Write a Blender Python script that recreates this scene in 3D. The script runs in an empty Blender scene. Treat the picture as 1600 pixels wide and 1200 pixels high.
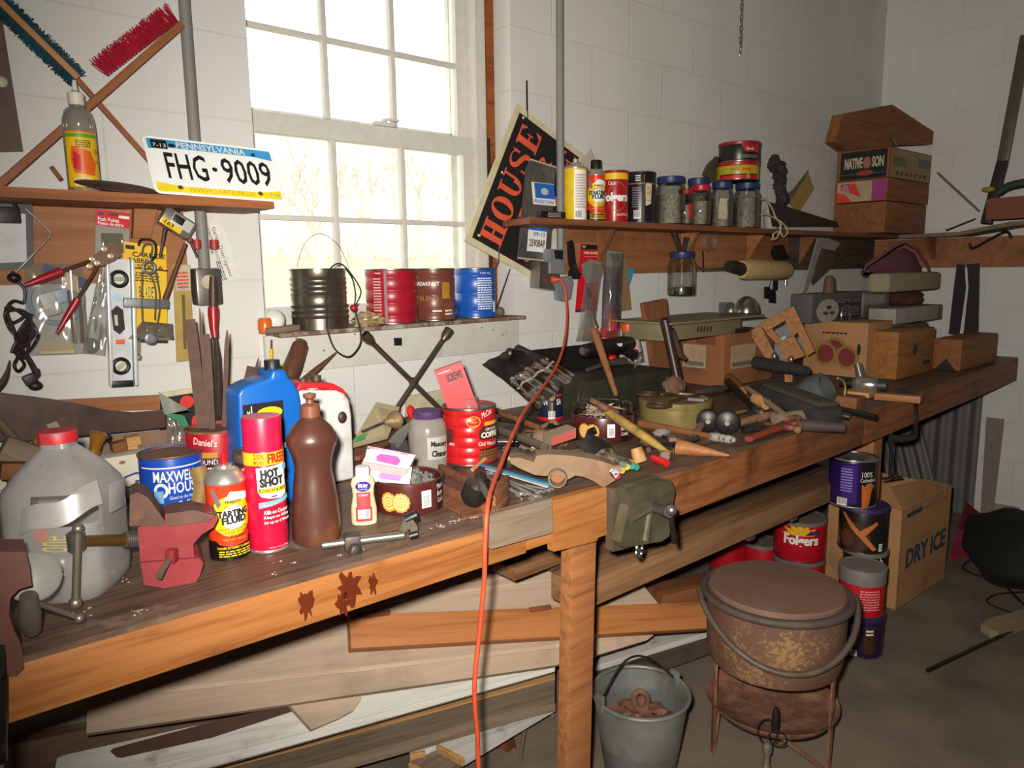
import bpy, bmesh, math, random
from mathutils import Vector as V, Matrix as Mx, noise as NZ
random.seed(11)
S = bpy.context.scene
COL = S.collection
PI = math.pi
# ---------------------------------------------------------------- camera, exposure, world, lamps
CAM = V((-2.07478502, -1.94236256, 1.36071756))
FPX = 1156.37
RR = V((0.75688933, -0.65342036, -0.01266392)); UU = V((0.10978666, 0.10802165, 0.98806792)); FF = V((0.64425572, 0.74924839, -0.15349727))
XB = 2.377      # the right-hand wall
cd = bpy.data.cameras.new('camera'); cam = bpy.data.objects.new('camera', cd); COL.objects.link(cam)
cd.sensor_width = 36; cd.sensor_fit = 'HORIZONTAL'; cd.lens = FPX / 1600 * 36; cd.clip_start = .02; cd.clip_end = 200
m3 = Mx((RR, UU, -FF)).transposed(); cam.matrix_world = Mx.Translation(CAM) @ m3.to_4x4()
S.camera = cam
S.view_settings.view_transform = 'Standard'; S.view_settings.look = 'None'; S.view_settings.gamma = 1
S.view_settings.exposure = 0.0; S.view_settings.use_curve_mapping = False
w = bpy.data.worlds.new('overcast_sky'); S.world = w; w.use_nodes = True
bg = w.node_tree.nodes['Background']; bg.inputs[0].default_value = (1, .985, .96, 1); bg.inputs[1].default_value = 3.2
ld = bpy.data.lights.new('camera_flash', 'SPOT'); ld.energy = 275; ld.color = (1, .955, .87); ld.shadow_soft_size = .022
ld.spot_size = math.radians(112); ld.spot_blend = 1.0
lo = bpy.data.objects.new('camera_flash', ld); COL.objects.link(lo)
aim = (FF + RR * ((1030 - 800) / FPX) - UU * ((540 - 600) / FPX)).normalized()
lo.matrix_world = Mx.Translation(CAM + RR * -.045 + UU * .055) @ aim.to_track_quat('-Z', 'Y').to_matrix().to_4x4()
wl = bpy.data.lights.new('window_portal', 'AREA'); wl.shape = 'RECTANGLE'; wl.size = .884; wl.size_y = 1.35; wl.cycles.is_portal = True   # adds no light; tells the renderer where the sky comes in
wo = bpy.data.objects.new('window_portal', wl); COL.objects.link(wo); wo.location = (-.835, .24, 1.88); wo.rotation_euler = (math.radians(-90), 0, 0)

# ---------------------------------------------------------------- measuring the photograph: a pixel's ray met with a real plane
def ray(px, py): return FF + RR * ((px - 800) / FPX) - UU * ((py - 600) / FPX)
def Zp(px, py, z): d = ray(px, py); return CAM + d * ((z - CAM.z) / d.z)
def Yp(px, py, y): d = ray(px, py); return CAM + d * ((y - CAM.y) / d.y)
def Xp(px, py, x): d = ray(px, py); return CAM + d * ((x - CAM.x) / d.x)
def Pp(px, py, O, n): d = ray(px, py); return CAM + d * ((O - CAM).dot(n) / d.dot(n))
def Dp(px, py, dd): return CAM + ray(px, py) * dd
def dep(q): return (V(q) - CAM).dot(FF)
def prj(q): v = V(q) - CAM; d = v.dot(FF); return (800 + FPX * v.dot(RR) / d, 600 - FPX * v.dot(UU) / d)
def stand(px, pyb, pyt, wpx, z):
    """upright round thing: its lowest front pixel on plane z, its top front pixel and its width -> centre, radius, height"""
    q = Zp(px, pyb, z); d = (q - CAM); d.z = 0; d.normalize()
    r = wpx * dep(q) / FPX / 2
    for i in range(4): r = wpx * dep(q + d * r) / FPX / 2
    a, b = 0, 2
    for i in range(40):
        m = (a + b) / 2
        if prj(q + V((0, 0, m)))[1] > pyt: a = m
        else: b = m
    return q + d * r, r, a
def ph(c): return math.atan2(CAM.y - c[1], CAM.x - c[0])

# ---------------------------------------------------------------- materials
def C(h):
    h = h.lstrip('#'); o = []
    for i in (0, 2, 4):
        x = int(h[i:i + 2], 16) / 255; o.append(x / 12.92 if x <= .04045 else ((x + .055) / 1.055) ** 2.4)
    return (*o, 1)
MATS = {}
def nt(name):
    m = bpy.data.materials.new(name); m.use_nodes = True; t = m.node_tree
    return m, t, t.nodes['Principled BSDF'], (lambda k, **kw: mk(t, k, **kw))
def mk(t, k, **kw):
    n = t.nodes.new('ShaderNode' + k)
    for a, b in kw.items():
        if hasattr(n, a) and not isinstance(getattr(n, a), bpy.types.bpy_prop_collection) : setattr(n, a, b)
        else: n.inputs[a].default_value = b
    return n
def ramp(t, src, stops):
    n = t.nodes.new('ShaderNodeValToRGB'); e = n.color_ramp.elements
    while len(e) < len(stops): e.new(.5)
    for i, (p, c) in enumerate(stops): e[i].position = p; e[i].color = c
    t.links.new(src, n.inputs[0]); return n.outputs[0]
def mat(name, col, rough=.5, metal=0, var=.12, sc=25, bump=.0, dirt=None, damt=.5, dsc=9, spec=.5, coat=0):
    """plain stuff: a base colour with slight mottling, patches of `dirt` (dust, rust, wear) in its own colour, and a fine bump"""
    if name in MATS: return MATS[name]
    m, t, b, N = nt(name); L = t.links.new
    c = C(col) if isinstance(col, str) else col
    tc = N('TexCoord'); nz = N('TexNoise'); nz.inputs['Scale'].default_value = sc; nz.inputs['Detail'].default_value = 4
    L(tc.outputs['Object'], nz.inputs['Vector'])
    o = ramp(t, nz.outputs['Fac'], [(.3, tuple(x * (1 - var) for x in c[:3]) + (1,)), (.7, tuple(min(1, x * (1 + var)) for x in c[:3]) + (1,))])
    if dirt:
        n2 = N('TexNoise'); n2.inputs['Scale'].default_value = dsc; n2.inputs['Detail'].default_value = 7; n2.inputs['Roughness'].default_value = .65
        L(tc.outputs['Object'], n2.inputs['Vector'])
        f = ramp(t, n2.outputs['Fac'], [(.62 - damt * .35, (0, 0, 0, 1)), (.74 - damt * .2, (1, 1, 1, 1))])
        mx = N('Mix', data_type='RGBA'); L(f, mx.inputs[0]); L(o, mx.inputs[6]); mx.inputs[7].default_value = C(dirt); o = mx.outputs[2]
    L(o, b.inputs['Base Color']); b.inputs['Roughness'].default_value = rough; b.inputs['Metallic'].default_value = metal
    b.inputs['Specular IOR Level'].default_value = spec; b.inputs['Coat Weight'].default_value = coat; b.inputs['Coat Roughness'].default_value = .12
    if bump:
        bp = N('Bump'); bp.inputs['Strength'].default_value = bump; bp.inputs['Distance'].default_value = .004
        n3 = N('TexNoise'); n3.inputs['Scale'].default_value = sc * 3; n3.inputs['Detail'].default_value = 5; L(tc.outputs['Object'], n3.inputs['Vector'])
        L(n3.outputs['Fac'], bp.inputs['Height']); L(bp.outputs[0], b.inputs['Normal'])
    MATS[name] = m; return m
def wood(name, c1, c2, c3=None, gs=1.0, rough=.62, stain=None, samt=.4, ssc=3):
    """wood with the grain along the object's own X axis: c1 pale, c2 dark grain, c3 large tone, `stain` patches"""
    if name in MATS: return MATS[name]
    m, t, b, N = nt(name); L = t.links.new
    tc = N('TexCoord'); mp = N('Mapping'); mp.inputs['Scale'].default_value = (1.1 * gs, 16 * gs, 16 * gs); L(tc.outputs['Object'], mp.inputs[0])
    nz = N('TexNoise'); nz.inputs['Scale'].default_value = 3; nz.inputs['Detail'].default_value = 7; nz.inputs['Roughness'].default_value = .62; nz.inputs['Distortion'].default_value = .7
    L(mp.outputs[0], nz.inputs['Vector'])
    o = ramp(t, nz.outputs['Fac'], [(.28, C(c2)), (.5, C(c1)), (.75, C(c3 or c1))])
    if stain:
        n2 = N('TexNoise'); n2.inputs['Scale'].default_value = ssc; n2.inputs['Detail'].default_value = 8; n2.inputs['Roughness'].default_value = .6
        L(tc.outputs['Object'], n2.inputs['Vector'])
        f = ramp(t, n2.outputs['Fac'], [(.66 - samt * .4, (0, 0, 0, 1)), (.78 - samt * .25, (1, 1, 1, 1))])
        mx = N('Mix', data_type='RGBA'); L(f, mx.inputs[0]); L(o, mx.inputs[6]); mx.inputs[7].default_value = C(stain); o = mx.outputs[2]
    L(o, b.inputs['Base Color']); b.inputs['Roughness'].default_value = rough; b.inputs['Specular IOR Level'].default_value = .3
    bp = N('Bump'); bp.inputs['Strength'].default_value = .25; bp.inputs['Distance'].default_value = .002; L(nz.outputs['Fac'], bp.inputs['Height']); L(bp.outputs[0], b.inputs['Normal'])
    MATS[name] = m; return m
def clear(name, tint=(1, 1, 1, 1), refl=.08, rough=.05, body=None, bamt=0.0):
    """thin clear stuff (glass, film): lets light through, with a gloss, and a share `bamt` of a hazy body colour"""
    if name in MATS: return MATS[name]
    m, t, b, N = nt(name); L = t.links.new; t.nodes.remove(b); out = t.nodes['Material Output']
    tr = N('BsdfTransparent'); tr.inputs[0].default_value = tint
    gl = N('BsdfGlossy'); gl.inputs['Roughness'].default_value = rough; gl.inputs[0].default_value = (.9, .9, .9, 1)
    lw = N('LayerWeight'); lw.inputs[0].default_value = .35
    mth = N('Math', operation='MULTIPLY_ADD'); L(lw.outputs['Fresnel'], mth.inputs[0]); mth.inputs[1].default_value = .6; mth.inputs[2].default_value = refl
    cur = tr.outputs[0]
    if bamt:
        df = N('BsdfDiffuse'); df.inputs[0].default_value = C(body); tl = N('BsdfTranslucent'); tl.inputs[0].default_value = C(body)
        m1 = N('MixShader'); m1.inputs[0].default_value = .35; L(df.outputs[0], m1.inputs[1]); L(tl.outputs[0], m1.inputs[2])
        nz = N('TexNoise'); nz.inputs['Scale'].default_value = 14; nz.inputs['Detail'].default_value = 5; tc = N('TexCoord'); L(tc.outputs['Object'], nz.inputs['Vector'])
        f = ramp(t, nz.outputs['Fac'], [(.3, (bamt * .75,) * 3 + (1,)), (.7, (min(1, bamt * 1.25),) * 3 + (1,))])
        m2 = N('MixShader'); L(f, m2.inputs[0]); L(cur, m2.inputs[1]); L(m1.outputs[0], m2.inputs[2]); cur = m2.outputs[0]
    m3_ = N('MixShader'); L(mth.outputs[0], m3_.inputs[0]); L(cur, m3_.inputs[1]); L(gl.outputs[0], m3_.inputs[2]); L(m3_.outputs[0], out.inputs[0])
    MATS[name] = m; return m

# ---------------------------------------------------------------- mesh builder (world coordinates)
def frame(d, up=(0, 0, 1)):
    """rotation whose X runs along d and whose Z leans to up"""
    x = V(d).normalized(); u = V(up)
    if abs(x.dot(u.normalized())) > .99: u = V((0, 1, 0)) if abs(x.y) < .9 else V((1, 0, 0))
    y = u.cross(x).normalized(); z = x.cross(y)
    return Mx((x, y, z)).transposed()
I3 = Mx.Identity(3)
class B:
    def __init__(s): s.v = []; s.f = []; s.m = []
    def add(s, vs, fs, m=0):
        k = len(s.v); s.v += [tuple(x) for x in vs]
        for i, f in enumerate(fs): s.f.append(tuple(k + j for j in f)); s.m.append(m[i] if isinstance(m, list) else m)
        return s
    def box(s, c, size, R=None, m=0, bev=0):
        R = R or I3; c = V(c); x, y, z = [q / 2 for q in size]
        if not bev:
            vs = [c + R @ V((a * x, b * y, d * z)) for d in (-1, 1) for b in (-1, 1) for a in (-1, 1)]
            return s.add(vs, [(0, 2, 3, 1), (4, 5, 7, 6), (0, 1, 5, 4), (2, 6, 7, 3), (0, 4, 6, 2), (1, 3, 7, 5)], m)
        bm = bmesh.new(); bmesh.ops.create_cube(bm, size=1)
        for q in bm.verts: q.co = V((q.co.x * 2 * x, q.co.y * 2 * y, q.co.z * 2 * z))
        bmesh.ops.bevel(bm, geom=bm.edges[:], offset=min(bev, x * .9, y * .9, z * .9), segments=2, profile=.6, affect='EDGES')
        return s.bm(bm, lambda q: c + R @ q, m)
    def bm(s, bm, fn=lambda q: q, m=0):
        bm.verts.index_update(); s.add([fn(q.co) for q in bm.verts], [[q.index for q in f.verts] for f in bm.faces], m); bm.free(); return s
    def tube(s, pts, r, n=10, m=0, closed=False, flat=1.0, up=(0, 0, 1)):
        pts = [V(p) for p in pts]; k = len(pts); rs = r if isinstance(r, (list, tuple)) else [r] * k
        ring = []; prev = None
        for i, p in enumerate(pts):
            a = pts[(i + 1) % k] if closed or i < k - 1 else p; b_ = pts[i - 1] if closed or i > 0 else p
            t = (a - b_)
            t = t.normalized() if t.length > 1e-9 else V((0, 0, 1))
            if prev is None:
                u = V(up) if abs(t.dot(V(up).normalized())) < .95 else V((1, 0, 0)) if abs(t.x) < .9 else V((0, 1, 0))
                x = (u - t * u.dot(t)).normalized()
            else:
                x = prev - t * prev.dot(t); x = x.normalized() if x.length > 1e-6 else t.orthogonal().normalized()
            prev = x; y = t.cross(x)
            ring.append([p + (x * math.cos(2 * PI * j / n) * flat + y * math.sin(2 * PI * j / n)) * rs[i] for j in range(n)])
        return s.loft(ring, m, closed)
    def loft(s, rings, m=0, closed=False, caps=True):
        k = len(rings); n = len(rings[0]); vs = [q for r in rings for q in r]; fs = []
        for i in range(k if closed else k - 1):
            a, b_ = i * n, ((i + 1) % k) * n
            for j in range(n): fs.append((a + j, a + (j + 1) % n, b_ + (j + 1) % n, b_ + j))
        if not closed and caps: fs.append(tuple(reversed(range(n)))); fs.append(tuple((k - 1) * n + j for j in range(n)))
        return s.add(vs, fs, m)
    def cyl(s, p0, p1, r0, r1=None, n=20, m=0): return s.tube([p0, p1], [r0, r0 if r1 is None else r1], n, m)
    def lathe(s, c, prof, n=36, R=None, sx=1, sy=1, mod=None, ends=False):
        """prof: (radius, height[, material]) from the bottom up; a material belongs to the band above its point"""
        R = R or I3; c = V(c); vs = []; fs = []; ms = []
        for i, p in enumerate(prof):
            for j in range(n):
                a = 2 * PI * j / n; r = p[0] * (mod(a, p[1]) if mod else 1)
                vs.append(c + R @ V((r * math.cos(a) * sx, r * math.sin(a) * sy, p[1])))
        for i in range(len(prof) - 1):
            for j in range(n):
                fs.append((i * n + j, i * n + (j + 1) % n, (i + 1) * n + (j + 1) % n, (i + 1) * n + j)); ms.append(prof[i][2] if len(prof[i]) > 2 else 0)
        if prof[0][0] > 1e-4: fs.append(tuple(reversed(range(n)))); ms.append(prof[0][2] if len(prof[0]) > 2 else 0)
        if ends and prof[-1][0] > 1e-4: fs.append(tuple((len(prof) - 1) * n + j for j in range(n))); ms.append(prof[-1][2] if len(prof[-1]) > 2 else 0)
        return s.add(vs, fs, ms)
    def prism(s, poly, t, m=0, mside=None):
        """closed outline of world points, thickened by vector t"""
        n = len(poly); t = V(t); a = [V(p) for p in poly]
        nrm = V((0, 0, 0))
        for i in range(n): nrm += a[i].cross(a[(i + 1) % n]) if False else (a[i] - a[0]).cross(a[(i + 1) % n] - a[0])
        if nrm.dot(t) > 0: a.reverse()
        vs = a + [p + t for p in a]
        fs = [tuple(range(n)), tuple(reversed(range(n, 2 * n)))] + [(i, i + n, (i + 1) % n + n, (i + 1) % n) for i in range(n)]
        return s.add(vs, fs, [m, m] + [m if mside is None else mside] * n)
    def blob(s, c, rad, R=None, amp=.0, fr=3, seed=0, m=0, nu=18, nv=11):
        R = R or I3; c = V(c); vs = []; fs = []; rad = rad if isinstance(rad, (tuple, list)) else (rad,) * 3
        for i in range(nv + 1):
            th = PI * i / nv
            for j in range(nu):
                a = 2 * PI * j / nu; d = V((math.sin(th) * math.cos(a), math.sin(th) * math.sin(a), -math.cos(th)))
                k = 1 + amp * NZ.noise(d * fr + V((seed, seed * 2.3, 0))) if amp else 1
                vs.append(c + R @ V((d.x * rad[0] * k, d.y * rad[1] * k, d.z * rad[2] * k)))
        for i in range(nv):
            for j in range(nu): fs.append((i * nu + j, i * nu + (j + 1) % nu, (i + 1) * nu + (j + 1) % nu, (i + 1) * nu + j))
        return s.add(vs, fs, m)
    def sheet(s, fn, nu, nv, t=0, m=0):
        """fn(a,b) for a,b in 0..1 -> point; thickened along its normal by t"""
        g = [[V(fn(i / nu, j / nv)) for i in range(nu + 1)] for j in range(nv + 1)]; vs = [p for r in g for p in r]; w_ = nu + 1
        fs = [(j * w_ + i, j * w_ + i + 1, (j + 1) * w_ + i + 1, (j + 1) * w_ + i) for j in range(nv) for i in range(nu)]
        if t:
            k = len(vs); nn = []
            for j in range(nv + 1):
                for i in range(nu + 1):
                    d = (g[j][min(i + 1, nu)] - g[j][max(i - 1, 0)]).cross(g[min(j + 1, nv)][i] - g[max(j - 1, 0)][i])
                    nn.append(d.normalized() if d.length > 1e-12 else V((0, 0, 1)))
            vs += [p - q * t for p, q in zip(vs, nn)]
            fs += [tuple(k + q for q in reversed(f)) for f in list(fs)]
            edge = [i for i in range(nu)] ; 
            bd = [i for i in range(nu + 1)] + [j * w_ + nu for j in range(1, nv + 1)] + [nv * w_ + i for i in range(nu - 1, -1, -1)] + [j * w_ for j in range(nv - 1, 0, -1)]
            for q in range(len(bd)): a, b_ = bd[q], bd[(q + 1) % len(bd)]; fs.append((b_, a, a + k, b_ + k))
        return s.add(vs, fs, m)
def mesh(name, b, mats, M):
    inv = M.inverted(); me = bpy.data.meshes.new(name); me.from_pydata([inv @ V(p) for p in b.v], [], b.f)
    for x in (mats if isinstance(mats, (list, tuple)) else [mats]): me.materials.append(x)
    me.polygons.foreach_set('material_index', b.m); me.polygons.foreach_set('use_smooth', [True] * len(b.f))
    me.validate(); me.set_sharp_from_angle(angle=math.radians(38)); me.update()
    return me
class T:
    """a thing: an Empty at its base that parents its parts"""
    def __init__(s, name, label, cat, loc, R=None, group=None):
        s.o = bpy.data.objects.new(name, None); s.o.empty_display_size = .02; COL.objects.link(s.o)
        s.M = Mx.Translation(V(loc)) @ (R or I3).to_4x4(); s.o.matrix_world = s.M
        s.o['label'] = label; s.o['category'] = cat
        if group: s.o['group'] = group
    def p(s, name, b, mats, parent=None, label=None, kind=None):
        o = bpy.data.objects.new(name, mesh(name, b, mats, s.M)); COL.objects.link(o); o.parent = parent or s.o
        if label: o['label'] = label
        if kind: o['kind'] = kind
        return o
def one(name, label, cat, b, mats, loc=None, R=None, group=None, kind=None):
    if loc is None: loc = V([min(p[i] for p in b.v) * .5 + max(p[i] for p in b.v) * .5 for i in (0, 1)] + [min(p[2] for p in b.v)])
    M = Mx.Translation(V(loc)) @ (R or I3).to_4x4()
    o = bpy.data.objects.new(name, mesh(name, b, mats, M)); COL.objects.link(o); o.matrix_world = M
    if label: o['label'] = label; o['category'] = cat
    if group: o['group'] = group
    if kind: o['kind'] = kind
    return o
def struct(name, b, mats, parent=None, loc=(0, 0, 0)):
    o = bpy.data.objects.new(name, mesh(name, b, mats, Mx.Translation(V(loc)))); COL.objects.link(o); o['kind'] = 'structure'
    if parent: o.parent = parent
    else: o.matrix_world = Mx.Translation(V(loc))
    return o
def copy_thing(o, loc, rotz, label, group=None):
    c = o.copy(); COL.objects.link(c); c.location = loc; c.rotation_euler = (0, 0, rotz); c['label'] = label
    if group: c['group'] = group
    for ch in list(o.children):
        d = ch.copy(); COL.objects.link(d); d.parent = c
        for g in list(ch.children): e = g.copy(); COL.objects.link(e); e.parent = d
    return c

# ---------------------------------------------------------------- printed things: 2-D shapes laid on a flat or round surface
TXT = {}
def glyphs(s, bold=0):
    if (s, bold) in TXT: return TXT[(s, bold)]
    cu = bpy.data.curves.new('lettering', 'FONT'); cu.body = s; cu.resolution_u = 2; cu.offset = bold; cu.fill_mode = 'FRONT'
    o = bpy.data.objects.new('lettering', cu); COL.objects.link(o)
    me = o.to_mesh() if False else bpy.data.meshes.new_from_object(o.evaluated_get(bpy.context.evaluated_depsgraph_get()))
    vs = [(q.co.x, q.co.y) for q in me.vertices]; fs = [tuple(p.vertices) for p in me.polygons]
    bpy.data.objects.remove(o); bpy.data.curves.remove(cu); bpy.data.meshes.remove(me)
    if vs:
        x0 = min(q[0] for q in vs); x1 = max(q[0] for q in vs); y0 = min(q[1] for q in vs); y1 = max(q[1] for q in vs)
        vs = [((q[0] - x0) / max(1e-6, x1 - x0), (q[1] - y0) / max(1e-6, y1 - y0)) for q in vs]
    TXT[(s, bold)] = (vs, fs); return vs, fs
class Print:
    """collects flat shapes (rectangles, outlines, lettering) in u (to the right) and v (up) and lays them on a surface"""
    def __init__(s, fn, cut=0, e0=.0004, de=.00022): s.fn = fn; s.cut = cut; s.e = e0; s.de = de; s.b = B()
    def raw(s, vs, fs, m):
        if s.cut:
            bm = bmesh.new(); q = [bm.verts.new((x, y, 0)) for x, y in vs]
            for f in fs:
                try: bm.faces.new([q[i] for i in f])
                except ValueError: pass
            u0 = min(x for x, y in vs); u1 = max(x for x, y in vs); k = math.ceil(u0 / s.cut)
            while k * s.cut < u1:
                bmesh.ops.bisect_plane(bm, geom=bm.verts[:] + bm.edges[:] + bm.faces[:], plane_co=(k * s.cut, 0, 0), plane_no=(1, 0, 0)); k += 1
            bm.verts.index_update(); vs = [(p.co.x, p.co.y) for p in bm.verts]; fs = [[p.index for p in f.verts] for f in bm.faces]; bm.free()
        out = []
        for f in fs:
            a = sum(vs[f[i]][0] * vs[f[(i + 1) % len(f)]][1] - vs[f[(i + 1) % len(f)]][0] * vs[f[i]][1] for i in range(len(f)))
            out.append(tuple(f) if a >= 0 else tuple(reversed(f)))
        s.b.add([s.fn(x, y, s.e) for x, y in vs], out, m); s.e += s.de; return s
    def rect(s, u0, v0, u1, v1, m=0): return s.raw([(u0, v0), (u1, v0), (u1, v1), (u0, v1)], [(0, 1, 2, 3)], m)
    def poly(s, pts, m=0): return s.raw(pts, [tuple(range(len(pts)))], m)
    def ell(s, u, v, a, b, m=0, n=20, wob=0): return s.poly([(u + a * (1 + (wob * (-1) ** i)) * math.cos(2 * PI * i / n), v + b * (1 + (wob * (-1) ** i)) * math.sin(2 * PI * i / n)) for i in range(n)], m)
    def ring(s, u, v, a, b, k, m=0, n=20):
        vs = [(u + a * q * math.cos(2 * PI * i / n), v + b * q * math.sin(2 * PI * i / n)) for q in (1, k) for i in range(n)]
        return s.raw(vs, [(i, (i + 1) % n, n + (i + 1) % n, n + i) for i in range(n)], m)
    def text(s, t, u0, v0, u1, v1, m=0, bold=0, rot=0, slant=0):
        vs, fs = glyphs(t, bold); w_, h_ = u1 - u0, v1 - v0; c_, n_ = math.cos(math.radians(rot)), math.sin(math.radians(rot))
        pts = []
        for x, y in vs:
            a, b = x * w_ + slant * y * h_, y * h_; pts.append((u0 + a * c_ - b * n_, v0 + a * n_ + b * c_))
        s.raw(pts, fs, m)
        if bold >= .03: s.raw([(x + bold * h_ * 1.1, y) for x, y in pts], fs, m)
        return s
    def bars(s, u0, v0, u1, v1, mw=0, mk_=1, n=13):
        s.rect(u0, v0, u1, v1, mw); d = (u1 - u0); rnd = random.Random(int(d * 1e5)); x = u0 + d * .08
        vs = []; fs = []
        while x < u1 - d * .1:
            w_ = d * rnd.uniform(.02, .055); k = len(vs); vs += [(x, v0 + (v1 - v0) * .18), (x + w_, v0 + (v1 - v0) * .18), (x + w_, v1 - (v1 - v0) * .06), (x, v1 - (v1 - v0) * .06)]; fs.append((k, k + 1, k + 2, k + 3)); x += w_ + d * rnd.uniform(.025, .06)
        return s.raw(vs, fs, mk_)
    def lines(s, u0, v0, u1, v1, n, m=0, seed=1):
        """rows of small unreadable print"""
        rnd = random.Random(seed); vs = []; fs = []; h = (v1 - v0) / n
        for i in range(n):
            x = u0; y = v0 + i * h
            while x < u1 - (u1 - u0) * .06:
                w_ = min((u1 - u0) * rnd.uniform(.07, .2), u1 - x); k = len(vs); vs += [(x, y), (x + w_, y), (x + w_, y + h * .5), (x, y + h * .5)]; fs.append((k, k + 1, k + 2, k + 3)); x += w_ + (u1 - u0) * .035
        return s.raw(vs, fs, m)
def flat(O, ex, ey):
    O = V(O); ex = V(ex).normalized(); ey = V(ey).normalized(); n = ex.cross(ey)
    return lambda u, v, e: O + ex * u + ey * v + n * e
def rnd_(c, r, a0, taper=0):
    c = V(c)
    return lambda u, v, e: c + V(((r + taper * v + e) * math.cos(a0 + u / r), (r + taper * v + e) * math.sin(a0 + u / r), v))
def cp(c, r, a=0, taper=0): return Print(rnd_(c, r, ph(c) + math.radians(a), taper), cut=r * .16, e0=.0007)
def quadp(p00, p10, p01):
    """print on the face with lower-left, lower-right, upper-left corners; returns (Print, width, height)"""
    a, b, c = V(p00), V(p10), V(p01); return Print(flat(a, b - a, c - a)), (b - a).length, (c - a).length
def pixslab(b, pix, y, t, m=0): b.prism([Yp(px, py, y) for px, py in pix], (0, t, 0), m); return b
# ---------------------------------------------------------------- the room
def block_mat(name, axis):
    m, t, b, N = nt(name); L = t.links.new
    tc = N('TexCoord'); sp = N('SeparateXYZ'); cb = N('CombineXYZ'); L(tc.outputs['Object'], sp.inputs[0])
    ax = N('Math', operation='ADD'); ax.inputs[1].default_value = 20.32 if axis == 'X' else 20.1; L(sp.outputs[axis], ax.inputs[0]); L(ax.outputs[0], cb.inputs[0])
    az = N('Math', operation='ADD'); az.inputs[1].default_value = 2.032 - .1244 + .004; L(sp.outputs['Z'], az.inputs[0]); L(az.outputs[0], cb.inputs[1])
    br = N('TexBrick', offset=.5, offset_frequency=2, squash=1); br.inputs['Scale'].default_value = 1; br.inputs['Brick Width'].default_value = .4064; br.inputs['Row Height'].default_value = .2032
    br.inputs['Mortar Size'].default_value = .0042; br.inputs['Mortar Smooth'].default_value = .6; br.inputs['Bias'].default_value = 0
    L(cb.outputs[0], br.inputs['Vector'])
    nz = N('TexNoise'); nz.inputs['Scale'].default_value = 2.2; nz.inputs['Detail'].default_value = 6; L(tc.outputs['Object'], nz.inputs['Vector'])
    c = ramp(t, nz.outputs['Fac'], [(.3, (.60, .585, .55, 1)), (.7, (.665, .65, .615, 1))])
    mx = N('Mix', data_type='RGBA'); mf = N('Math', operation='MULTIPLY'); L(br.outputs['Fac'], mf.inputs[0]); mf.inputs[1].default_value = .13; L(mf.outputs[0], mx.inputs[0]); L(c, mx.inputs[6]); mx.inputs[7].default_value = C('#a99a92'); L(mx.outputs[2], b.inputs['Base Color'])
    b.inputs['Roughness'].default_value = .55; b.inputs['Specular IOR Level'].default_value = .35
    n2 = N('TexNoise'); n2.inputs['Scale'].default_value = 150; n2.inputs['Detail'].default_value = 3; L(tc.outputs['Object'], n2.inputs['Vector'])
    sb = N('Math', operation='MULTIPLY_ADD'); L(br.outputs['Fac'], sb.inputs[0]); sb.inputs[1].default_value = -1.2; 
    ml = N('Math', operation='MULTIPLY'); L(n2.outputs['Fac'], ml.inputs[0]); ml.inputs[1].default_value = .35; L(ml.outputs[0], sb.inputs[2])
    bp = N('Bump'); bp.inputs['Strength'].default_value = .32; bp.inputs['Distance'].default_value = .004; L(sb.outputs[0], bp.inputs['Height']); L(bp.outputs[0], b.inputs['Normal'])
    return m
wallA, wallB = block_mat('white_painted_block', 'X'), block_mat('white_painted_block_side', 'Y')
conc = mat('concrete', '#77695a', .85, var=.16, sc=5, bump=.25, dirt='#5e5348', damt=.45, dsc=2.2)
WX0, WX1, WZ0, WZ1 = -1.277, -.393, 1.19, 2.6
b = B()
for x0, x1, z0, z1 in ((-3.6, WX0, 0, 2.9), (WX1, XB + .2, 0, 2.9), (WX0, WX1, 0, WZ0), (WX0, WX1, WZ1, 2.9)):
    b.box(((x0 + x1) / 2, .1, (z0 + z1) / 2), (x1 - x0, .2, z1 - z0))
struct('wall_back', b, wallA)
struct('wall_right', B().box((XB + .1, -2.5, 1.45), (.2, 5, 2.9)), wallB)
struct('wall_left', B().box((-3.7, -2.4, 1.45), (.2, 5.2, 2.9)), wallB)
struct('wall_front', B().box((-.6, -5.1, 1.45), (6.4, .2, 2.9)), wallA)
struct('floor', B().box((-.6, -2.4, -.05), (6.4, 5.4, .1)), conc)
struct('ceiling', B().box((-.6, -2.4, 2.95), (6.4, 5.4, .1)), mat('ceiling_board', '#b9b3a6', .8))
wpaint = mat('white_window_paint', '#cbc6bd', .45, var=.05, sc=40, dirt='#a0978c', damt=-.12, dsc=25)
pane = clear('window_glass', (.97, .98, .97, 1), .02, .02)
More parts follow.
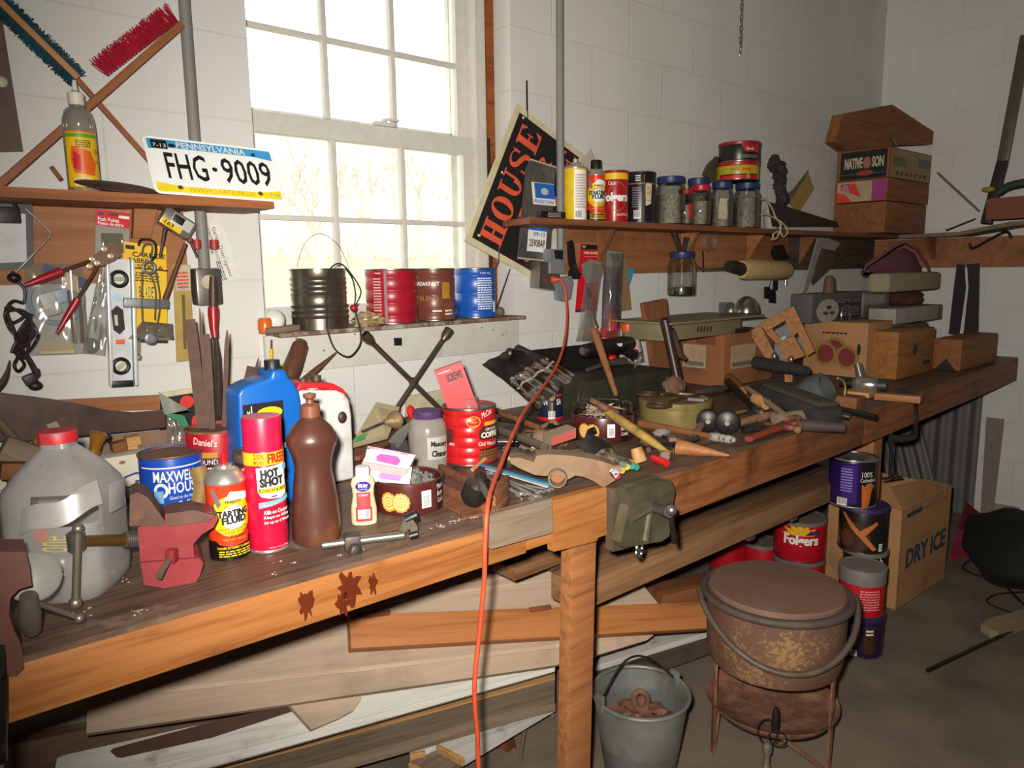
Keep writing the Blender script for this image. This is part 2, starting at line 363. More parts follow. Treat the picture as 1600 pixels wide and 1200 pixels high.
# window: outer frame, two sashes with muntins, panes
b = B(); xl, xr = -1.30, -.431
b.box((xr - .026, .137, 1.87), (.052, .106, 1.36), bev=.003); b.box((xl - .0, .105, 1.87), (.05, .17, 1.36)); b.box(((xl + xr) / 2, .105, 2.53), (.9, .17, .06))
b.box(((xl + xr) / 2, .15, 1.20), (.9, .12, .02)); b.box((xr - .045, .078, 1.87), (.012, .012, 1.36))
win = struct('window_1', b, wpaint)
def sash(nm, y0, y1, x0, x1, z0, z1, st, rb, rt, mus, muz, pn):
    b = B(); yc, t = (y0 + y1) / 2, y1 - y0
    b.box((x0 + st / 2, yc, (z0 + z1) / 2), (st, t, z1 - z0)); b.box((x1 - st / 2, yc, (z0 + z1) / 2), (st, t, z1 - z0))
    b.box(((x0 + x1) / 2, yc, z0 + rb / 2), (x1 - x0 - 2 * st, t, rb)); b.box(((x0 + x1) / 2, yc, z1 - rt / 2), (x1 - x0 - 2 * st, t, rt))
    for x in mus: b.box((x, yc - .002, (z0 + z1) / 2), (.017, t * .7, z1 - z0 - rb - rt), bev=.004)
    for z in muz: b.box(((x0 + x1) / 2, yc - .002, z), (x1 - x0 - 2 * st, t * .66, .015), bev=.004)
    s_ = struct(nm, b, wpaint, win)
    xs = [x0 + st] + list(mus) + [x1 - st]; zs = [z0 + rb] + list(muz) + [z1 - rt]
    for i in range(len(xs) - 1):
        for j in range(len(zs) - 1):
            struct('pane', B().box(((xs[i] + xs[i + 1]) / 2, yc + .004, (zs[j] + zs[j + 1]) / 2), (xs[i + 1] - xs[i] - .012, .003, zs[j + 1] - zs[j] - .01)), pane, s_)
    return s_
sash('lower_sash', .082, .118, -1.29, -.482, 1.211, 1.793, .052, .052, .055, (-1.004, -.768), (1.512,), 6)
sash('upper_sash', .125, .16, -1.275, -.477, 1.762, 2.50, .045, .035, .05, (-.994, -.763), (2.028, 2.27), 9)
b = B(); 
for x in (-1.29, -.487): b.box((x, .19, 1.86), (.05, .02, 1.3))
for z in (1.24, 1.80, 2.49): b.box((-.885, .19, z), (.8, .02, .04))
struct('storm_frame', b, mat('white_storm_frame', '#d8d6d0', .5), win)
b = B().box((-.84, .072, 1.798), (.07, .02, .012), bev=.004).cyl((-.84, .07, 1.803), (-.84, .07, 1.812), .01, .008); b.box((-.815, .066, 1.812), (.05, .01, .007), bev=.003)
struct('sash_lock', b, wpaint, win)
struct('trim_1', B().box((-.4135, .105, 1.86), (.032, .05, 1.32)), wood('brown_trim_wood', '#8a4a22', '#5c2b12', '#94562b'))
struct('trim_2', B().prism([(-1.275, -.084, 1.192), (-.387, -.056, 1.192), (-.387, .12, 1.192), (-1.275, .12, 1.192)], (0, 0, .011)), mat('dirty_sill', '#6b4e40', .8, var=.25, sc=40, dirt='#a89a8c', damt=.5, dsc=25))
b = B().box((-.837, -.009, 1.139), (.9, .018, .106), bev=.002)
for x in (-1.2, -1.12, -1.02, -.98, -.55, -.46, -.5): b.cyl((x, -.0175, 1.12 + (x * 7 % .06)), (x, -.0195, 1.12 + (x * 7 % .06)), .003, m=1, n=8)
struct('trim_3', b, [mat('white_apron_paint', '#c4c0b7', .5, var=.06, sc=20, dirt='#a39a8f', damt=-.05), mat('rusty_nail', '#8c6a48', .6)])
# outdoors, seen through the window
def lawn_fn(a, b_):
    x = -30 + 80 * a; y = .25 + 32 * b_; return (x, y, -.1 + 2.0 * min(1, y / 24) ** .8 + .12 * NZ.noise(V((x * .2, y * .2, 0))))
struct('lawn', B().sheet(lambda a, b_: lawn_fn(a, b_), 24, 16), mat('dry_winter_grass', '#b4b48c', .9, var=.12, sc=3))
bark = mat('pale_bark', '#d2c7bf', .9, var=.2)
def tree(x, y, h, seed, label, r0=.12):
    rnd = random.Random(seed); z = lawn_fn((x + 30) / 80, (y - .25) / 32)[2] - .05
    def grow(b, p, d, L, r, k):
        q = p + d * L * .5 + V((rnd.uniform(-.08, .08), rnd.uniform(-.08, .08), 0)) * L; e = p + d * L
        b.tube([p, q, e], [r, r * .8, r * .62], 6)
        if k == 0: return
        for i in range(rnd.choice((3, 3, 4))):
            ax = V((rnd.uniform(-1, 1), rnd.uniform(-1, 1), rnd.uniform(-.1, .9))).normalized(); grow(b, p + (e - p) * rnd.uniform(.55, 1), (d * .75 + ax * .65).normalized(), L * rnd.uniform(.5, .72), r * .5, k - 1)
    t = T('bare_tree', label, 'tree', (x, y, z)); tb = B(); tb.tube([(x, y, z), (x + .05, y, z + h * .2), (x, y, z + h * .36)], [r0 * 1.2, r0, r0 * .8], 8)
    cb_ = B()
    for i in range(5): grow(cb_, V((x, y, z + h * rnd.uniform(.24, .36))), V((rnd.uniform(-.7, .7), rnd.uniform(-.7, .7), 1)).normalized(), h * rnd.uniform(.2, .3), r0 * .55, 3)
    t.p('trunk', tb, bark); t.p('branches', cb_, bark)
for i, (px, py, h, lb) in enumerate(((455, 20, 5.5, 'tall bare tree outside, furthest to the left beyond the lower panes'), (497, 12, 3.6, 'bare tree on the lawn behind the large unpainted can'), (572, 14, 4.2, 'bare tree outside seen between the window bars above the red can'), (618, 22, 6.0, 'tallest bare tree outside behind the middle panes'), (655, 17, 5.0, 'bare tree outside behind the right lower panes'), (690, 13, 4.3, 'bare tree outside beside the right edge of the lower sash'))):
    q = Yp(px, 380, py); tree(q.x, py, h, 31 + i, lb, .09)
b = B(); rnd = random.Random(4)
for i in range(520):
    y = rnd.uniform(23, 26); q = Yp(rnd.uniform(380, 760), 380, y); h = rnd.uniform(.8, 2.1); z = lawn_fn((q.x + 30) / 80, (y - .25) / 32)[2]
    b.tube([(q.x, y, z - .1), (q.x + rnd.uniform(-.3, .3), y, z + h * .6), (q.x + rnd.uniform(-.7, .7), y, z + h)], [.02, .015, .006], 4)
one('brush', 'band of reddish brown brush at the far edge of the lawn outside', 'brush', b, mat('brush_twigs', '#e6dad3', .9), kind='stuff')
# ---------------------------------------------------------------- shared materials
oldtop = wood('grimy_bench_top', '#614a3c', '#3a2b23', '#735c4c', 1.3, .5, '#8d7c6c', .16, 9)
orange = wood('orange_pine', '#9c6334', '#774221', '#ab7343', .9, .5, '#603619', .16, 4)
worn = wood('worn_rail', '#87522f', '#5f351b', '#95623c', .9, .6, '#4f2c18', .3, 5)
orange2 = wood('orange_pine_leg', '#98623a', '#7a4a2a', '#a77248', .9, .55)
oldwood = wood('old_grey_wood', '#7c6a58', '#54463a', '#8d7b68', 1, .8)
brownw = wood('brown_wood', '#7a4b2d', '#4e2d1a', '#8a5838', 1, .7)
darkw = wood('dark_dusty_wood', '#5d4638', '#3a2a22', '#6e5646', 1, .8)
pinkw = wood('pale_dusty_panel', '#b59c86', '#a38a75', '#bda690', .6, .7, '#8f7c69', .35, 2.5)
palew = wood('raw_pine', '#b88a58', '#94683c', '#c79b69', .9, .65)
plyw = wood('plywood', '#9a6640', '#7d4c2c', '#a87550', .45, .6, '#6f4429', .2, 3)
rust = mat('rust', '#6a4433', .85, var=.3, sc=30, bump=.4, dirt='#8a6248', damt=.45, dsc=14)
steel = mat('worn_steel', '#8f8a82', .35, .85, var=.2, sc=30, dirt='#5b4c40', damt=.25, dsc=15)
chrome = mat('chrome', '#c4c1bb', .28, .75, var=.05)
darkm = mat('dark_metal', '#2f2a27', .45, .6, var=.25, sc=30, dirt='#5e4f43', damt=.2)
blackp = mat('black_plastic', '#191818', .4, var=.15)
whitep = mat('white_print', '#e6e3dc', .5, var=.03)
blackk = mat('black_print', '#141312', .55, var=.1)
redk = mat('red_print', '#c5161c', .45, var=.06)
yelk = mat('yellow_print', '#e3b512', .45, var=.05)
cardb = mat('cardboard', '#a87a50', .85, var=.08, sc=12, dirt='#8f6642', damt=.3, dsc=6)
card2 = mat('brown_cardboard', '#8f5a34', .85, var=.1, sc=12, dirt='#74462a', damt=.35, dsc=6)
tin = mat('bare_tin', '#8d857a', .32, .9, var=.15, sc=20, dirt='#6c5b4c', damt=.3)
film = clear('plastic_film', (.95, .95, .94, 1), .07, .12, '#cfc8bf', .16)
glassm = clear('jar_glass', (.9, .92, .9, 1), .09, .04)
hazy = clear('dusty_clear_plastic', (.9, .9, .88, 1), .07, .12, '#b3aa9c', .35)

def plank(name, label, cat, p0, p1, wd, th, m, up=(0, 0, 1), bev=.002, grp=None):
    p0, p1 = V(p0), V(p1); R = frame(p1 - p0, up); L = (p1 - p0).length
    return one(name, label, cat, B().box((p0 + p1) / 2, (L, wd, th), R, 0, bev), m, p0, R, grp)

# ---------------------------------------------------------------- workbench
ZB = .88
t = T('workbench', 'long wooden workbench with a grimy dark top and orange pine front edge', 'workbench', (-1, -.45, 0))
def top(b, pts, z0, z1): b.prism([(x, y, z0) for x, y in pts], (0, 0, z1 - z0)); return b
for k, (ya, yb) in enumerate(((-.005, -.3), (-.303, -.585))):
    t.p('top_plank', top(B(), [(-2.7, ya), (2.372, ya), (2.372, yb), (-2.7, yb)], ZB - .03, ZB - .001 - .0005 * k), oldtop)
t.p('top_plank', top(B(), [(-2.7, -.588), (-.83, -.588), (-.83, -.893), (-1.25, -.884), (-1.57, -.873), (-1.97, -.860), (-2.7, -.845)], ZB - .010, ZB - .001), oldtop)
t.p('top_plank', top(B(), [(-.828, -.588), (2.372, -.588), (2.372, -.775), (.42, -.862), (-.76, -.885), (-.828, -.893)], ZB - .010, ZB - .002), oldtop)
def fascia(x0, y0, x1, y1, z0, z1, m=orange, th=.036):
    R = frame((x1 - x0, y1 - y0, 0)); c = V(((x0 + x1) / 2, (y0 + y1) / 2 + th / 2, (z0 + z1) / 2)); L = math.hypot(x1 - x0, y1 - y0)
    return B().box(c, (L, th, z1 - z0), R, 0, .003)
t.p('front_rail', fascia(-2.7, -.846, -1.13, -.882, .795, ZB - .010), orange)
b = fascia(-1.13, -.882, -.80, -.888, .80, ZB - .010); t.p('front_rail', b, orange)
t.p('front_rail', fascia(-.80, -.889, .42, -.864, .757, ZB - .010), worn)
t.p('front_rail', fascia(.42, -.864, 2.372, -.777, .757, ZB - .010), worn)
# spill stains with their own shape on the left rail
rnd = random.Random(9)
for cx, cy, sx, sy in ((480, 945, 13, 24), (548, 920, 18, 30), (536, 945, 10, 22), (583, 912, 7, 16)):
    pts = []; b = B()
    for i in range(22):
        a = 2 * PI * i / 22; k = rnd.uniform(.55, 1.25); q = Yp(cx + sx * k * math.cos(a), cy + sy * k * math.sin(a), -.874 - .002); pts.append(q)
    yy = [(-.846 + (q.x + 2.7) / 1.57 * -.036) - .0012 for q in pts]; b.prism([(q.x, y_, q.z) for q, y_ in zip(pts, yy)], (0, .001, 0))
    t.p('spill_stain', b, mat('dark_spill', '#5a2410', .35), label='dark drip stains on the orange front rail')
b = B(); rnd = random.Random(17)
for cx, cy, n, sp in ((745, 826, 26, 30), (700, 818, 12, 26), (455, 880, 5, 10), (440, 905, 3, 6), (190, 905, 6, 14), (222, 962, 9, 9), (560, 870, 4, 20), (120, 960, 5, 30), (860, 790, 8, 20)):
    for i in range(n):
        q = Zp(cx + rnd.gauss(0, sp), cy + rnd.gauss(0, sp * .22), ZB + .0002); r = rnd.uniform(.0008, .003); q.y = max(q.y, -.838 + .02 * rnd.random()); b.prism([q + V((r * math.cos(a) * rnd.uniform(.6, 1.3), r * math.sin(a), 0)) for a in (0, 1.2, 2.5, 3.8, 5.1)], (0, 0, .0006))
t.p('paint_flecks', b, mat('fleck_white', '#b9b3a2', .7), kind='stuff', label='pale flecks and chips scattered on the bench top')
# blocks on the front edge
b = pixslab(B(), ((762, 806), (770, 803), (862, 778), (865, 832), (768, 858)), -.905, .016); t.p('edge_block', b, oldwood, label='grey weathered block on the front edge')
b = pixslab(B(), ((862, 783), (931, 764), (957, 760), (957, 832), (935, 840), (932, 846), (866, 862)), -.894, .02); t.p('edge_block', b, orange)
# legs
def leg(x0, x1, y0, y1, dx=0): 
    R = frame((dx, 0, -1), (0, -1, 0)); return B().box(((x0 + x1) / 2 - dx * -.0, (y0 + y1) / 2, .40), (.8, y1 - y0 if False else x1 - x0, y1 - y0), R, 0, .003), R
xr_ = Yp(927, 832, -.872).x; xl_ = Yp(871, 842, -.836).x
b, R_ = leg(xl_, xr_, -.872, -.836, -.03); t.p('leg', b, orange2)
x2 = Yp(1331, 700, -.70).x; b, R_ = leg(x2, x2 + .078, -.78, -.70); t.p('leg', b, orange2)
for x in (-2.45, .9, 1.6): t.p('leg', B().box((x, -.07, .425), (.089, .06, .85)), orange2)
b, R_ = leg(-2.5, -2.41, -.845, -.8); t.p('leg', b, orange2)
for x in (.06, .34): t.p('cross_brace', B().box((x, -.345, .479), (.036, .66, .04)), darkw)

# planks stored on the braces
plank('shelf_plank', 'long brown plank stored on the bench braces, front one, behind the woodworking vise', 'plank', (Yp(884, 870, -.66).x, -.66, .535), (Yp(1283, 768, -.66).x, -.66, .535), .11, .07, wood('tan_plank', '#8a6544', '#65462d', '#9a7551', .8, .7))
plank('shelf_plank', 'dark brown plank lying behind the front plank under the bench', 'plank', (Yp(880, 870, -.53).x, -.53, .53), (Yp(1283, 768, -.53).x - .05, -.53, .53), .13, .06, darkw)
plank('shelf_plank', 'narrow brown plank lying on top of the others under the bench', 'plank', (Yp(786, 870, -.52).x, -.52, .578), (.36, -.505, .578), .09, .034, wood('tan_plank2', '#7b5638', '#57391f', '#8b6443', .8, .7))

# ---------------------------------------------------------------- lumber under the bench
A_ = Yp(135, 1146, -.26); B_ = Zp(1030, 985, .25); C_ = Yp(985, 890, -.47)
eu = (B_ - A_).normalized(); nP = eu.cross((C_ - B_).normalized()).normalized()
if nP.dot(CAM - A_) < 0: nP = -nP
ev = nP.cross(eu).normalized(); ev = ev if ev.z > 0 else -ev
RP = Mx((eu, -nP.cross(eu) if False else nP.cross(eu), nP)).transposed()
def onP(px, py, off=0): return Pp(px, py, A_ + nP * off, nP)
def panel(name, label, cat, pix, off, th, m, bev=0):
    pts = [onP(x, y, off) for x, y in pix]; b = B().prism(pts, -nP * th); return one(name, label, cat, b, m, pts[0], RP)
up_ = ev
W_ = min((-.03 - A_.y) / ev.y, .46)
tl, tr = A_ + ev * W_, onP(985, 890) + ev * .14
pan = T('table_leaf', 'large dusty pale wooden panel with a routed edge, leaning under the bench', 'panel', A_, RP)
pts = [A_, onP(865, 1040), onP(925, 1026), onP(1012, 1000), onP(1031, 984), onP(1030, 945), onP(985, 890), tr, tl]
pan.p('panel', B().prism(pts, -nP * .022), pinkw)
b = B()
def strip(pa, pb, wd, off=.004):
    q0, q1 = onP(*pa), onP(*pb); R = frame(q1 - q0, nP); b.box((q0 + q1) / 2 + nP * off * .4, ((q1 - q0).length, wd, off), R, 0, .0015)
strip((200, 1085), (560, 1046), .012); strip((560, 1046), (868, 1010), .012); strip((868, 1010), (975, 985), .012)
strip((600, 940), (868, 905), .01); strip((700, 918), (868, 890), .008); strip((930, 915), (975, 910), .006)
pan.p('bead_molding', b, wood('pale_panel_bead', '#c4ab93', '#b39a84', '#cbb49e', .6, .7))
panel('offcut_board', 'small pinkish rounded offcut board sticking out under the pale panel', 'board', ((449, 1098), (470, 1087), (563, 1076), (564, 1092), (552, 1110), (530, 1122), (487, 1140)), -.024, .02, pinkw)
ww = wood('white_painted_wood', '#c9c5bd', '#aaa49a', '#d2cfc8', .8, .6, '#8f877b', .1, 8)
dp = T('shutter_panel', 'white painted slotted board lying under the pale panel', 'board', onP(95, 1185, -.05), RP)
dp.p('board', B().prism([onP(x, y, -.05) for x, y in ((90, 1184), (104, 1179), (300, 1135), (867, 1030), (867, 1049), (400, 1180), (250, 1220), (70, 1265))], -nP * .02), ww)
dp.p('slot', B().prism([onP(x, y, -.049) for x, y in ((172, 1174), (177, 1169), (330, 1128), (460, 1098), (462, 1110), (330, 1153), (190, 1184), (182, 1183))], -nP * .004), mat('dark_slot', '#4a2f22', .8))
b = B()
for (a_, b2) in (((200, 1214), (867, 1040)), ((120, 1222), (300, 1178))):
    q0, q1 = onP(*a_, -.05), onP(*b2, -.05); b.box((q0 + q1) / 2 + nP * .001, ((q1 - q0).length, .007, .006), frame(q1 - q0, nP), 0, .001)
dp.p('bead_molding', b, ww)
# plywood sheet against the wall at the far left
pts = [Yp(x, y, -.12) for x, y in ((8, 1166), (126, 1142), (330, 1102), (820, 1010), (820, 1110), (8, 1270))]
one('plywood_sheet', 'brown plywood sheet standing on edge behind the lumber, at the far left under the bench', 'board', B().prism(pts, (0, .018, 0)), wood('brown_ply', '#7d6350', '#65503f', '#8a6f5a', .7, .8), pts[0])
pts = [Yp(x, y, -.06) for x, y in ((8, 1163), (126, 1139), (340, 1090), (340, 1125), (8, 1200))]
one('wood_strip', 'orange wood strip along the wall above the brown plywood sheet', 'board', B().prism(pts, (0, .03, 0)), palew, pts[0])
def zboard(name, label, pix, z, th, m, cat='board', cut=None):
    pts = [Zp(x, y, z) for x, y in pix]; d = (pts[1] - pts[0]); R = frame(d)
    if not cut: return one(name, label, cat, B().prism(pts, (0, 0, -th)), m, pts[0], R)
    t = T(name, label, cat, pts[0], R); t.p('board', B().prism(pts, (0, 0, -th)), m)
    q0, q1 = [Zp(*c_, z) for c_ in cut]; e = q1 - q0; nrm = e.normalized().cross(V((0, 0, 1))); nrm = nrm if nrm.dot(CAM - q0) > 0 else -nrm
    t.p('cut_end', B().box((q0 + q1) / 2 + nrm * .003 - V((0, 0, th / 2)), (e.length, .01, th), frame(e), 0, .002), palew, label='orange raw cut end')
zboard('plank', 'long grey dusty plank with a rough orange edge, on the floor below the white board', ((330, 1208), (867, 1062), (867, 1092), (480, 1200), (330, 1243)), .16, .035, oldwood)
zboard('wood_strip', 'narrow orange strip along the far edge of the grey plank', ((330, 1192), (867, 1046), (867, 1059), (330, 1206)), .163, .03, palew)
zboard('plank', 'white painted plank end nearest the orange cord, cut at an angle', ((684, 1162), (867, 1094), (868, 1100), (726, 1184)), .11, .022, ww, cut=((684, 1162), (726, 1184)))
zboard('plank', 'short grey plank with an orange cut end below the white plank', ((641, 1190), (690, 1166), (722, 1184), (690, 1215)), .085, .024, oldwood, cut=((641, 1190), (690, 1213)))
zboard('plank', 'white painted strip beside the grey plank with a broken orange end', ((640, 1176), (690, 1148), (700, 1155), (664, 1172)), .10, .022, ww, cut=((640, 1176), (664, 1172)))
q0, q1 = onP(545, 990, .03), onP(1108, 963, .03); pb = T('pine_board', 'reddish pine board lying across the pale panel behind the front bench leg', 'board', q0, frame(q1 - q0, nP))
pb.p('board', B().box((q0 + q1) / 2, ((q1 - q0).length, .085, .034), frame(q1 - q0, nP), 0, .002), wood('red_pine', '#b07040', '#8a4f28', '#bd7d4c', .8, .55))
for px_, w_ in ((575, .09), (812, .07)):
    q = q0 + (q1 - q0) * ((px_ - 545) / 563) + nP * .018 + nP.cross((q1 - q0).normalized()) * .04; k = 1
    if prj(q)[1] > 985: q -= nP.cross((q1 - q0).normalized()) * .08
    pb.p('splinter', B().box(q, (w_, .014, .01), frame(eu, nP), 0, .004), mat('torn_wood', '#7a4526', .9))
zboard('plank', 'dark grey plank on the floor between the front bench leg and the kettle', ((915, 1048), (1110, 986), (1112, 1004), (922, 1070)), .10, .04, mat('dark_plank', '#4c4038', .85, var=.15, sc=20))
zboard('plank', 'white plank under the right end of the pale panel', ((945, 1014), (1040, 988), (1108, 976), (1110, 986), (930, 1040)), .12, .02, ww)
plank('beam_end', 'thick brown beam end lying beside the kettle', 'beam', Zp(1022, 934, .24), Zp(1120, 914, .24), .10, .06, brownw)
b = pixslab(B(), ((962, 862), (1018, 862), (1018, 919), (985, 919)), -.30, .03)
t = T('box_end', 'blue and white striped box with an orange side, standing behind the pale panel', 'box', Yp(1000, 919, -.30)); t.p('face', b, mat('pale_blue_print', '#7aa0cc', .6))
b = B()
for i in range(5): pixslab(b, ((975, 866 + i * 11), (1013, 864 + i * 11), (1013, 868 + i * 11), (978, 870 + i * 11)), -.3015, .001)
t.p('stripes', b, whitep); t.p('side', pixslab(B(), ((1019, 862), (1038, 862), (1038, 917), (1019, 919)), -.30, .03), mat('orange_box_side', '#a9522c', .7, dirt='#c9b9a5', damt=.2))
one('concrete_block', 'grey concrete slab leaning in the shade left of the red cans', 'block', pixslab(B(), ((1042, 908), (1078, 866), (1110, 850), (1112, 905)), -.12, .06), mat('grey_slab', '#5f584e', .9, bump=.3))
# ---------------------------------------------------------------- on the floor
folred = mat('can_red', '#b01522', .35, var=.05, dirt='#7d1a1c', damt=.2); purp = mat('can_purple', '#2a1a3c', .3, .2); blackcan = mat('can_black', '#1b1513', .35, var=.2)
dusty = mat('dusty_grey_lid', '#6f665e', .85, var=.1, dirt='#857b70', damt=.3)
def can(name, label, cat, c, r, h, mb, lid=None, rim=tin, inside=None, ribs=0, grp=None, rough_in=None, lidh=.012, rims=True):
    """a round can: body (ribbed or not), rolled rims, a lid or an open top whose inside shows"""
    c = V(c); t = T(name, label, cat, c, None, grp); pr = [(r * .985, .0), (r, .003)]
    if ribs:
        z = h * .12
        for i in range(ribs):
            k = h * (.15 + .7 * i / max(1, ribs - 1)); pr += [(r, k - .004), (r - .0016, k - .0015), (r - .0016, k + .0015), (r, k + .004)]
    pr += [(r, h - .003), (r * .985, h)]
    if lid is None: pr += [(r * .96, h), (r * .96, h * .12), (.0002, h * .12)]
    else: pr += [(.0002, h)]
    b = B(); b.lathe(c, pr, 40)
    if lid is None: # inside gets its own metal
        t.p('body', b, mb); b2 = B().lathe(c, [(r * .955, h * .13), (r * .955, h - .001)], 40); vs = b2
        b2 = B(); b2.lathe(c, [(r * .94, h * .13), (r * .957, h * .14), (r * .957, h - .002), (r * .945, h - .002), (r * .945, h * .14), (.0002, h * .135)], 40); t.p('lining', b2, inside or tin)
    else: t.p('body', b, mb)
    if rims:
        for z in ((.003, h - .002) if lid is None else (.003,)): t.p('rim', B().lathe(c, [(r - .001, z - .003), (r + .0015, z - .002), (r + .002, z), (r + .0015, z + .002), (r - .001, z + .003), (r - .0025, z)], 40), rim)
    if lid is not None:
        t.p('lid', B().lathe(c, [(r + .0015, h - lidh), (r + .0025, h - lidh + .002), (r + .0025, h + .002), (r + .0005, h + .0035), (r - .005, h + .0035), (r - .007, h + .0015), (.0003, h + .0015)], 40), lid)
    return t
def lab(t, pr, mats, name='label'):
    base = [o for o in t.o.children if o.name.split('.')[0] in ('body', 'card', 'carton', 'box', 'sheet', 'case', 'sleeve')]
    return t.p(name, pr.b, mats, base[0] if base else None)
# can stacks beside the cardboard box
c = V((.471, -.868, 0)); t = can('coffee_can', 'purple coffee can on the floor in front, under the grey-lidded red can', 'can', c, .078, .145, purp, mat('purple_lid', '#2f2350', .4))
p = cp(c, .078, -25); p.lines(-.05, .05, .03, .12, 9, 1); p.bars(.0, .008, .03, .03, 0, 2); p.rect(.05, .02, .085, .12, 3); p.lines(.055, .09, .08, .115, 2, 0); lab(t, p, [whitep, mat('grey_print', '#5d5563', .5), blackk, mat('brown_picture', '#3b2413', .4)])
c = V((.470, -.866, .1495)); t = can('coffee_can', 'red can with a tall grey lid, on top of the purple can in front', 'can', c, .076, .165, folred, mat('grey_lid', '#77726b', .6, dirt='#8d857b', damt=.3), lidh=.05)
p = cp(c, .076, 20); p.lines(-.03, .03, .04, .105, 8, 0); lab(t, p, [mat('pink_print', '#d98b83', .5)])
c = V((.615, -.81, 0)); t = can('coffee_can', 'red can reading COFFEE at the bottom of the rear stack by the cardboard box', 'can', c, .074, .165, folred, dusty)
p = cp(c, .074, 18); p.rect(-.0, .105, .06, .135, 1); p.text('COFFEE', -.035, .082, .06, .103, 0, .01); p.ell(.02, .04, .03, .03, 2, wob=.1); p.ell(.02, .132, .016, .022, 3); lab(t, p, [whitep, yelk, mat('brown_beans', '#7a2418', .5), mat('orange_print', '#d8761c', .5)])
c = V((.615, -.81, .1695)); t = can('coffee_can', 'dark brown can in the middle of the rear stack by the cardboard box', 'can', c, .076, .155, mat('can_brown', '#2a120d', .35), dusty)
p = cp(c, .076, 14); p.text('Rich', .0, .11, .05, .14, 0, 0, 6); p.ell(.03, .05, .035, .03, 1, wob=.12); lab(t, p, [whitep, mat('brown_beans2', '#5a2415', .5)])
c = V((.605, -.80, .3285)); t = can('coffee_can', 'black can with purple lid and orange swirl picture, third up in rear stack', 'can', c, .083, .165, blackcan, mat('purple_lid2', '#3a2a55', .45, dirt='#6a5a70', damt=.3))
p = cp(c, .083, -6); p.ell(-.02, .06, .055, .06, 2, wob=.06); p.ell(-.045, .05, .025, .03, 3, wob=.12)
p.poly([(-.07, .14), (-.06, .145), (.0, .085), (.055, .125), (.06, .115), (.018, .07), (.06, .02), (.045, .015), (.002, .06), (-.03, .09)], 1); p.rect(.065, .01, .085, .16, 4); p.bars(.068, .012, .083, .04, 0, 4); lab(t, p, [whitep, mat('orange_swirl', '#b4652c', .4), mat('dark_beans', '#3a1e12', .5), mat('dark_beans2', '#57331f', .5), blackk])
c = V((.575, -.765, .4985)); t = can('coffee_can', 'open purple and black can at the very top of the rear stack', 'can', c, .081, .175, blackcan, None, chrome, tin)
p = cp(c, .081, -10); p.rect(-.1, .012, .04, .165, 4 + 1); p.rect(-.02, .02, .03, .155, 1); p.lines(-.025, .06, .015, .15, 9, 2); p.bars(-.035, .008, .0, .035, 0, 3); p.text('100%', .045, .115, .085, .135, 0); p.text('Colombian', .04, .098, .1, .112, 0); p.poly([(.05, .0), (.075, .01), (.09, .09), (.07, .07), (.045, .09)], 4); p.ell(.075, .08, .018, .014, 4); lab(t, p, [whitep, mat('violet_print', '#4a2f86', .25, .4), mat('violet_light', '#8f7ab8', .4), blackk, mat('orange_swirl2', '#b9602a', .4), mat('violet_dark', '#2f1d5c', .3, .4)])
q = Zp(1251, 806, .335); c = V((q.x, q.y, .168)); R0 = 77 * dep(q) / FPX / 2
t = can('coffee_can', 'red coffee can with a yellow sunburst label and dusty lid, behind the kettle', 'can', c, R0, .165, folred, dusty)
p = cp(c, R0, 0); p.poly([(-.055, .115)] + [(.0 + .075 * math.cos(a) * (.62 if i % 2 else 1), .12 + .05 * math.sin(a) * (.55 if i % 2 else 1)) for i, a in enumerate([PI - k * PI / 12 for k in range(13)])] + [(.055, .115)], 1); p.poly([(.02, .118), (.045, .14), (.06, .128), (.08, .142), (.085, .118)], 2); p.text('Folgers', -.062, .063, .075, .118, 0, .03); lab(t, p, [whitep, mat('sun_yellow', '#e0a91e', .4), mat('mountain_blue', '#27305e', .5)])
can('coffee_can', 'red can underneath the sunburst can, mostly hidden by the kettle', 'can', (q.x, q.y, 0), R0, .164, folred, dusty)
for px, py, z, lb in ((1292, 793, .335, 'red can tucked behind the right side of the sunburst can'), (1138, 836, .19, 'red can furthest left behind the kettle'), (1192, 846, .165, 'red can with a dusty lid between the leftmost red can and the sunburst can')):
    q = Zp(px, py, z); r = .078
    if px == 1292: q = q + V((-.05, .10, 0))
    t = can('coffee_can', lb, 'can', (q.x, q.y, z - .165 if z > .2 else 0), r, .165 if z > .2 else z, folred if px != 1146 else mat('dark_red_can', '#7d1019', .4), dusty if px != 1292 else None)
    if px == 1146: p = cp((q.x, q.y, 0), r, -30); p.bars(-.03, .03, .0, .07, 0, 1); p.text('C', .05, .08, .07, .11, 0); lab(t, p, [whitep, blackk])
    if px == 1292: can('coffee_can', 'red can on the floor holding up the can behind the sunburst can', 'can', (q.x, q.y, 0), r, .165, folred, dusty)
# cardboard box
P0 = Zp(1400, 955, 0); P1 = Zp(1476, 903, 0); ex = (P1 - P0); W = ex.length; ex.normalize(); ey = V((-ex.y, ex.x, 0)); H = .415; D = .30
t = T('cardboard_box', 'open cardboard box printed DRY ICE, standing on the floor behind the can stacks', 'box', P0, frame(ex))
def bx_(o, a, b_, c_, th=.005): return B().prism([o, o + a, o + a + b_, o + b_], c_.normalized() * th)
up3 = V((0, 0, 1))
t.p('front_panel', bx_(P0, ex * W, up3 * H, ey), cardb); t.p('side_panel', bx_(P0, ey * D, up3 * H, ex), cardb); t.p('side_panel', bx_(P0 + ex * W, ey * D, up3 * H, -ex), cardb); t.p('back_panel', bx_(P0 + ey * D, ex * W, up3 * H, -ey), cardb); t.p('bottom_panel', bx_(P0, ex * W, ey * D, up3), cardb)
o = P0 + up3 * H; fa, fb = Dp(1389, 763, dep(o) - .02), Dp(1441, 750, dep(o + ex * W) - .05)
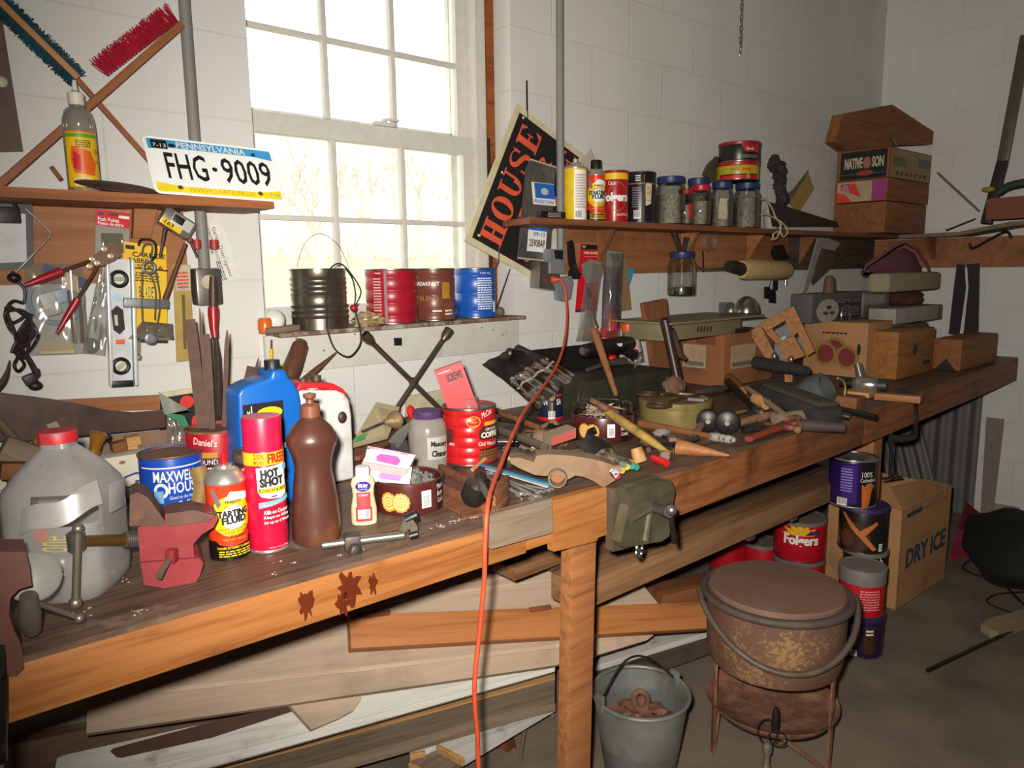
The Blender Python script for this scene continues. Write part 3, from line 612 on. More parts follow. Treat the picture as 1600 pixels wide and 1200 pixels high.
t.p('flap', B().prism([o, o + ex * W, fb, fa], (0, 0, .005)), cardb)
o2 = P0 + ey * D + up3 * H; t.p('flap', B().prism([o2, o2 + ex * W, o2 + ex * W + ey * .12 - up3 * .10, o2 + ey * .12 - up3 * .10], (0, 0, .005)), cardb)
p = Print(flat(P0, ex, up3)); p.text('DRY ICE', W * .12, H * .38, W * .93, H * .58, 0, .03); p.text('Frosted', W * .18, H * .6, W * .62, H * .68, 1, 0, 0, .3); p.rect(W * .08, H * .9, W * .38, H * .945, 0); p.text('KEEP COLD', W * .45, H * .9, W * .9, H * .935, 1)
t.p('printing', p.b, [mat('teal_print', '#1f3f4c', .7), mat('faded_print', '#7a5f42', .8)])
# bayou kettle on its stand
K = V((-.27, -.95, 0)); dk = (CAM - K); dk.z = 0; dk.normalize(); ek = V((-dk.y, dk.x, 0))  # ek: to the right as seen
rk = .188; rustk = mat('rusty_kettle', '#6d4a3a', .8, var=.2, sc=20, bump=.3, dirt='#5a3a2d', damt=.4, dsc=6)
def kettle_mat():
    m, t_, b_, N = nt('rusty_kettle_flaked'); L = t_.links.new; tc = N('TexCoord'); n1 = N('TexNoise'); n1.inputs['Scale'].default_value = 90; n1.inputs['Detail'].default_value = 8; n1.inputs['Roughness'].default_value = .7; L(tc.outputs['Object'], n1.inputs['Vector'])
    n2 = N('TexNoise'); n2.inputs['Scale'].default_value = 5; n2.inputs['Detail'].default_value = 3; L(tc.outputs['Object'], n2.inputs['Vector'])
    mu = N('Math', operation='MULTIPLY'); L(n1.outputs['Fac'], mu.inputs[0]); L(n2.outputs['Fac'], mu.inputs[1]); f = ramp(t_, mu.outputs[0], [(.29, (0, 0, 0, 1)), (.34, (1, 1, 1, 1))])
    base = ramp(t_, n2.outputs['Fac'], [(.3, C('#553629')), (.7, C('#70503f'))]); mx = N('Mix', data_type='RGBA'); L(f, mx.inputs[0]); L(base, mx.inputs[6]); mx.inputs[7].default_value = C('#8f6f45'); L(mx.outputs[2], b_.inputs['Base Color']); b_.inputs['Roughness'].default_value = .75
    return m
t = T('kettle', 'rusty round kettle with a flat lid and thick bail handle on a burner stand', 'kettle', K)
c = K + V((0, 0, .262))
t.p('pot', B().lathe(c, [(.0003, 0), (rk * .80, .004), (rk * .92, .018), (rk * .965, .05), (rk * .98, .13), (rk * .985, .20), (rk * .985, .212), (rk * .93, .212), (rk * .92, .03), (.0003, .02)], 56), kettle_mat())
t.p('rim', B().tube([c + V((rk * 1.02 * math.cos(a), rk * 1.02 * math.sin(a), .208)) for a in [2 * PI * i / 48 for i in range(48)]], .011, 10, 0, True), mat('rim_iron', '#4a3f38', .7, var=.2, bump=.3))
t.p('lid', B().lathe(c + V((0, 0, .212)), [(rk * .93, 0), (rk * .955, .004), (rk * .955, .012), (rk * .93, .017), (rk * .5, .021), (.0003, .023)], 56), mat('rusty_lid', '#6f5245', .85, var=.12, sc=8, bump=.2, dirt='#7e6152', damt=.4, dsc=3))
rot = Mx.Rotation(math.radians(14), 3, 'Z'); d2, e2 = rot @ dk, rot @ ek; phi = math.radians(47)
pts = [c + V((0, 0, .205)) + e2 * -math.cos(a) * rk * 1.10 + d2 * math.sin(a) * rk * 1.08 - up3 * math.sin(a) ** 1.3 * .125 for a in [PI * min(max(i / 30, 1e-4), .9999) for i in range(31)]]
t.p('bail_handle', B().tube(pts, .0085, 10), mat('bail_iron', '#5a4d43', .6, .3, var=.2))
for a, s_ in ((150, 1), (28, 1), (270, 1)):
    a = math.radians(a); d = -ek * -1 * math.cos(a) * 1 + dk * math.sin(a) if False else ek * math.cos(a) + dk * math.sin(a) * .9
    p0 = K + d * rk * .93; p1 = K + d * rk * .90
    lg = t.p('leg', B().box((p0 + p1) / 2 + V((0, 0, .155)), (.006, .022, .31), frame(d, up3), 0, .002), rust)
    q = K + (ek * math.cos(a + .9) + dk * math.sin(a + .9) * .9) * rk * .8
    t.p('leg_brace', B().tube([p1 + V((0, 0, .01)), q + V((0, 0, .125))], .006, 8), rust)
t.p('heat_shield', B().lathe(K + V((0, 0, .118)), [(.0003, .0), (rk * .5, .004), (rk * .85, .022), (rk * .93, .04), (rk * .95, .042), (rk * .95, .038), (rk * .86, .016), (rk * .5, -.004), (.0003, -.006)], 48), rust)
bq = K + dk * rk * .98 + ek * -.005
bn = t.p('burner_valve', B().lathe(bq + V((0, 0, .02)), [(.006, 0), (.006, .02), (.011, .022), (.011, .05), (.008, .055), (.008, .085), (.013, .088), (.013, .108), (.006, .114), (.0003, .115)], 14), mat('brass_dull', '#7d7362', .5, .5, dirt='#4d4136', damt=.4))
t.p('ring', B().tube([bq + ek * (.0 + .024 * math.cos(a)) + V((0, 0, .165 + .036 * math.sin(a))) for a in [2 * PI * i / 20 for i in range(20)]], .0022, 6, 0, True), darkm, bn)
t.p('ring', B().tube([bq + ek * (.025 + .022 * math.cos(a)) + V((0, 0, .152 + .02 * math.sin(a))) for a in [2 * PI * i / 20 for i in range(20)]], .0022, 6, 0, True), darkm, bn)
t.p('air_nozzle', B().lathe(bq + ek * .018 + V((0, 0, .185)) - dk * .02, [(.008, -.03), (.011, -.01), (.008, .03), (.005, .04)], 12, ends=True), darkm, bn)
t.p('hose_stub', B().tube([bq + V((0, 0, .05)), bq + dk * .03 + ek * .02 + V((0, 0, .05)), bq + dk * .04 + ek * .03 + V((0, 0, .03))], .006, 8), darkm, bn)
# galvanized bucket
q = Zp(1001, 1078, .26); rb = .126; k0 = V((q.x, q.y, 0)); galv = mat('galvanized_zinc', '#7d7f7c', .5, .45, var=.25, sc=9, dirt='#5a554d', damt=.35, dsc=5)
t = T('bucket', 'galvanized bucket of rusty scraps on the floor beside the front bench leg', 'bucket', k0)
t.p('body', B().lathe(k0, [(rb * .68, 0), (rb * .7, .005), (rb * .84, .12), (rb * .85, .124), (rb * .85, .13), (rb * .985, .25), (rb * .96, .25), (rb * .83, .13), (rb * .66, .012), (.0003, .01)], 44), galv)
t.p('rim', B().tube([k0 + V((rb * math.cos(a), rb * math.sin(a), .255)) for a in [2 * PI * i / 44 for i in range(44)]], .0055, 8, 0, True), galv)
dd = (CAM - k0); dd.z = 0; dd.normalize(); ee = V((-dd.y, dd.x, 0)); pa = k0 + (ee * -.8 + dd * .62) * rb; pb_ = k0 + (ee * .72 - dd * .55) * rb
pts = [];
for i in range(21):
    f = i / 20; a = PI * f; pts.append(pa * (1 - f) + pb_ * f + V((0, 0, .26 + .095 * math.sin(a))) + ee * -.015 * math.sin(a))
t.p('bail_handle', B().tube(pts, .003, 8), darkm)
for q_ in (pa, pb_): t.p('ear', B().box(q_ + V((0, 0, .262)), (.03, .012, .045), frame(q_ - k0) @ Mx.Rotation(PI / 2, 3, 'Z'), 0, .004), galv)
p = Print(rnd_(k0, rb * .80, ph(k0) + .35, .0), cut=.02, e0=.003)
for u, v, s_ in ((-.02, .08, .008), (-.008, .085, .006), (.006, .082, .009), (-.015, .068, .01), (.002, .066, .007), (.018, .07, .006), (.012, .09, .004)): p.ell(u, v + .03, s_, s_ * .9, 0, 10, .12)
rndb = random.Random(3)
scr = k0 + V((0, 0, .185)); one('rusty_scraps', 'heap of rusty brown scraps in the galvanized bucket', 'scrap', B().blob(scr - V((0, 0, .02)), (.088, .088, .045), None, .5, 4, 5, 0, 26, 16), rust, kind='stuff')
one('rusty_link', 'rusty chain link sticking up from the scraps in the bucket', 'link', B().tube([scr + ee * .0 + ee * .018 * math.cos(a) + V((0, 0, .045 + .026 * math.sin(a))) for a in [2 * PI * i / 18 for i in range(18)]], .008, 8, 0, True), rust)
# corrugated sheets and strips in the corner under the bench
corr = mat('corrugated_grey', '#66645e', .6, .2, var=.12, sc=8)
one('corrugated_sheet', 'grey corrugated sheet standing upright against the right wall under the bench', 'sheet', B().sheet(lambda a, b_: V((XB - .035 + .012 * math.sin(a * 2 * PI * 7), -.06 - .58 * a, .0 + .84 * b_)), 84, 2, .002), corr)
def skew(a, b_):
    o = V((2.16, -.40, .0)); d = V((.10, .30, 0)); u = V((-.02, .36, .72)) ; return o + V((-.0, -.32, 0)) * a + u * b_ + V((-1, 0, 0)) * .012 * math.sin(a * 2 * PI * 5)
one('corrugated_sheet', 'smaller corrugated sheet leaning at a slant in front of the upright one', 'sheet', B().sheet(lambda a, b_: V((2.20 + .012 * math.sin(a * 2 * PI * 5), -.46 + .34 * a + .32 * b_ * .75 - .06, .10 + .70 * b_ * 1.0)) + V((.06 * b_, 0, 0)), 60, 2, .002), corr)
pts = [Xp(x, y, XB - .02) for x, y in ((1541, 652), (1569, 655), (1552, 800), (1538, 830), (1530, 830))]
one('clear_strip', 'cloudy plastic strip leaning in the corner beside the corrugated sheet', 'strip', B().prism(pts, (.008, 0, 0)), mat('cloudy_strip', '#85796a', .4))
pts = [Zp(1482, 872, .0), Zp(1512, 872, .0), Zp(1533, 832, .02), Zp(1508, 812, .05)]
t = T('dustpan', 'dark red dustpan lying on the floor beside the cardboard box', 'dustpan', pts[0])
n_ = V((0, 0, 1)); t.p('pan', B().prism([pts[0], pts[1], pts[1] * .45 + pts[2] * .55 + n_ * .03, pts[0] * .45 + pts[3] * .55 + n_ * .03], (0, 0, .008)), mat('dark_pink_plastic', '#8a1030', .5)); t.p('back', B().prism([pts[0] * .45 + pts[3] * .55 + n_ * .02, pts[1] * .45 + pts[2] * .55 + n_ * .02, pts[2] + n_ * .09, pts[3] + n_ * .09], (.004, .006, .004)), mat('maroon_plastic', '#5a1020', .5))
q = Zp(1597, 925, .0); one('duffel_bag', 'black lumpy bag on the floor at the right edge', 'bag', B().blob(q + V((.14, .05, .13)), (.20, .30, .16), frame((.6, -.8, 0)), .25, 1.6, 3, 0, 26, 16), mat('black_cloth', '#14120f', .85, bump=.4))
def cordp(pix, z, r, name, label, cat, m, n=8): return one(name, label, cat, B().tube([Zp(x, y, z if not isinstance(z, list) else z[i]) for i, (x, y) in enumerate(pix)], r, n), m)
def smooth(pts, k=6, closed=False):
    P = [V(p) for p in pts]; o = []; n = len(P)
    for i in range(n if closed else n - 1):
        g = lambda j: P[j % n] if closed else P[max(0, min(n - 1, j))]
        a, b_, c_, d = g(i - 1), g(i), g(i + 1), g(i + 2)
        for s_ in range(k): f = s_ / k; o.append(.5 * (2 * b_ + (c_ - a) * f + (2 * a - 5 * b_ + 4 * c_ - d) * f * f + (3 * b_ - a - 3 * c_ + d) * f ** 3))
    if not closed: o.append(P[-1])
    return o
cordm = mat('black_cord', '#1d1916', .6)
one('cable', 'thin black cable looped on the floor in front of the black bag', 'cable', B().tube(smooth([Zp(x, y, .008) for x, y in ((1535, 868), (1515, 875), (1505, 888), (1530, 900), (1562, 906), (1580, 925), (1600, 945))]), .005, 6), cordm)
one('cable', 'second loop of black cable lying above the pale board on the floor', 'cable', B().tube(smooth([Zp(x, y, .008) for x, y in ((1600, 925), (1560, 928), (1542, 938), (1555, 948), (1590, 960), (1605, 962))]), .004, 6), cordm)
zboard('board', 'small pale board with a rounded end lying on the floor at the right edge', ((1533, 975), (1545, 966), (1600, 952), (1640, 950), (1640, 962), (1600, 973), (1560, 986), (1548, 984)), .03, .03, mat('pale_board', '#8a7a5c', .8))
one('iron_rod', 'thin dark rod lying on the floor, pointing at the pale board', 'rod', B().cyl(Zp(1449, 1048, .008), Zp(1605, 974, .008), .007, n=8), darkm)
one('tile_piece', 'pale square tile leaning low against the right wall', 'tile', B().prism([Xp(x, y, XB - .012) for x, y in ((1553, 787), (1592, 793), (1592, 818), (1553, 812))], (.01, 0, 0)), mat('pale_tile', '#8f897f', .6))
one('dead_leaf', 'dry brown leaf on the floor left of the front bench leg', 'leaf', B().sheet(lambda a, b_: Zp(770 + 32 * a + 6 * b_, 1150 + 22 * b_ - 4 * math.sin(a * 9), .01 + .01 * math.sin(a * 5 + b_ * 3)), 6, 4, .001), mat('dead_leaf_brown', '#6e3a22', .8))
one('root_twig', 'grey twig lying on the floor left of the front bench leg', 'twig', B().tube(smooth([Zp(x, y, z) for x, y, z in ((812, 1188, .01), (815, 1165, .02), (822, 1135, .04), (838, 1118, .05), (850, 1108, .05), (866, 1120, .03))]), [.008 - .0001 * i for i in range(31)], 7), mat('twig', '#6b5a49', .9))
# ---------------------------------------------------------------- left wall: shelf, conduit, hanging tools
SH = 1.53
t = T('wall_shelf', 'wooden wall shelf left of the window with a plywood back board', 'shelf', (-1.9, -.1, 1.34))
t.p('shelf_board', B().prism([(-2.7, -.2, SH - .02), (-1.318, -.2, SH - .02), (-1.318, -.003, SH - .02), (-1.412, -.003, SH - .02), (-1.412, -.058, SH - .02), (-1.462, -.058, SH - .02), (-1.462, -.003, SH - .02), (-2.7, -.003, SH - .02)], (0, 0, .02)), wood('shelf_pine', '#96592f', '#6b3d1e', '#a3683c', .9, .6))
xa, xb, xc = -2.7, Yp(206, 440, -.02).x, Yp(294, 440, -.02).x
t.p('back_board', B().box(((xa + xb) / 2, -.011, 1.425), (xb - xa, .018, .168)), plyw)
t.p('back_board', B().box(((xb + xc) / 2 + .001, -.011, 1.42), (xc - xb, .018, .18)), plyw)
t.p('bracket', pixslab(B(), ((211, 305), (250, 307), (236, 372), (208, 372)), -.045, .022), plyw)
def conduit(lb, cx, z0, z1, r=.0135):
    return one('conduit_pipe', lb, 'pipe', B().cyl((cx, -.034, z0), (cx, -.034, z1), r, n=16), mat('conduit_grey', '#7d7b77', .6, 0, var=.06), (cx, -.034, z0))
conduit('grey conduit pipe running up the wall left of the window', -1.437, 1.335, 2.89)
qb = Yp(323, 448, -.03)
t = T('outlet_box', 'metal outlet box at the foot of the left conduit pipe', 'electrical box', (qb.x, 0, qb.z - .06))
t.p('box', B().box((qb.x, -.026, qb.z), (.062, .05, .092), None, 0, .008), steel); t.p('cover_plate', B().box((qb.x, -.0525, qb.z), (.058, .003, .086), None, 0, .001), steel)
t.p('socket', B().cyl((qb.x - .004, -.054, qb.z + .012), (qb.x - .004, -.058, qb.z + .012), .017, n=20), mat('ivory_socket', '#b5a58a', .5))
for i, dx in enumerate((-.012, .014)):
    t.p('conduit_screw', B().lathe((-1.437 + dx * 1.6, -.05, 1.43), [(.002, -.012), (.010, -.011), (.011, 0), (.010, .011), (.0003, .012)], 12), mat('red_clip', '#a02a22', .5), label='red clamp screw on the pipe')
# license plate leaning on the shelf
p0 = Yp(242, 297, -.206); p0.z = SH + .002; p1 = Yp(441, 308, -.206); p1.z = p0.z - .0; ex = (p1 - p0).normalized(); ex = V((ex.x, ex.y, -.02)).normalized()
W = .295; H = .15; best = min((((p0 + V((-.012, q * .15, math.sqrt(1 - q * q) * .15))) , q) for q in [i / 100 for i in range(90)]), key=lambda k: abs(prj(k[0])[1] - 209))
ey = (best[0] - p0); ey = (ey - ex * ey.dot(ex)).normalized()
t = T('license_plate', 'white Pennsylvania license plate FHG-9009 leaning on the left shelf', 'license plate', p0, frame(ex, ey))
def rrect(w_, h_, r, x0=0, y0=0, n=5):
    o = []
    for cx, cy, a in ((w_ - r, h_ - r, 0), (r, h_ - r, 90), (r, r, 180), (w_ - r, r, 270)):
        for i in range(n + 1): th = math.radians(a + 90 * i / n); o.append((x0 + cx + r * math.cos(th), y0 + cy + r * math.sin(th)))
    return o
nn = ex.cross(ey); f = flat(p0, ex, ey)
t.p('plate', B().prism([f(x, y, 0) for x, y in rrect(W, H, .014)], -nn * .0012), mat('plate_white', '#f4f4f2', .3, var=.02))
t.p('rim', B().tube([f(x, y, .0006) for x, y in rrect(W - .006, H - .006, .013, .003, .003)], .0016, 6, 0, True), mat('plate_white', '#f4f4f2'))
p = Print(f); p.poly([(.007, H - .006), (.007, H - .034), (.05, H - .027), (W - .05, H - .027), (W - .007, H - .034), (W - .007, H - .006)], 0); p.poly([(.007, .006), (W - .007, .006), (W - .007, .030), (W - .06, .022), (.06, .022), (.007, .030)], 1)
p.text('FHG', .036, .040, .125, .110, 2, .012); p.ell(.142, .075, .006, .006, 2); p.text('9009', .158, .040, .275, .110, 2, .012); p.text('PENNSYLVANIA', .068, .1235, .225, .1405, 3, .02); p.text('WWW.STATE.PA.US', .072, .009, .222, .021, 4)
p.rect(.014, .117, .048, .140, 5); p.text('7-13', .017, .121, .045, .131, 3); p.ell(.058, .128, .008, .005, 5, wob=.2); p.ell(.243, .127, .006, .006, 6); p.ell(.243, .127, .0025, .0025, 5); p.ell(.055, .017, .006, .006, 7); p.ell(.055, .017, .0025, .0025, 5); p.ell(.235, .017, .006, .006, 7); p.ell(.235, .017, .0025, .0025, 5); p.text('7-16', .258, .012, .282, .020, 8)
t.p('printing', p.b, [mat('plate_blue', '#3f9bcf', .3), mat('plate_yellow', '#efd92f', .3), mat('plate_ink', '#1d1f22', .4), whitep, mat('plate_pale_yellow', '#c9a91a', .4), blackk, mat('plate_blue2', '#22628f', .4), mat('plate_bolt', '#a4822a', .4, .5), mat('plate_grey', '#8c8c8c', .5)])
# bottle on the left shelf
q = V((Yp(133, 285, -.135).x, -.125, SH)); r = .0325 / 2 * 1.9
pr = [(.0003, 0), (r * .9, 0), (r, .006), (r, .135), (r * .97, .15), (r * .8, .168), (r * .45, .178), (r * .43, .182)]
t = T('spray_bottle', 'clear bottle with amber liquid and a yellow label on the left shelf', 'bottle', q)
t.p('body', B().lathe(q, [(a, b_) for a, b_ in pr], 32), clear('cloudy_bottle', (.93, .92, .88, 1), .08, .1, '#b9b3a4', .45))
t.p('liquid', B().lathe(q, [(.0003, .002), (r * .95, .004), (r * .95, .095), (.0003, .096)], 32), mat('amber_liquid', '#b8862c', .3))
t.p('cap', B().lathe(q + V((0, 0, .18)), [(r * .5, 0), (r * .5, .024), (r * .3, .027), (.006, .03), (.0035, .05), (.0003, .052)], 24), mat('white_cap', '#cfc6b8', .5))
p = cp(q, r, 6); p.rect(-.034, .012, .036, .122, 0); p.rect(-.034, .112, .036, .12, 1); p.rect(-.034, .122, .036, .125, 2); p.poly([(-.018, .04), (.02, .035), (.024, .06), (.014, .085), (-.02, .095), (-.024, .07)], 2); p.poly([(-.02, .05), (-.006, .045), (-.004, .075), (-.018, .085)], 3); p.lines(-.012, .092, .016, .108, 4, 5); p.bars(-.018, .014, .012, .03, 4, 5); p.text('TRIPLE', .022, .06, .034, .066, 5); p.text('Ultra', .02, .08, .036, .09, 5)
lab(t, p, [yelk, mat('label_green', '#5f9a2c', .4), mat('label_orange', '#d9601c', .4), redk, whitep, blackk])
q = Yp(178, 284, -.15)
one('putty_knife', 'dark oval blade lying on the left shelf beside the bottle', 'putty knife', B().blob(V((q.x + .0, -.172, SH + .014)), (.082, .028, .006), frame((1, .05, -.06), (0, -.45, 1))), mat('dark_blade', '#3b2620', .5, dirt='#54392e'))
one('wood_splinter', 'small brown sliver leaning on the shelf left of the bottle', 'wood sliver', B().box(Yp(88, 275, -.1) + V((0, 0, .006)), (.03, .006, .008), frame((.5, 0, -.8))), brownw)
# brushes and a saw blade on the wall
def bristles(b, p, d, n, L, sp, sd, r=.0011, k=3):
    rnd = random.Random(sd)
    for i in range(n): pass
y0 = -.05
a_, b_, hd = Yp(281, 36, y0), Yp(170, 122, y0), Yp(-40, 318, y0 - .02)
t = T('push_brush', 'brush with red bristles and a long wooden handle, crossed behind the bottle', 'brush', hd, frame(a_ - hd, (0, -1, 0)))
bk = (a_ - hd).normalized(); nrm = V((0, -1, 0)); side = nrm.cross(bk); side = side if side.z > 0 else -side
t.p('handle', B().box((a_ + hd) / 2 - side * .004, ((a_ - hd).length, .017, .022), frame(bk, nrm), 0, .003), wood('brush_wood', '#8f5633', '#6c3d22', '#9a6340', 1, .55))
bb = B(); rnd = random.Random(5); L = (a_ - b_).length
for i in range(26):
    for j in range(3):
        o = b_ + (a_ - b_) * ((i + .5) / 26) + nrm * (j - 1) * .006 + side * .004
        for k in range(5):
            d = (side + bk * rnd.uniform(-.28, .28) + nrm * rnd.uniform(-.25, .25)).normalized(); l = rnd.uniform(.034, .047)
            bb.tube([o, o + d * l * .6, o + d * l + bk * rnd.uniform(-.004, .004)], [.0014, .0012, .0009], 3)
t.p('bristles', bb, mat('red_bristle', '#b01f36', .5, var=.2), kind='stuff')
a_, b_ = Yp(-14, -10, y0), Yp(122, 122, y0); hd = Yp(246, 262, y0 + .02)
t = T('push_brush', 'brush with teal bristles and a thin handle, crossing the red one', 'brush', hd, frame(a_ - hd, (0, -1, 0)))
bk = (a_ - b_).normalized(); side = nrm.cross(bk)
t.p('back', B().box((a_ + b_) / 2, ((a_ - b_).length, .013, .01), frame(bk, nrm), 0, .002), wood('brush_wood2', '#b07c4e', '#8f5d36', '#bd8a5c', 1, .5))
t.p('handle', B().box((b_ + hd) / 2 + V((0, .012, 0)), ((b_ - hd).length, .012, .012), frame(b_ - hd, nrm), 0, .003), wood('brush_wood', '#8f5633', '#6c3d22'))
bb = B()
for i in range(60):
    for s_ in (-1, 1):
        for k in range(7):
            o = b_ + (a_ - b_) * ((i + rnd.random()) / 60) + side * s_ * .006 - nrm * .004; d = (side * s_ * .8 - nrm * rnd.uniform(-.1, .75) + bk * rnd.uniform(-.5, .5)).normalized(); l = rnd.uniform(.012, .022)
            bb.tube([o, o + d * l], [.0012, .0007], 3)
t.p('bristles', bb, mat('teal_bristle', '#1f4a58', .6, var=.25), kind='stuff')
pts = [Yp(x, y, -.03) for x, y in ((-60, 0), (-4, 0), (2, 22), (36, 236), (-60, 239))]
t = T('rusty_saw', 'brown rusty blade hanging on the wall at the upper left edge', 'saw blade', pts[3]); t.p('blade', B().prism(pts, (0, .006, 0)), mat('brown_rust_blade', '#574236', .6, var=.15, dirt='#3d2c25', damt=.35)); qn = Yp(2, 128, -.031)
t.p('bolt', B().lathe(qn, [(.011, 0), (.011, .003), (.007, .006), (.0003, .007)], 14, frame((1, 0, 0), (0, -1, 0))), mat('pale_bolt', '#b5b39b', .5))
one('curved_hook', 'dark curved hook tip hanging at the left edge below the black cord', 'hook', B().tube(smooth([Yp(x, y, -.04) for x, y in ((-12, 612), (4, 598), (12, 580), (15, 563))], 4), [.011 - .0008 * i for i in range(13)], 8), mat('dark_blade', '#3b2620'))
# clipboard-like framed mirror with a clip
pts = [(-60, 308), (44, 312), (51, 322), (52, 410), (47, 418), (-60, 425)]
t = T('clipboard', 'black clipboard with a shiny sheet under a metal clip at the left edge', 'clipboard', Yp(20, 420, -.04)); t.p('board', pixslab(B(), pts, -.043, .012), mat('dark_clipboard', '#2b2a29', .4))
t.p('sheet', pixslab(B(), ((-60, 330), (40, 334), (42, 409), (-60, 414)), -.0445, .001), mat('shiny_sheet', '#dfe3e3', .15, .3)); qn = Yp(8, 336, -.05)
b = B().box(qn, (.055, .012, .034), None, 0, .003).tube([qn + V((.02 * math.cos(a), -.004, .016 + .018 * math.sin(a))) for a in [PI * i / 10 for i in range(11)]], .004, 8); t.p('clip', b, darkm)
t.p('clip_wire', B().tube([Yp(x, y, -.05) for x, y in ((40, 326), (79, 363), (76, 372), (26, 424))], .0016, 6), steel)
# black cord in a bundle
pix = ((19, 424), (26, 438), (38, 452), (37, 472), (22, 470), (12, 478), (8, 492), (14, 505), (30, 500), (44, 490), (46, 505), (34, 530), (22, 545), (30, 556), (46, 548), (58, 530), (60, 520), (48, 518), (36, 530), (20, 520), (12, 508), (8, 490), (20, 484), (40, 488), (50, 512), (40, 540), (26, 540), (28, 556), (22, 570), (28, 580), (38, 570), (30, 556), (40, 552), (55, 575), (55, 585))
rnd = random.Random(8); pix += tuple((12 + 40 * abs(math.sin(i * 1.7)) + rnd.uniform(-6, 6), 480 + 95 * ((i * .37) % 1)) for i in range(8)) + ((55, 585),)
t = T('appliance_cable', 'black cord tied in a bundle with a plug, hanging on the wall at the left', 'cable', Yp(30, 600, -.05))
t.p('cord', B().tube(smooth([Yp(x, y, -.045 - rnd.uniform(0, .02)) for x, y in pix], 5), .0033, 7), mat('brown_black_cord', '#2a1c1e', .5))
t.p('tie', B().blob(Yp(34, 528, -.055), (.014, .016, .014), None, .25, 3), mat('brown_black_cord', '#2a1c1e')); t.p('knob', B().blob(Yp(22, 434, -.055), (.013, .011, .011)), blackp)
qn = Yp(47, 593, -.05); b = B().box(qn, (.026, .018, .024), frame((1, 0, .4)), 0, .005).blob(qn + V((.008, -.004, -.014)), (.014, .01, .01)); b.box(qn + V((.014, 0, .014)), (.012, .014, .018), None, 0, .004); t.p('plug', b, mat('brown_black_cord', '#2a1c1e'))
# bags on a hook
def bag(name, label, pix, y, mats, seed=1, wob=.006, thick=.016, nu=14, nv=18, cat='bag'):
    """four pixel corners (top-left, top-right, bottom-right, bottom-left) -> a puffed, wrinkled pouch"""
    TL, TR, BR, BL = [Yp(px, py, y) for px, py in pix]; t = T(name, label, cat, (BL + BR) / 2)
    def fn(a, b_, s):
        p = (TL * (1 - a) + TR * a) * (1 - b_) + (BL * (1 - a) + BR * a) * b_; e = min(a, 1 - a, b_, 1 - b_) * 4; e = min(1, e)
        return p + V((0, -s * thick * e ** .6 * (.4 + .6 * b_) - NZ.noise(V((a * 6, b_ * 6, seed))) * wob * e * 1, 0))
    t.p('pouch', B().sheet(lambda a, b_: fn(a, 1 - b_, 1), nu, nv).sheet(lambda a, b_: fn(a, 1 - b_, -.15), nu, nv), mats); return t
t = bag('plastic_bag', 'clear plastic bag holding a blue ring and small packs, hanging on the left wall', ((38, 410), (128, 412), (140, 552), (40, 556)), -.045, film, 2)
qc = Yp(88, 468, -.035); t.p('blue_ring', B().tube([qc + V((.052 * math.cos(a), 0, .052 * math.sin(a))) for a in [2 * PI * i / 32 for i in range(32)]], .0055, 8, 0, True), mat('pale_blue_plastic', '#8db7d9', .4))
t.p('small_pack', B().box(Yp(78, 475, -.05), (.032, .012, .05), frame((1, 0, .25)), 0, .003), mat('grey_pack', '#a9a8a0', .5)); t.p('small_pack', B().box(Yp(97, 462, -.044), (.03, .01, .03), frame((1, 0, .25)), 0, .003), mat('blue_pack', '#9fb9cf', .4)); t.p('paper_strip', pixslab(B(), ((62, 536), (115, 532), (117, 552), (64, 553)), -.05, .001), mat('gold_film', '#b7a982', .3))
b = pixslab(B(), ((70, 412), (92, 420), (86, 432), (66, 424)), -.052, .001); t.p('tag', b, mat('navy_tag', '#28325f', .5)); t.p('tag', pixslab(B(), ((122, 432), (136, 436), (130, 452), (118, 447)), -.052, .001), mat('navy_tag', '#28325f', .5))
t = bag('plastic_bag', 'milky plastic bag with a green item at the bottom, left of the level', ((155, 417), (176, 418), (164, 556), (128, 552)), -.04, film, 7); t.p('green_item', B().blob(Yp(143, 540, -.032), (.016, .006, .018)), mat('dull_green', '#3f5a46', .5))
# chisel-like tools in a brown pouch
t = T('tool_pouch', 'narrow clear pouch with two brown tool bits in front of the plastic bag', 'pouch', Yp(117, 536, -.07))
for dx in (0, 1): t.p('tool_bit', B().tube([Yp(106 + dx * 18, 455, -.066), Yp(117 + dx * 12, 535, -.066)], [.004, .006], 8, flat=.6), mat('brown_bit', '#6a4326', .5))
t.p('sleeve', B().sheet(lambda a, b_: Yp(102 + 22 * a + 8 * (1 - b_) , 536 - 115 * b_, -.072 - .004 * math.sin(a * PI)), 6, 8), film); t.p('header', pixslab(B(), ((103, 425), (121, 432), (124, 458), (105, 452)), -.075, .001), mat('kraft_tag', '#b09a78', .6))
# pruning loppers
t = T('loppers', 'loppers with red handles and a brown metal head hung above the plastic bags', 'loppers', Yp(165, 400, -.08))
h0, h1 = Yp(141, 407, -.085), Yp(38, 446, -.095); t.p('handle', B().tube([h0, h0 * .55 + h1 * .45], [.007, .0085], 8, flat=.5), mat('brown_metal', '#6b4a3a', .5, .4)); t.p('grip', B().tube([h0 * .55 + h1 * .45, h0 * .2 + h1 * .8, h1], [.010, .008, .003], 10), mat('red_grip', '#a01c26', .35))
h0, h1 = Yp(154, 414, -.085), Yp(88, 522, -.085); t.p('handle', B().tube([h0, h0 * .5 + h1 * .5], [.007, .0075], 8, flat=.5), mat('brown_metal', '#6b4a3a', .5, .4)); t.p('grip', B().tube([h0 * .5 + h1 * .5, h0 * .25 + h1 * .75, h1], [.0085, .007, .003], 10), mat('red_grip', '#a01c26', .35))
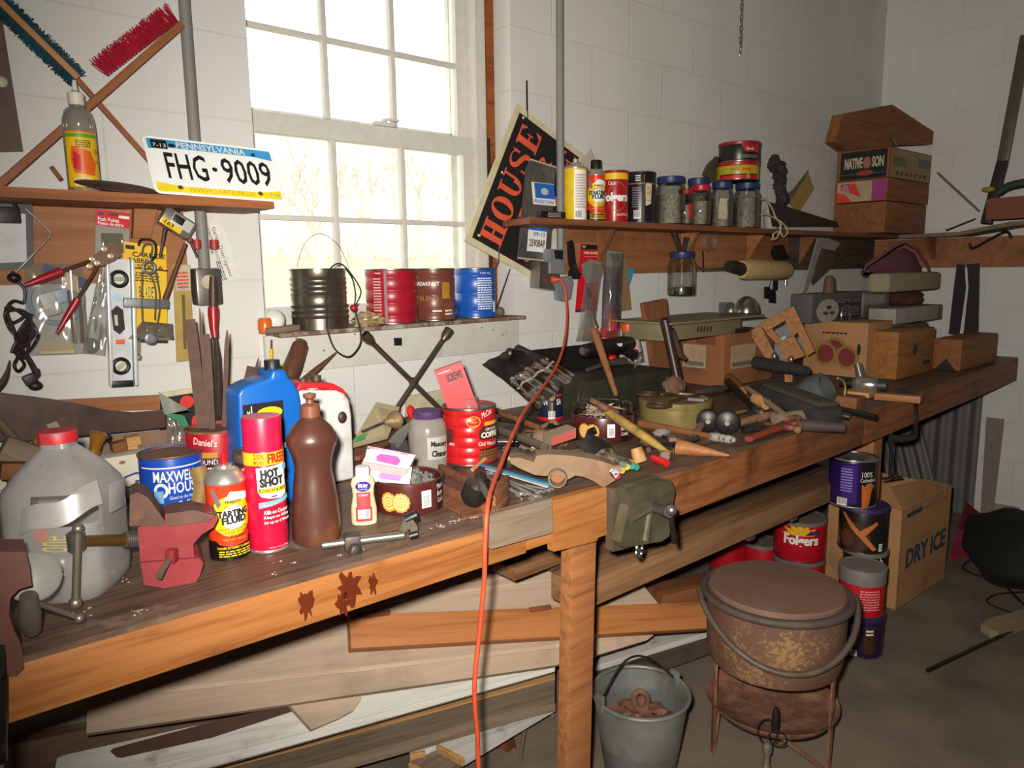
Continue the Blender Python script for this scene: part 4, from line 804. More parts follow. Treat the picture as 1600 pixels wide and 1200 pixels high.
t.p('jaw', pixslab(B(), ((139, 408), (150, 398), (160, 390), (166, 381), (178, 380), (188, 388), (190, 400), (178, 408), (160, 416), (143, 416)), -.087, .008), mat('brown_metal', '#6b4a3a', .5, .4))
for x, y in ((144, 405), (152, 411), (163, 389), (173, 400), (140, 416)): t.p('rivet', B().lathe(Yp(x, y, -.0875), [(.0065, 0), (.0065, .003), (.0035, .004), (.0035, .002), (.0003, .002)], 14, frame((1, 0, 0), (0, -1, 0))), mat('pale_brass', '#cfc09a', .3, .6))
# carded packs
def card(name, label, pix, y, m, cat='pack', th=.002):
    t = T(name, label, cat, Yp(pix[3][0], pix[3][1], y)); t.p('card', pixslab(B(), pix, y, th), m); p, w_, h_ = quadp(Yp(*pix[3], y), Yp(*pix[2], y), Yp(*pix[0], y)); return t, p, w_, h_
t, p, w_, h_ = card('push_point_pack', 'small grey carded pack with a red header on the left plywood', ((150, 326), (203, 331), (201, 405), (148, 400)), -.036, mat('grey_card', '#8e8a7f', .6))
p.rect(0, h_ * .66, w_, h_, 0); p.text('Push Points', w_ * .06, h_ * .76, w_ * .68, h_ * .84, 1, .02); p.text('Puntas de vidrio', w_ * .06, h_ * .68, w_ * .82, h_ * .75, 1, .02); p.rect(w_ * .06, h_ * .88, w_ * .22, h_ * .93, 2); p.rect(w_ * .66, h_ * .86, w_ * .98, h_ * .92, 1); p.ell(w_ * .5, h_ * .92, w_ * .17, h_ * .035, 3); lab(t, p, [redk, whitep, mat('navy_tag', '#28325f'), mat('hole_dark', '#5a3a2c', .7)], 'printing')
t.p('blister', B().box(Yp(176, 380, -.042), (.045, .012, .045), None, 0, .004), clear('blister', (.93, .93, .9, 1), .1, .06, '#9d9a80', .4))
# spirit level
q0, q1 = Yp(190, 405, -.05), Yp(190, 603, -.05); ax = (Yp(192, 603, -.05) - Yp(186, 405, -.05)).normalized(); L = (q0 - q1).length
t = T('spirit_level', 'silver spirit level with black round vials hanging on the left wall', 'level', q1, frame(-ax, (0, -1, 0)))
c = (q0 + q1) / 2; R = frame(-ax, (0, -1, 0)); alu = mat('pale_aluminium', '#cfd2d2', .35, .2)
wd = .052; t.p('web', B().box(c + V((0, .004, 0)), (L, wd * .8, .008), R), alu)
for s_ in (-1, 1): t.p('rail', B().box(c + R @ V((0, s_ * wd / 2, 0)), (L, .007, .02), R, 0, .002), alu)
t.p('end_cap', B().box(q1 - R @ V((-.006, 0, 0)), (.014, wd * .9, .021), R, 0, .002), blackp)
fr = frame((1, 0, 0), (0, -1, 0))
for py in (436, 572):
    qv = Yp(186 if py < 500 else 189, py, -.055); vb = t.p('vial_ring', B().tube([qv + V((.0165 * math.cos(a), 0, .0165 * math.sin(a))) for a in [2 * PI * i / 28 for i in range(28)]], .0045, 8, 0, True), blackp)
    t.p('vial', B().cyl(qv + V((-.011, .002, -.009 if py > 500 else 0)), qv + V((.011, .002, .009 if py > 500 else 0)), .004, n=10), mat('vial_yellow', '#b7b48a', .2), vb)
qv = Yp(185, 500, -.055); hx = [qv + V((x, 0, z)) for x, z in ((-.012, -.022), (.0, -.033), (.012, -.022), (.012, .022), (0, .033), (-.012, .022))]; vb = t.p('vial_frame', B().prism(hx, (0, .008, 0)), blackp); t.p('vial', B().cyl(qv + V((-.005, -.002, -.012)), qv + V((-.005, -.002, .012)), .004, n=10), mat('vial_pale', '#c9c8bd', .2), vb)
t.p('sticker', B().cyl(Yp(182, 465, -.0545), Yp(182, 465, -.0555), .009, n=20), mat('blue_sticker', '#5b7fa8', .4)); t.p('price_tag', pixslab(B(), ((181, 531), (195, 530), (195, 538), (181, 538)), -.0555, .001), mat('orange_tag', '#e2622a', .5))
# yellow saber-blade card with hardware in front
t, p, w_, h_ = card('saw_blade_pack', 'yellow carded pack of sabre saw blades hanging right of the level', ((192, 377), (260, 386), (262, 536), (193, 534)), -.04, yelk)
p.rect(0, 0, w_, h_ * .03, 1); p.rect(0, h_ * .74, w_, h_ * .755, 1); p.text('CARBIDE', w_ * .2, h_ * .86, w_ * .95, h_ * .91, 1, .02); p.text('SABRE', w_ * .12, h_ * .80, w_ * .55, h_ * .85, 1, .02); p.text('SIERRA', w_ * .3, h_ * .745, w_ * .9, h_ * .79, 1, .02); p.rect(w_ * .05, h_ * .93, w_ * .25, h_ * .97, 1); p.rect(w_ * .02, h_ * .1, w_ * .3, h_ * .58, 2); p.lines(w_ * .12, h_ * .62, w_ * .8, h_ * .72, 4, 1); p.rect(w_ * .3, h_ * .45, w_ * .7, h_ * .58, 3)
for i in range(5): p.text('BLADE'[i], w_ * .34 + i * w_ * .07, h_ * .46, w_ * .34 + i * w_ * .07 + w_ * .05, h_ * .57, 1)
lab(t, p, [whitep, blackk, mat('orange_yellow', '#d9930f', .5), mat('pale_yellow', '#e0c24a', .5)], 'printing')
t = T('wire_puller', 'grey metal puller with wire arms hanging in front of the yellow pack', 'tool', Yp(228, 520, -.07))
t.p('bar', B().box(Yp(229, 474, -.075), (.098, .012, .022), frame((1, 0, -.08)), 0, .003), mat('grey_zinc', '#77787a', .45, .5)); t.p('ring', B().tube([Yp(233, 418, -.08) + V((.013 * math.cos(a), 0, .013 * math.sin(a))) for a in [2 * PI * i / 24 for i in range(24)]], .0035, 8, 0, True), mat('grey_zinc', '#77787a'))
for pix in (((222, 424), (222, 478), (224, 510), (232, 522)), ((244, 424), (250, 470), (246, 505), (240, 524)), ((235, 426), (243, 455), (242, 500)), ((222, 400), (224, 385), (232, 381), (238, 386), (236, 400), (238, 416))): t.p('wire', B().tube(smooth([Yp(x, y, -.085) for x, y in pix], 4), .0018, 6), mat('wire_grey', '#6d675e', .4, .6))
t.p('disc', B().lathe(Yp(236, 529, -.08), [(.0145, -.004), (.0145, .004), (.009, .006), (.009, .004), (.0003, .004)], 22, fr), mat('grey_zinc', '#77787a'))
t.p('strap', B().tube(smooth([Yp(x, y, -.07) for x, y in ((217, 384), (219, 375), (232, 374), (242, 380), (243, 398), (236, 408))], 4), .006, 8, flat=.4), mat('dark_strap', '#2d2622', .5))
bag('plastic_bag', 'small bag of grey hardware below the puller on the left wall', ((222, 502), (270, 506), (272, 531), (200, 530)), -.05, clear('grey_bag', (.9, .9, .88, 1), .1, .1, '#8f8a80', .5), 5, .008, .02, 10, 8)
t = T('cloudy_dropper', 'small milky plastic dropper hanging below the grey hardware bag', 'dropper', Yp(217, 565, -.05)); t.p('stem', B().tube([Yp(216, 532, -.052), Yp(217, 552, -.052)], [.005, .004], 8), hazy); t.p('bulb', B().blob(Yp(217, 558, -.052), (.006, .006, .008)), hazy)
# ruler pack, screwdriver rod, pincers, tape measure, paper card
t, p, w_, h_ = card('ruler_pack', 'yellowed narrow pack with a red printed top, beside the outlet box', ((270, 412), (297, 414), (303, 562), (276, 565)), -.035, mat('yellowed_pack', '#a78d45', .5, dirt='#8a7440', damt=.4))
p.rect(w_ * .1, h_ * .72, w_ * .95, h_ * .98, 0); p.lines(w_ * .2, h_ * .75, w_ * .85, h_ * .93, 5, 1); p.rect(w_ * .42, h_ * .12, w_ * .6, h_ * .68, 2); lab(t, p, [mat('pale_tan', '#b7a48c', .5), redk, mat('brown_slot', '#5f4c24', .6)], 'printing')
one('wood_dowel', 'brown tapered dowel hanging at a slant right of the yellow pack', 'dowel', B().tube([Yp(290, 381, -.06), Yp(268, 440, -.065), Yp(258, 468, -.065)], [.005, .006, .007], 10), mat('dowel_brown', '#5b3524', .6))
pn = mat('dark_pincer', '#3b2d26', .5, .4); t = T('pincers', 'dark pincers hanging on the plywood behind the tape measure', 'pincers', Yp(268, 400, -.05))
t.p('jaws', B().tube(smooth([Yp(x, y, -.05) for x, y in ((262, 330), (254, 320), (258, 312), (270, 310), (282, 314), (284, 322), (274, 330))], 4), .0065, 8), pn); t.p('handle', B().tube([Yp(264, 332, -.05), Yp(257, 365, -.05), Yp(250, 404, -.05)], [.006, .005, .003], 8), pn); t.p('handle', B().tube([Yp(273, 332, -.05), Yp(296, 372, -.05), Yp(308, 402, -.05)], [.006, .005, .003], 8), pn)
qc = Yp(276, 349, -.075); R = Mx.Rotation(math.radians(33), 3, 'Y'); t = T('tape_measure', 'silver and black tape measure with a yellow band hung at a slant beside the conduit', 'tape measure', qc)
t.p('case', B().box(qc, (.078, .034, .046), R, 0, .009), mat('chrome_case', '#8f8d86', .3, .6)); t.p('side_panel', B().box(qc + R @ V((.006, -.0165, .004)), (.05, .004, .026), R, 0, .002), mat('pale_case', '#b5b5ac', .35)); t.p('emblem', B().box(qc + R @ V((-.004, -.019, .006)), (.026, .002, .018), R, 0, .001), blackp)
pt = Print(flat(qc + R @ V((-.036, -.0175, -.022)), R @ V((1, 0, 0)), R @ V((0, 0, 1)))); pt.rect(0, 0, .05, .016, 0); pt.text('163', .008, .003, .03, .013, 1, .02); lab(t, pt, [yelk, blackk], 'band'); t.p('tape_hook', B().box(qc + R @ V((.042, -.004, -.018)), (.008, .016, .012), R, 0, .002), mat('red_hook', '#7d3a2c', .5))
t, p, w_, h_ = card('paper_card', 'white paper note about the garage door opener taped right of the left conduit', ((323, 339), (344, 339), (378, 433), (348, 445)), -.006, mat('paper_white', '#d5d1c8', .6))
O4, Tr = Yp(323, 339, -.0065), Yp(344, 339, -.0065); dn = (Yp(378, 433, -.0065) - Tr).normalized(); L = (Yp(378, 433, -.0065) - Tr).length; rt = V((0, -1, 0)).cross(dn)
pd = Print(flat(Yp(348, 445, -.0065) - dn * L * 1.0, dn, rt)); wd = (Tr - O4).length
pd.text('Garage Door opener', L * .1, wd * .62, L * .92, wd * 1.0, 0); pd.text('WIRELESS KEYPAD', L * .06, wd * .3, L * .6, wd * .5, 0); pd.lines(L * .08, wd * .02, L * .5, wd * .25, 2, 0); pd.lines(L * .62, wd * .1, L * .95, wd * .5, 3, 0); t.p('handwriting', pd.b, [mat('pencil_ink', '#3a3836', .6)])
# rasp hanging in front of the outlet box, standing in the red can
t = T('rasp', 'long dark rasp with red collar and brown handle in the red file can', 'rasp', Yp(338, 665, -.2))
a_, b_, c_, d_ = Yp(333, 432, -.1), Yp(333, 480, -.1), Yp(334, 512, -.105), Yp(340, 560, -.12)
t.p('handle', B().tube([a_, a_ * .5 + b_ * .5, b_], [.008, .0105, .010], 14), mat('rasp_handle', '#452b24', .5)); t.p('collar', B().tube([b_, b_ * .6 + c_ * .4, c_, Yp(336, 528, -.11)], [.0125, .013, .010, .008], 14), mat('red_collar', '#9c1a22', .35)); e_ = V((-1.532, -.311, .95)); t.p('blade', B().tube([Yp(336, 526, -.11), d_, Yp(342, 655, -.24)], [.008, .013, .015], 12, flat=.55), mat('rasp_iron', '#4a3f38', .6, .4, bump=.5))
# ---------------------------------------------------------------- left half of the bench
def vface(Q):
    """vertical plane through Q that faces the photographer: returns (point, normal)"""
    n = CAM - V(Q); n.z = 0; return V(Q), n.normalized()
def vslab(b, pix, Q, depth, m=0, off=0):
    O, n = vface(Q); O = O + n * off; b.prism([Pp(x, y, O, n) for x, y in pix], -n * depth, m); return b
def vpt(px, py, Q, off=0): O, n = vface(Q); return Pp(px, py, O + n * off, n)
jugm = clear('milky_jug', (.92, .92, .92, 1), .05, .25, '#c4c1bc', .62)
# milk jug, cut open
q0, r, h = stand(119, 945, 700, 158, ZB); c = V((q0.x, q0.y, ZB)); c.z = ZB; a0 = ph(c)
t = T('milk_jug', 'cloudy plastic milk jug with a red cap, torn open at the front, on the bench', 'jug', c)
def sq(a, z):
    k = max(abs(math.cos(a - a0 + .5)), abs(math.sin(a - a0 + .5))); return min(1.16, 1 / k ** .75) * .92
pr = [(r * .85, 0), (r * .97, .012), (r, .03), (r * 1.0, .08), (r * 1.0, .12), (r * .99, .15), (r * .95, .166), (r * .72, .192), (r * .46, .212), (r * .3, .224), (r * .28, .238)]
b = B().lathe(c, pr, 48, None, 1, 1, sq); nb = B(); nb.v = b.v
for f, m_ in zip(b.f, b.m):
    cc = sum((V(b.v[i]) for i in f), V((0, 0, 0))) / len(f); da = (math.atan2(cc.y - c.y, cc.x - c.x) - a0 + PI) % (2 * PI) - PI; z = cc.z - c.z
    hole = len(f) == 4 and -.7 < da < .5 and .128 < z < .16
    if not hole: nb.f.append(f); nb.m.append(m_)
t.p('body', nb, jugm)
def arc(a, rr, z): return c + V((math.cos(a0 + a) * rr, math.sin(a0 + a) * rr, z))
t.p('torn_flap', B().sheet(lambda a, b_: arc(-.8 + 1.4 * a, r * (1.06 - .10 * b_), .112 + .03 * a + .035 * b_ + .004 * math.sin(a * 9)), 14, 5, .0015), jugm)
t.p('torn_flap', B().sheet(lambda a, b_: arc(.75 + .5 * a, r * (1.05 + .06 * b_), .125 + .045 * b_), 6, 4, .0015), jugm)
t.p('cap', B().lathe(c + V((0, 0, .232)), [(r * .34, 0), (r * .34, .014), (r * .32, .017), (.0003, .0165)], 32), mat('red_cap', '#b81f2a', .5, dirt='#94666a', damt=.3))
p = cp(c, r * 1.0, 8); p.text('one', -.012, .082, .012, .118, 0, 0, 82); p.ell(-.045, .112, .010, .012, 1); p.ell(.02, .105, .016, .01, 2); lab(t, p, [mat('faded_yellow', '#b3a35c', .6), mat('faded_red', '#a5706a', .6), mat('faded_violet', '#8d86a0', .6)], 'label')
# the red bench vise in front of it
Q = Zp(262, 917, ZB); redv = mat('vise_red', '#84252a', .5, var=.12, dirt='#7d3a33', damt=.3, dsc=12); jawm = mat('vise_jaw', '#5a3d31', .6, .3, var=.2, dirt='#7d5a48', damt=.3)
t = T('bench_vise', 'small red bench vise with brown jaws and long handle, before the jug', 'vise', Q)
t.p('base', vslab(B(), ((220, 880), (312, 872), (318, 880), (312, 900), (300, 919), (268, 921), (225, 914)), Q, .085), redv)
t.p('body', vslab(B(), ((215, 824), (240, 818), (330, 812), (318, 832), (302, 850), (303, 866), (312, 880), (285, 888), (220, 888)), Q, .06, 0, -.008), redv)
t.p('anvil', vslab(B(), ((258, 803), (298, 798), (330, 800), (341, 810), (334, 824), (310, 838), (300, 836), (258, 824)), Q, .045, 0, -.01), redv)
t.p('jaw', vslab(B(), ((203, 774), (215, 769), (231, 777), (259, 816), (256, 822), (202, 822)), Q, .062, 0, -.004), jawm)
t.p('jaw', vslab(B(), ((260, 803), (302, 797), (338, 806), (322, 815), (262, 823)), Q, .055, 0, -.002), jawm)
a_, b_ = vpt(218, 842, Q, -.03), vpt(119, 846, Q, .02)
sc_ = t.p('screw', B().tube([a_, a_ * .75 + b_ * .25, a_ * .74 + b_ * .26, b_], [.0105, .0105, .0085, .0085], 14), mat('bronze_screw', '#8a6a3c', .35, .8, dirt='#5c452c', damt=.3))
b = B(); dsc = (b_ - a_).normalized()
for i in range(7):
    o = a_ + (b_ - a_) * (.03 + .035 * i); R = frame(dsc); b.tube([o + R @ V((0, .011 * math.cos(k), .011 * math.sin(k))) for k in [2 * PI * j / 16 for j in range(16)]], .0016, 6, 0, True)
t.p('thread', b, steel, sc_); t.p('hub', B().lathe(b_, [(.008, -.016), (.012, -.012), (.0125, .012), (.008, .016)], 16, None, ends=True), steel)
e0, e1 = vpt(122, 826, Q, .032), vpt(118, 942, Q, .032); hb = t.p('handle', B().tube([e0, e1], .0055, 12), mat('handle_steel', '#8c8375', .4, .7)); t.p('end_ball', B().blob(e1, .0095), mat('handle_steel', '#8c8375'), hb); t.p('end_ball', B().blob(e0, .008), mat('handle_steel', '#8c8375'), hb)
a_, b_ = vpt(268, 868, Q, .004), vpt(248, 901, Q, .04); lk = t.p('lock_boss', B().box(a_, (.016, .016, .022), frame((1, -1, 0)), 0, .004), redv); t.p('lock_lever', B().tube([a_, a_ * .3 + b_ * .7, b_], [.0045, .0045, .0055], 10), mat('handle_steel', '#8c8375'))
# the big clamp at the left edge
Q = Zp(36, 990, ZB + .02); Qf = V((Q.x, Q.y, Q.z)); clm = mat('clamp_red_brown', '#5f3a30', .5, .1, var=.2, dirt='#5c3b30', damt=.4, dsc=8)
t = T('bench_clamp', 'big rusty red clamp gripping the bench at the left edge of the picture', 'clamp', V((Q.x, Q.y, ZB - .09)))
t.p('jaw', vslab(B(), ((-70, 868), (0, 862), (40, 862), (46, 885), (50, 915), (30, 921), (16, 935), (14, 960), (22, 985), (34, 1010), (38, 1044), (26, 1056), (-70, 1066)), Q, .055, 0, .03), clm)
t.p('pad', B().lathe(vpt(52, 902, Q, -.03), [(.030, -.008), (.033, -.005), (.033, .004), (.029, .007), (.0003, .007)], 32, frame((1, 0, 0), tuple((CAM - Q).normalized() + V((.5, -.1, .1))))), mat('grey_pad', '#85837e', .5, .1))
sc_ = t.p('screw', B().tube([vpt(44, 930, Q, .02), vpt(46, 962, Q, .01), vpt(50, 984, Q, -.01)], [.010, .014, .011], 14), mat('handle_steel', '#8c8375')); e0, e1 = vpt(57, 943, Q, .01), vpt(124, 966, Q, -.01)
hb = t.p('handle', B().tube([e0, e1], .0032, 10), mat('handle_steel', '#8c8375')); t.p('end_ball', B().blob(e1, .0065), mat('handle_steel', '#8c8375'), hb)
t.p('lower_bolt', vslab(B(), ((-30, 1018), (8, 1020), (10, 1052), (-2, 1064), (-30, 1064)), Q, .03, 0, .055), darkm); t.p('lower_screw', B().cyl(vpt(-3, 1060, Q, .05), vpt(-3, 1190, Q, .05), .010), darkm)
# printed white box behind
yb_ = -.24; tr, tl = Yp(325, 690, yb_), Yp(-40, 752, yb_); ht = tr.z - .002; W = tr.x - tl.x
t = T('wine_box', 'long white box with blue printing behind the jug and the blue coffee can', 'box', ((tl.x + tr.x) / 2, yb_ + .04, ZB)); t.p('box', B().box(((tl.x + tr.x) / 2, yb_ + .0415, (ZB + ht) / 2), (W, .08, ht - ZB), None, 0, .002), mat('stained_white_card', '#c9c2b2', .7, var=.06, dirt='#a07f58', damt=.12, dsc=10))
p = Print(flat((tl.x, yb_, ZB), (1, 0, 0), (0, 0, 1))); U = lambda px, py: (Yp(px, py, yb_).x - tl.x, Yp(px, py, yb_).z - ZB)
u0, v0 = U(184, 768); u1, v1 = U(222, 736); p.text('G', u0, v0, u1, v1, 0, 0, 0, .2); u0, v0 = U(186, 783); u1, v1 = U(228, 770); p.text('ALD', u0 - .02, v0, u1, v1, 0, .01)
for i in range(13): u, v = U(2 + (i * 7) % 22, 770 + (i * 17) % 60); p.ring(u, v, .006, .006, .72, 0)
for px, py in ((308, 708), (318, 718), (190, 722)): u, v = U(px, py); p.ell(u, v, .006, .004, 1, wob=.2)
t.p('printing', p.b, [mat('ink_blue', '#2a3a8c', .5), mat('rust_spot', '#8a5a34', .7)])
# long dark blade board and rail by the wall
one('wood_rail', 'orange wood rail along the wall behind the dark tapered blade', 'rail', B().prism([Yp(x, y, -.02) for x, y in ((-40, 648), (90, 626), (250, 618), (256, 622), (258, 640), (180, 642), (-40, 668))], (0, .016, 0)), orange2, Yp(0, 660, -.02), None)
pts = [Yp(x, y, -.13) for x, y in ((-50, 606), (0, 614), (80, 624), (120, 630), (172, 642), (210, 645), (258, 641), (259, 668), (170, 677), (60, 688), (-50, 690))]
one('scythe_blade', 'large dark tapered blade lying on edge against the wall behind the jug', 'blade', B().prism(pts, (0, .012, 0)), mat('blade_brown', '#4f382e', .4, .2, var=.3, sc=8, dirt='#33241f', damt=.35, dsc=7), pts[-1])
# clutter between blade and box
t = T('brass_hammer', 'brass-headed hammer lying behind the jug at the left', 'hammer', Zp(60, 760, ZB)); t.p('handle', B().tube([Yp(-10, 652, -.3), Yp(56, 722, -.27)], [.011, .009], 10, flat=.7), mat('grey_brown_handle', '#6b5844', .6, dirt='#8b7650', damt=.3))
b = B().tube(smooth([Yp(x, y, -.26) for x, y in ((62, 708), (58, 692), (66, 682), (80, 680), (92, 678))], 4), [.008 + .003 * (i % 3) / 3 for i in range(17)], 10); t.p('head', b, mat('old_brass', '#93803f', .45, .5, dirt='#6d5a30', damt=.35))
t = T('turned_chisel', 'glossy turned yellow handle sticking up behind the red jug cap', 'chisel', Zp(150, 760, ZB)); R = frame(Yp(156, 668, -.27) - Yp(146, 705, -.27))
a_ = Yp(146, 708, -.27); dd = (Yp(157, 672, -.27) - a_).normalized(); Rz = Mx((R @ V((0, 1, 0)), R @ V((0, 0, 1)), R @ V((1, 0, 0)))).transposed()
t.p('grip', B().lathe(a_, [(.012, -.08), (.012, -.004), (.0105, .006), (.012, .022), (.0165, .034), (.0175, .040), (.012, .045), (.0003, .046)], 20, Rz), mat('amber_wood', '#8a5a1e', .25, coat=.4)); t.p('ferrule', B().blob(a_ + dd * .038 + V((.016, .004, -.008)), (.007, .006, .009)), blackp)
for i, (pa, pb, wd, y1, m_, nm, lb) in enumerate((((2, 700), (64, 720), .05, -.30, oldwood, 'wood_scrap', 'grey-brown wood scrap at the left edge behind the jug'), ((0, 735), (40, 735), .03, -.33, brownw, 'wood_scrap', 'lower brown wood scrap at the left edge behind the jug'), ((174, 700), (196, 694), .02, -.20, brownw, 'wood_block', 'small brown wood block behind the printed white box'), ((196, 690), (218, 686), .02, -.19, palew, 'wood_block', 'small pale notched block beside the green and white packet'))):
    a_, b_ = Yp(*pa, y1), Yp(*pb, y1); one(nm, lb, 'wood scrap', B().box((a_ + b_) / 2, ((b_ - a_).length, .03, wd), frame(b_ - a_), 0, .002).box(((a_.x + b_.x) / 2, y1 + .012, (ZB + a_.z) / 2), (.02, .02, a_.z - ZB)), m_, (a_.x, y1, ZB), frame(b_ - a_))
one('paper_tag', 'grey paper tag lying on the dark blade', 'tag', pixslab(B(), ((72, 664), (88, 658), (97, 672), (80, 676)), -.132, .001), mat('grey_paper', '#8f857a', .7))
one('sheet_metal', 'brown sheet of card leaning behind the white box and packet', 'sheet', pixslab(B(), ((160, 682), (258, 672), (300, 678), (318, 700), (318, 760), (160, 760)), -.17, .004), mat('brown_sheet', '#7a5f4a', .7, dirt='#5c4638', damt=.35))
t = bag('snack_packet', 'green and white plastic packet standing in the clutter left of the red file can', ((260, 645), (286, 648), (297, 706), (260, 706)), -.22, film, 3, .008, .014); t.p('green_band', pixslab(B(), ((260, 645), (288, 650), (297, 668), (293, 676), (280, 658), (260, 650)), -.238, .001), mat('green_band', '#2f7a55', .4)); t.p('torn_top', B().sheet(lambda a, b_: Yp(257 + 38 * a - 10 * b_ * (1 - a), 648 - 36 * b_ * (1 - a) - 8 * a, -.235 - .012 * math.sin(3 * a)), 8, 5, .0006), mat('silver_film', '#9a9a90', .25, .3)); t.p('red_print', pixslab(B(), ((287, 680), (292, 678), (293, 690), (288, 692)), -.238, .001), redk)
# second sign lying behind the can of files
pts = ((250, 614), (410, 589), (430, 596), (440, 690), (250, 720)); t = T('sale_sign', 'black and red sign with a cream edge lying on its side behind the file can', 'sign', Yp(300, 700, -.03)); t.p('board', pixslab(B(), pts, -.035, .004), mat('cream_board', '#c9bd9a', .6)); t.p('black_face', pixslab(B(), ((250, 622), (410, 597), (424, 602), (432, 685), (250, 712)), -.0356, .0005), mat('sign_black', '#191717', .6))
p = Print(flat((0, -.0358, 0), (1, 0, 0), (0, 0, 1)));
def yz(px, py): q = Yp(px, py, -.0358); return (q.x, q.z)
u, v = yz(292, 628); p.ell(u, v, .017, .016, 0); u, v = yz(306, 662); p.ell(u, v, .010, .022, 0); p.poly([yz(352, 640), yz(362, 612), (yz(370, 612)), yz(366, 640)], 0); p.poly([yz(358, 628), yz(366, 624), yz(376, 606), yz(382, 612), yz(370, 640), yz(360, 642)], 0); u, v = yz(386, 640); p.ell(u, v, .008, .016, 0); t.p('lettering', p.b, mat('sign_red', '#d8382c', .5))
# can of files
c = V((-1.532, -.311, ZB)); t = can('coffee_can', 'red coffee can full of old files, behind the starting fluid can', 'can', c, .0625, .1476, folred, None, rust, rust)
p = cp(c, .0625, -18)
p.text("Daniel's", -.03, .122, .02, .138, 0, .01, -8); p.rect(-.02, .092, .02, .104, 1); p.rect(-.04, .035, .03, .091, 3); p.text('GROUND', -.035, .078, .02, .089, 0); p.text('COFFEE', -.035, .05, .03, .072, 0, .02); lab(t, p, [whitep, mat('gold_print', '#b78a36', .4), redk, mat('dark_panel', '#3a1712', .4)])
fm = mat('rusty_file', '#5a4035', .7, .2, var=.2, sc=40, bump=.5); 
for i, (px, py, y1, wd, th, nm, lb) in enumerate(((297, 499, -.24, .0235, .005, 'file', 'wide flat file with a square end, leftmost in the red can'), (312, 482, -.26, .007, .007, 'file', 'thin pointed file behind the wide flat one'), (323, 522, -.3, .014, .006, 'file', 'flat file left of the rasp in the red can'), (295, 556, -.22, .008, .006, 'file', 'short thin file leaning furthest left out of the can'), (355, 516, -.28, .010, .006, 'file', 'narrow pointed file right of the rasp'), (392, 573, -.22, .019, .005, 'file', 'flat file with a square end leaning right out of the red can'), (404, 560, -.2, .008, .006, 'file_tang', 'thin curved tang right of the square-ended file'))):
    e = Yp(px, py, y1); o = c + V(((-.02 + .006 * i), .01 - .004 * i, .02)); d = (e - o); R = frame(d, tuple(CAM - e)); t2 = None
    one(nm, lb, 'file', B().loft([[o + d * f + R @ V((0, s1 * wd * k / 2, s2 * th / 2)) for s1, s2 in ((-1, -1), (1, -1), (1, 1), (-1, 1))] for f, k in ((0, .8), (.6, 1), (.9, 1), (1, .9 if wd > .012 else .3))]), fm, o)
# sticks behind the blue bottle
t = T('yellow_marker', 'thin yellow marker standing behind the blue oil bottle', 'marker', Yp(424, 690, -.06)); t.p('barrel', B().cyl(Yp(424, 700, -.05), Yp(424, 545, -.05), .0045, .0045), yelk); t.p('tip', B().cyl(Yp(424, 545, -.05), Yp(424, 531, -.05), .0025), mat('dark_tip', '#5b3326', .5))
a_, b_ = Yp(442, 615, -.13), Yp(472, 532, -.09); d = b_ - a_; t = T('wood_mallet', 'thick glossy brown handle leaning behind the blue oil bottle', 'mallet', Yp(430, 690, -.15)); t.p('grip', B().tube([a_ - d * .9, a_, a_ + d * .15, a_ + d * .5, a_ + d * .9, a_ + d * 1.0], [.010, .0125, .020, .0245, .021, .012], 18), mat('dark_glossy_wood', '#5a3a2b', .3, dirt='#7a5544', damt=.25))
a_, b_ = Yp(468, 600, -.13), Yp(525, 551, -.06); d = b_ - a_; one('split_stick', 'split brown stick leaning to the right behind the brown bottle', 'stick', B().tube([a_ - d * .35, a_, a_ + d * .5, b_], [.013, .013, .010, .003], 8, flat=.6), mat('stick_brown', '#6b4630', .7))
# blue oil bottle
yb_ = -.50; blue = mat('oil_blue', '#1660b5', .35, var=.05)
t = T('oil_bottle', 'blue motor oil bottle with a black cap behind the red spray can', 'bottle', Yp(420, 790, yb_)); zz = lambda px, py: Yp(px, py, yb_)
bb = [zz(x, y) for x, y in ((372, 690), (372, 617), (377, 608), (398, 598), (424, 590), (426, 578), (447, 578), (450, 588), (460, 598), (467, 610), (470, 626), (473, 690))]; x0_, x1_ = bb[0].x, bb[-1].x
bb[0].z = ZB; bb[-1].z = ZB; bb[-1].x = x1_; bm = bmesh.new(); vs = [bm.verts.new(p_) for p_ in bb]; fc = bm.faces.new(vs); ex_ = bmesh.ops.extrude_face_region(bm, geom=[fc]); bmesh.ops.translate(bm, verts=[v_ for v_ in ex_['geom'] if isinstance(v_, bmesh.types.BMVert)], vec=(0, .075, 0)); bmesh.ops.recalc_face_normals(bm, faces=bm.faces[:]); bmesh.ops.bevel(bm, geom=bm.edges[:], offset=.006, segments=3, profile=.5, affect='EDGES'); t.p('body', B().bm(bm), blue)
qn = zz(437, 578) + V((0, .037, -.004)); t.p('cap', B().lathe(qn, [(.016, 0), (.016, .02), (.0145, .022), (.0003, .0215)], 28), mat('black_cap', '#1a1a1a', .5, dirt='#a09c98', damt=.2))
t.p('neck', B().lathe(qn, [(.015, -.03), (.0145, -.005), (.0145, .001)], 24), blue)
p = Print(flat((x0_, yb_, ZB), (1, 0, 0), (0, 0, 1)), e0=.0008); w_ = x1_ - x0_; hh = zz(372, 634).z - ZB; p.rect(w_ * .1, hh * .25, w_ * .72, hh, 0); p.rect(w_ * .1, hh * .55, w_ * .72, hh * .6, 3); p.ell(w_ * .5, hh * .9, w_ * .2, hh * .055, 1); p.rect(w_ * .22, hh * .86, w_ * .235, hh * .98, 3); p.text('M', w_ * .16, hh * .88, w_ * .2, hh * .94, 3); lab(t, p, [blackk, yelk, redk, whitep])
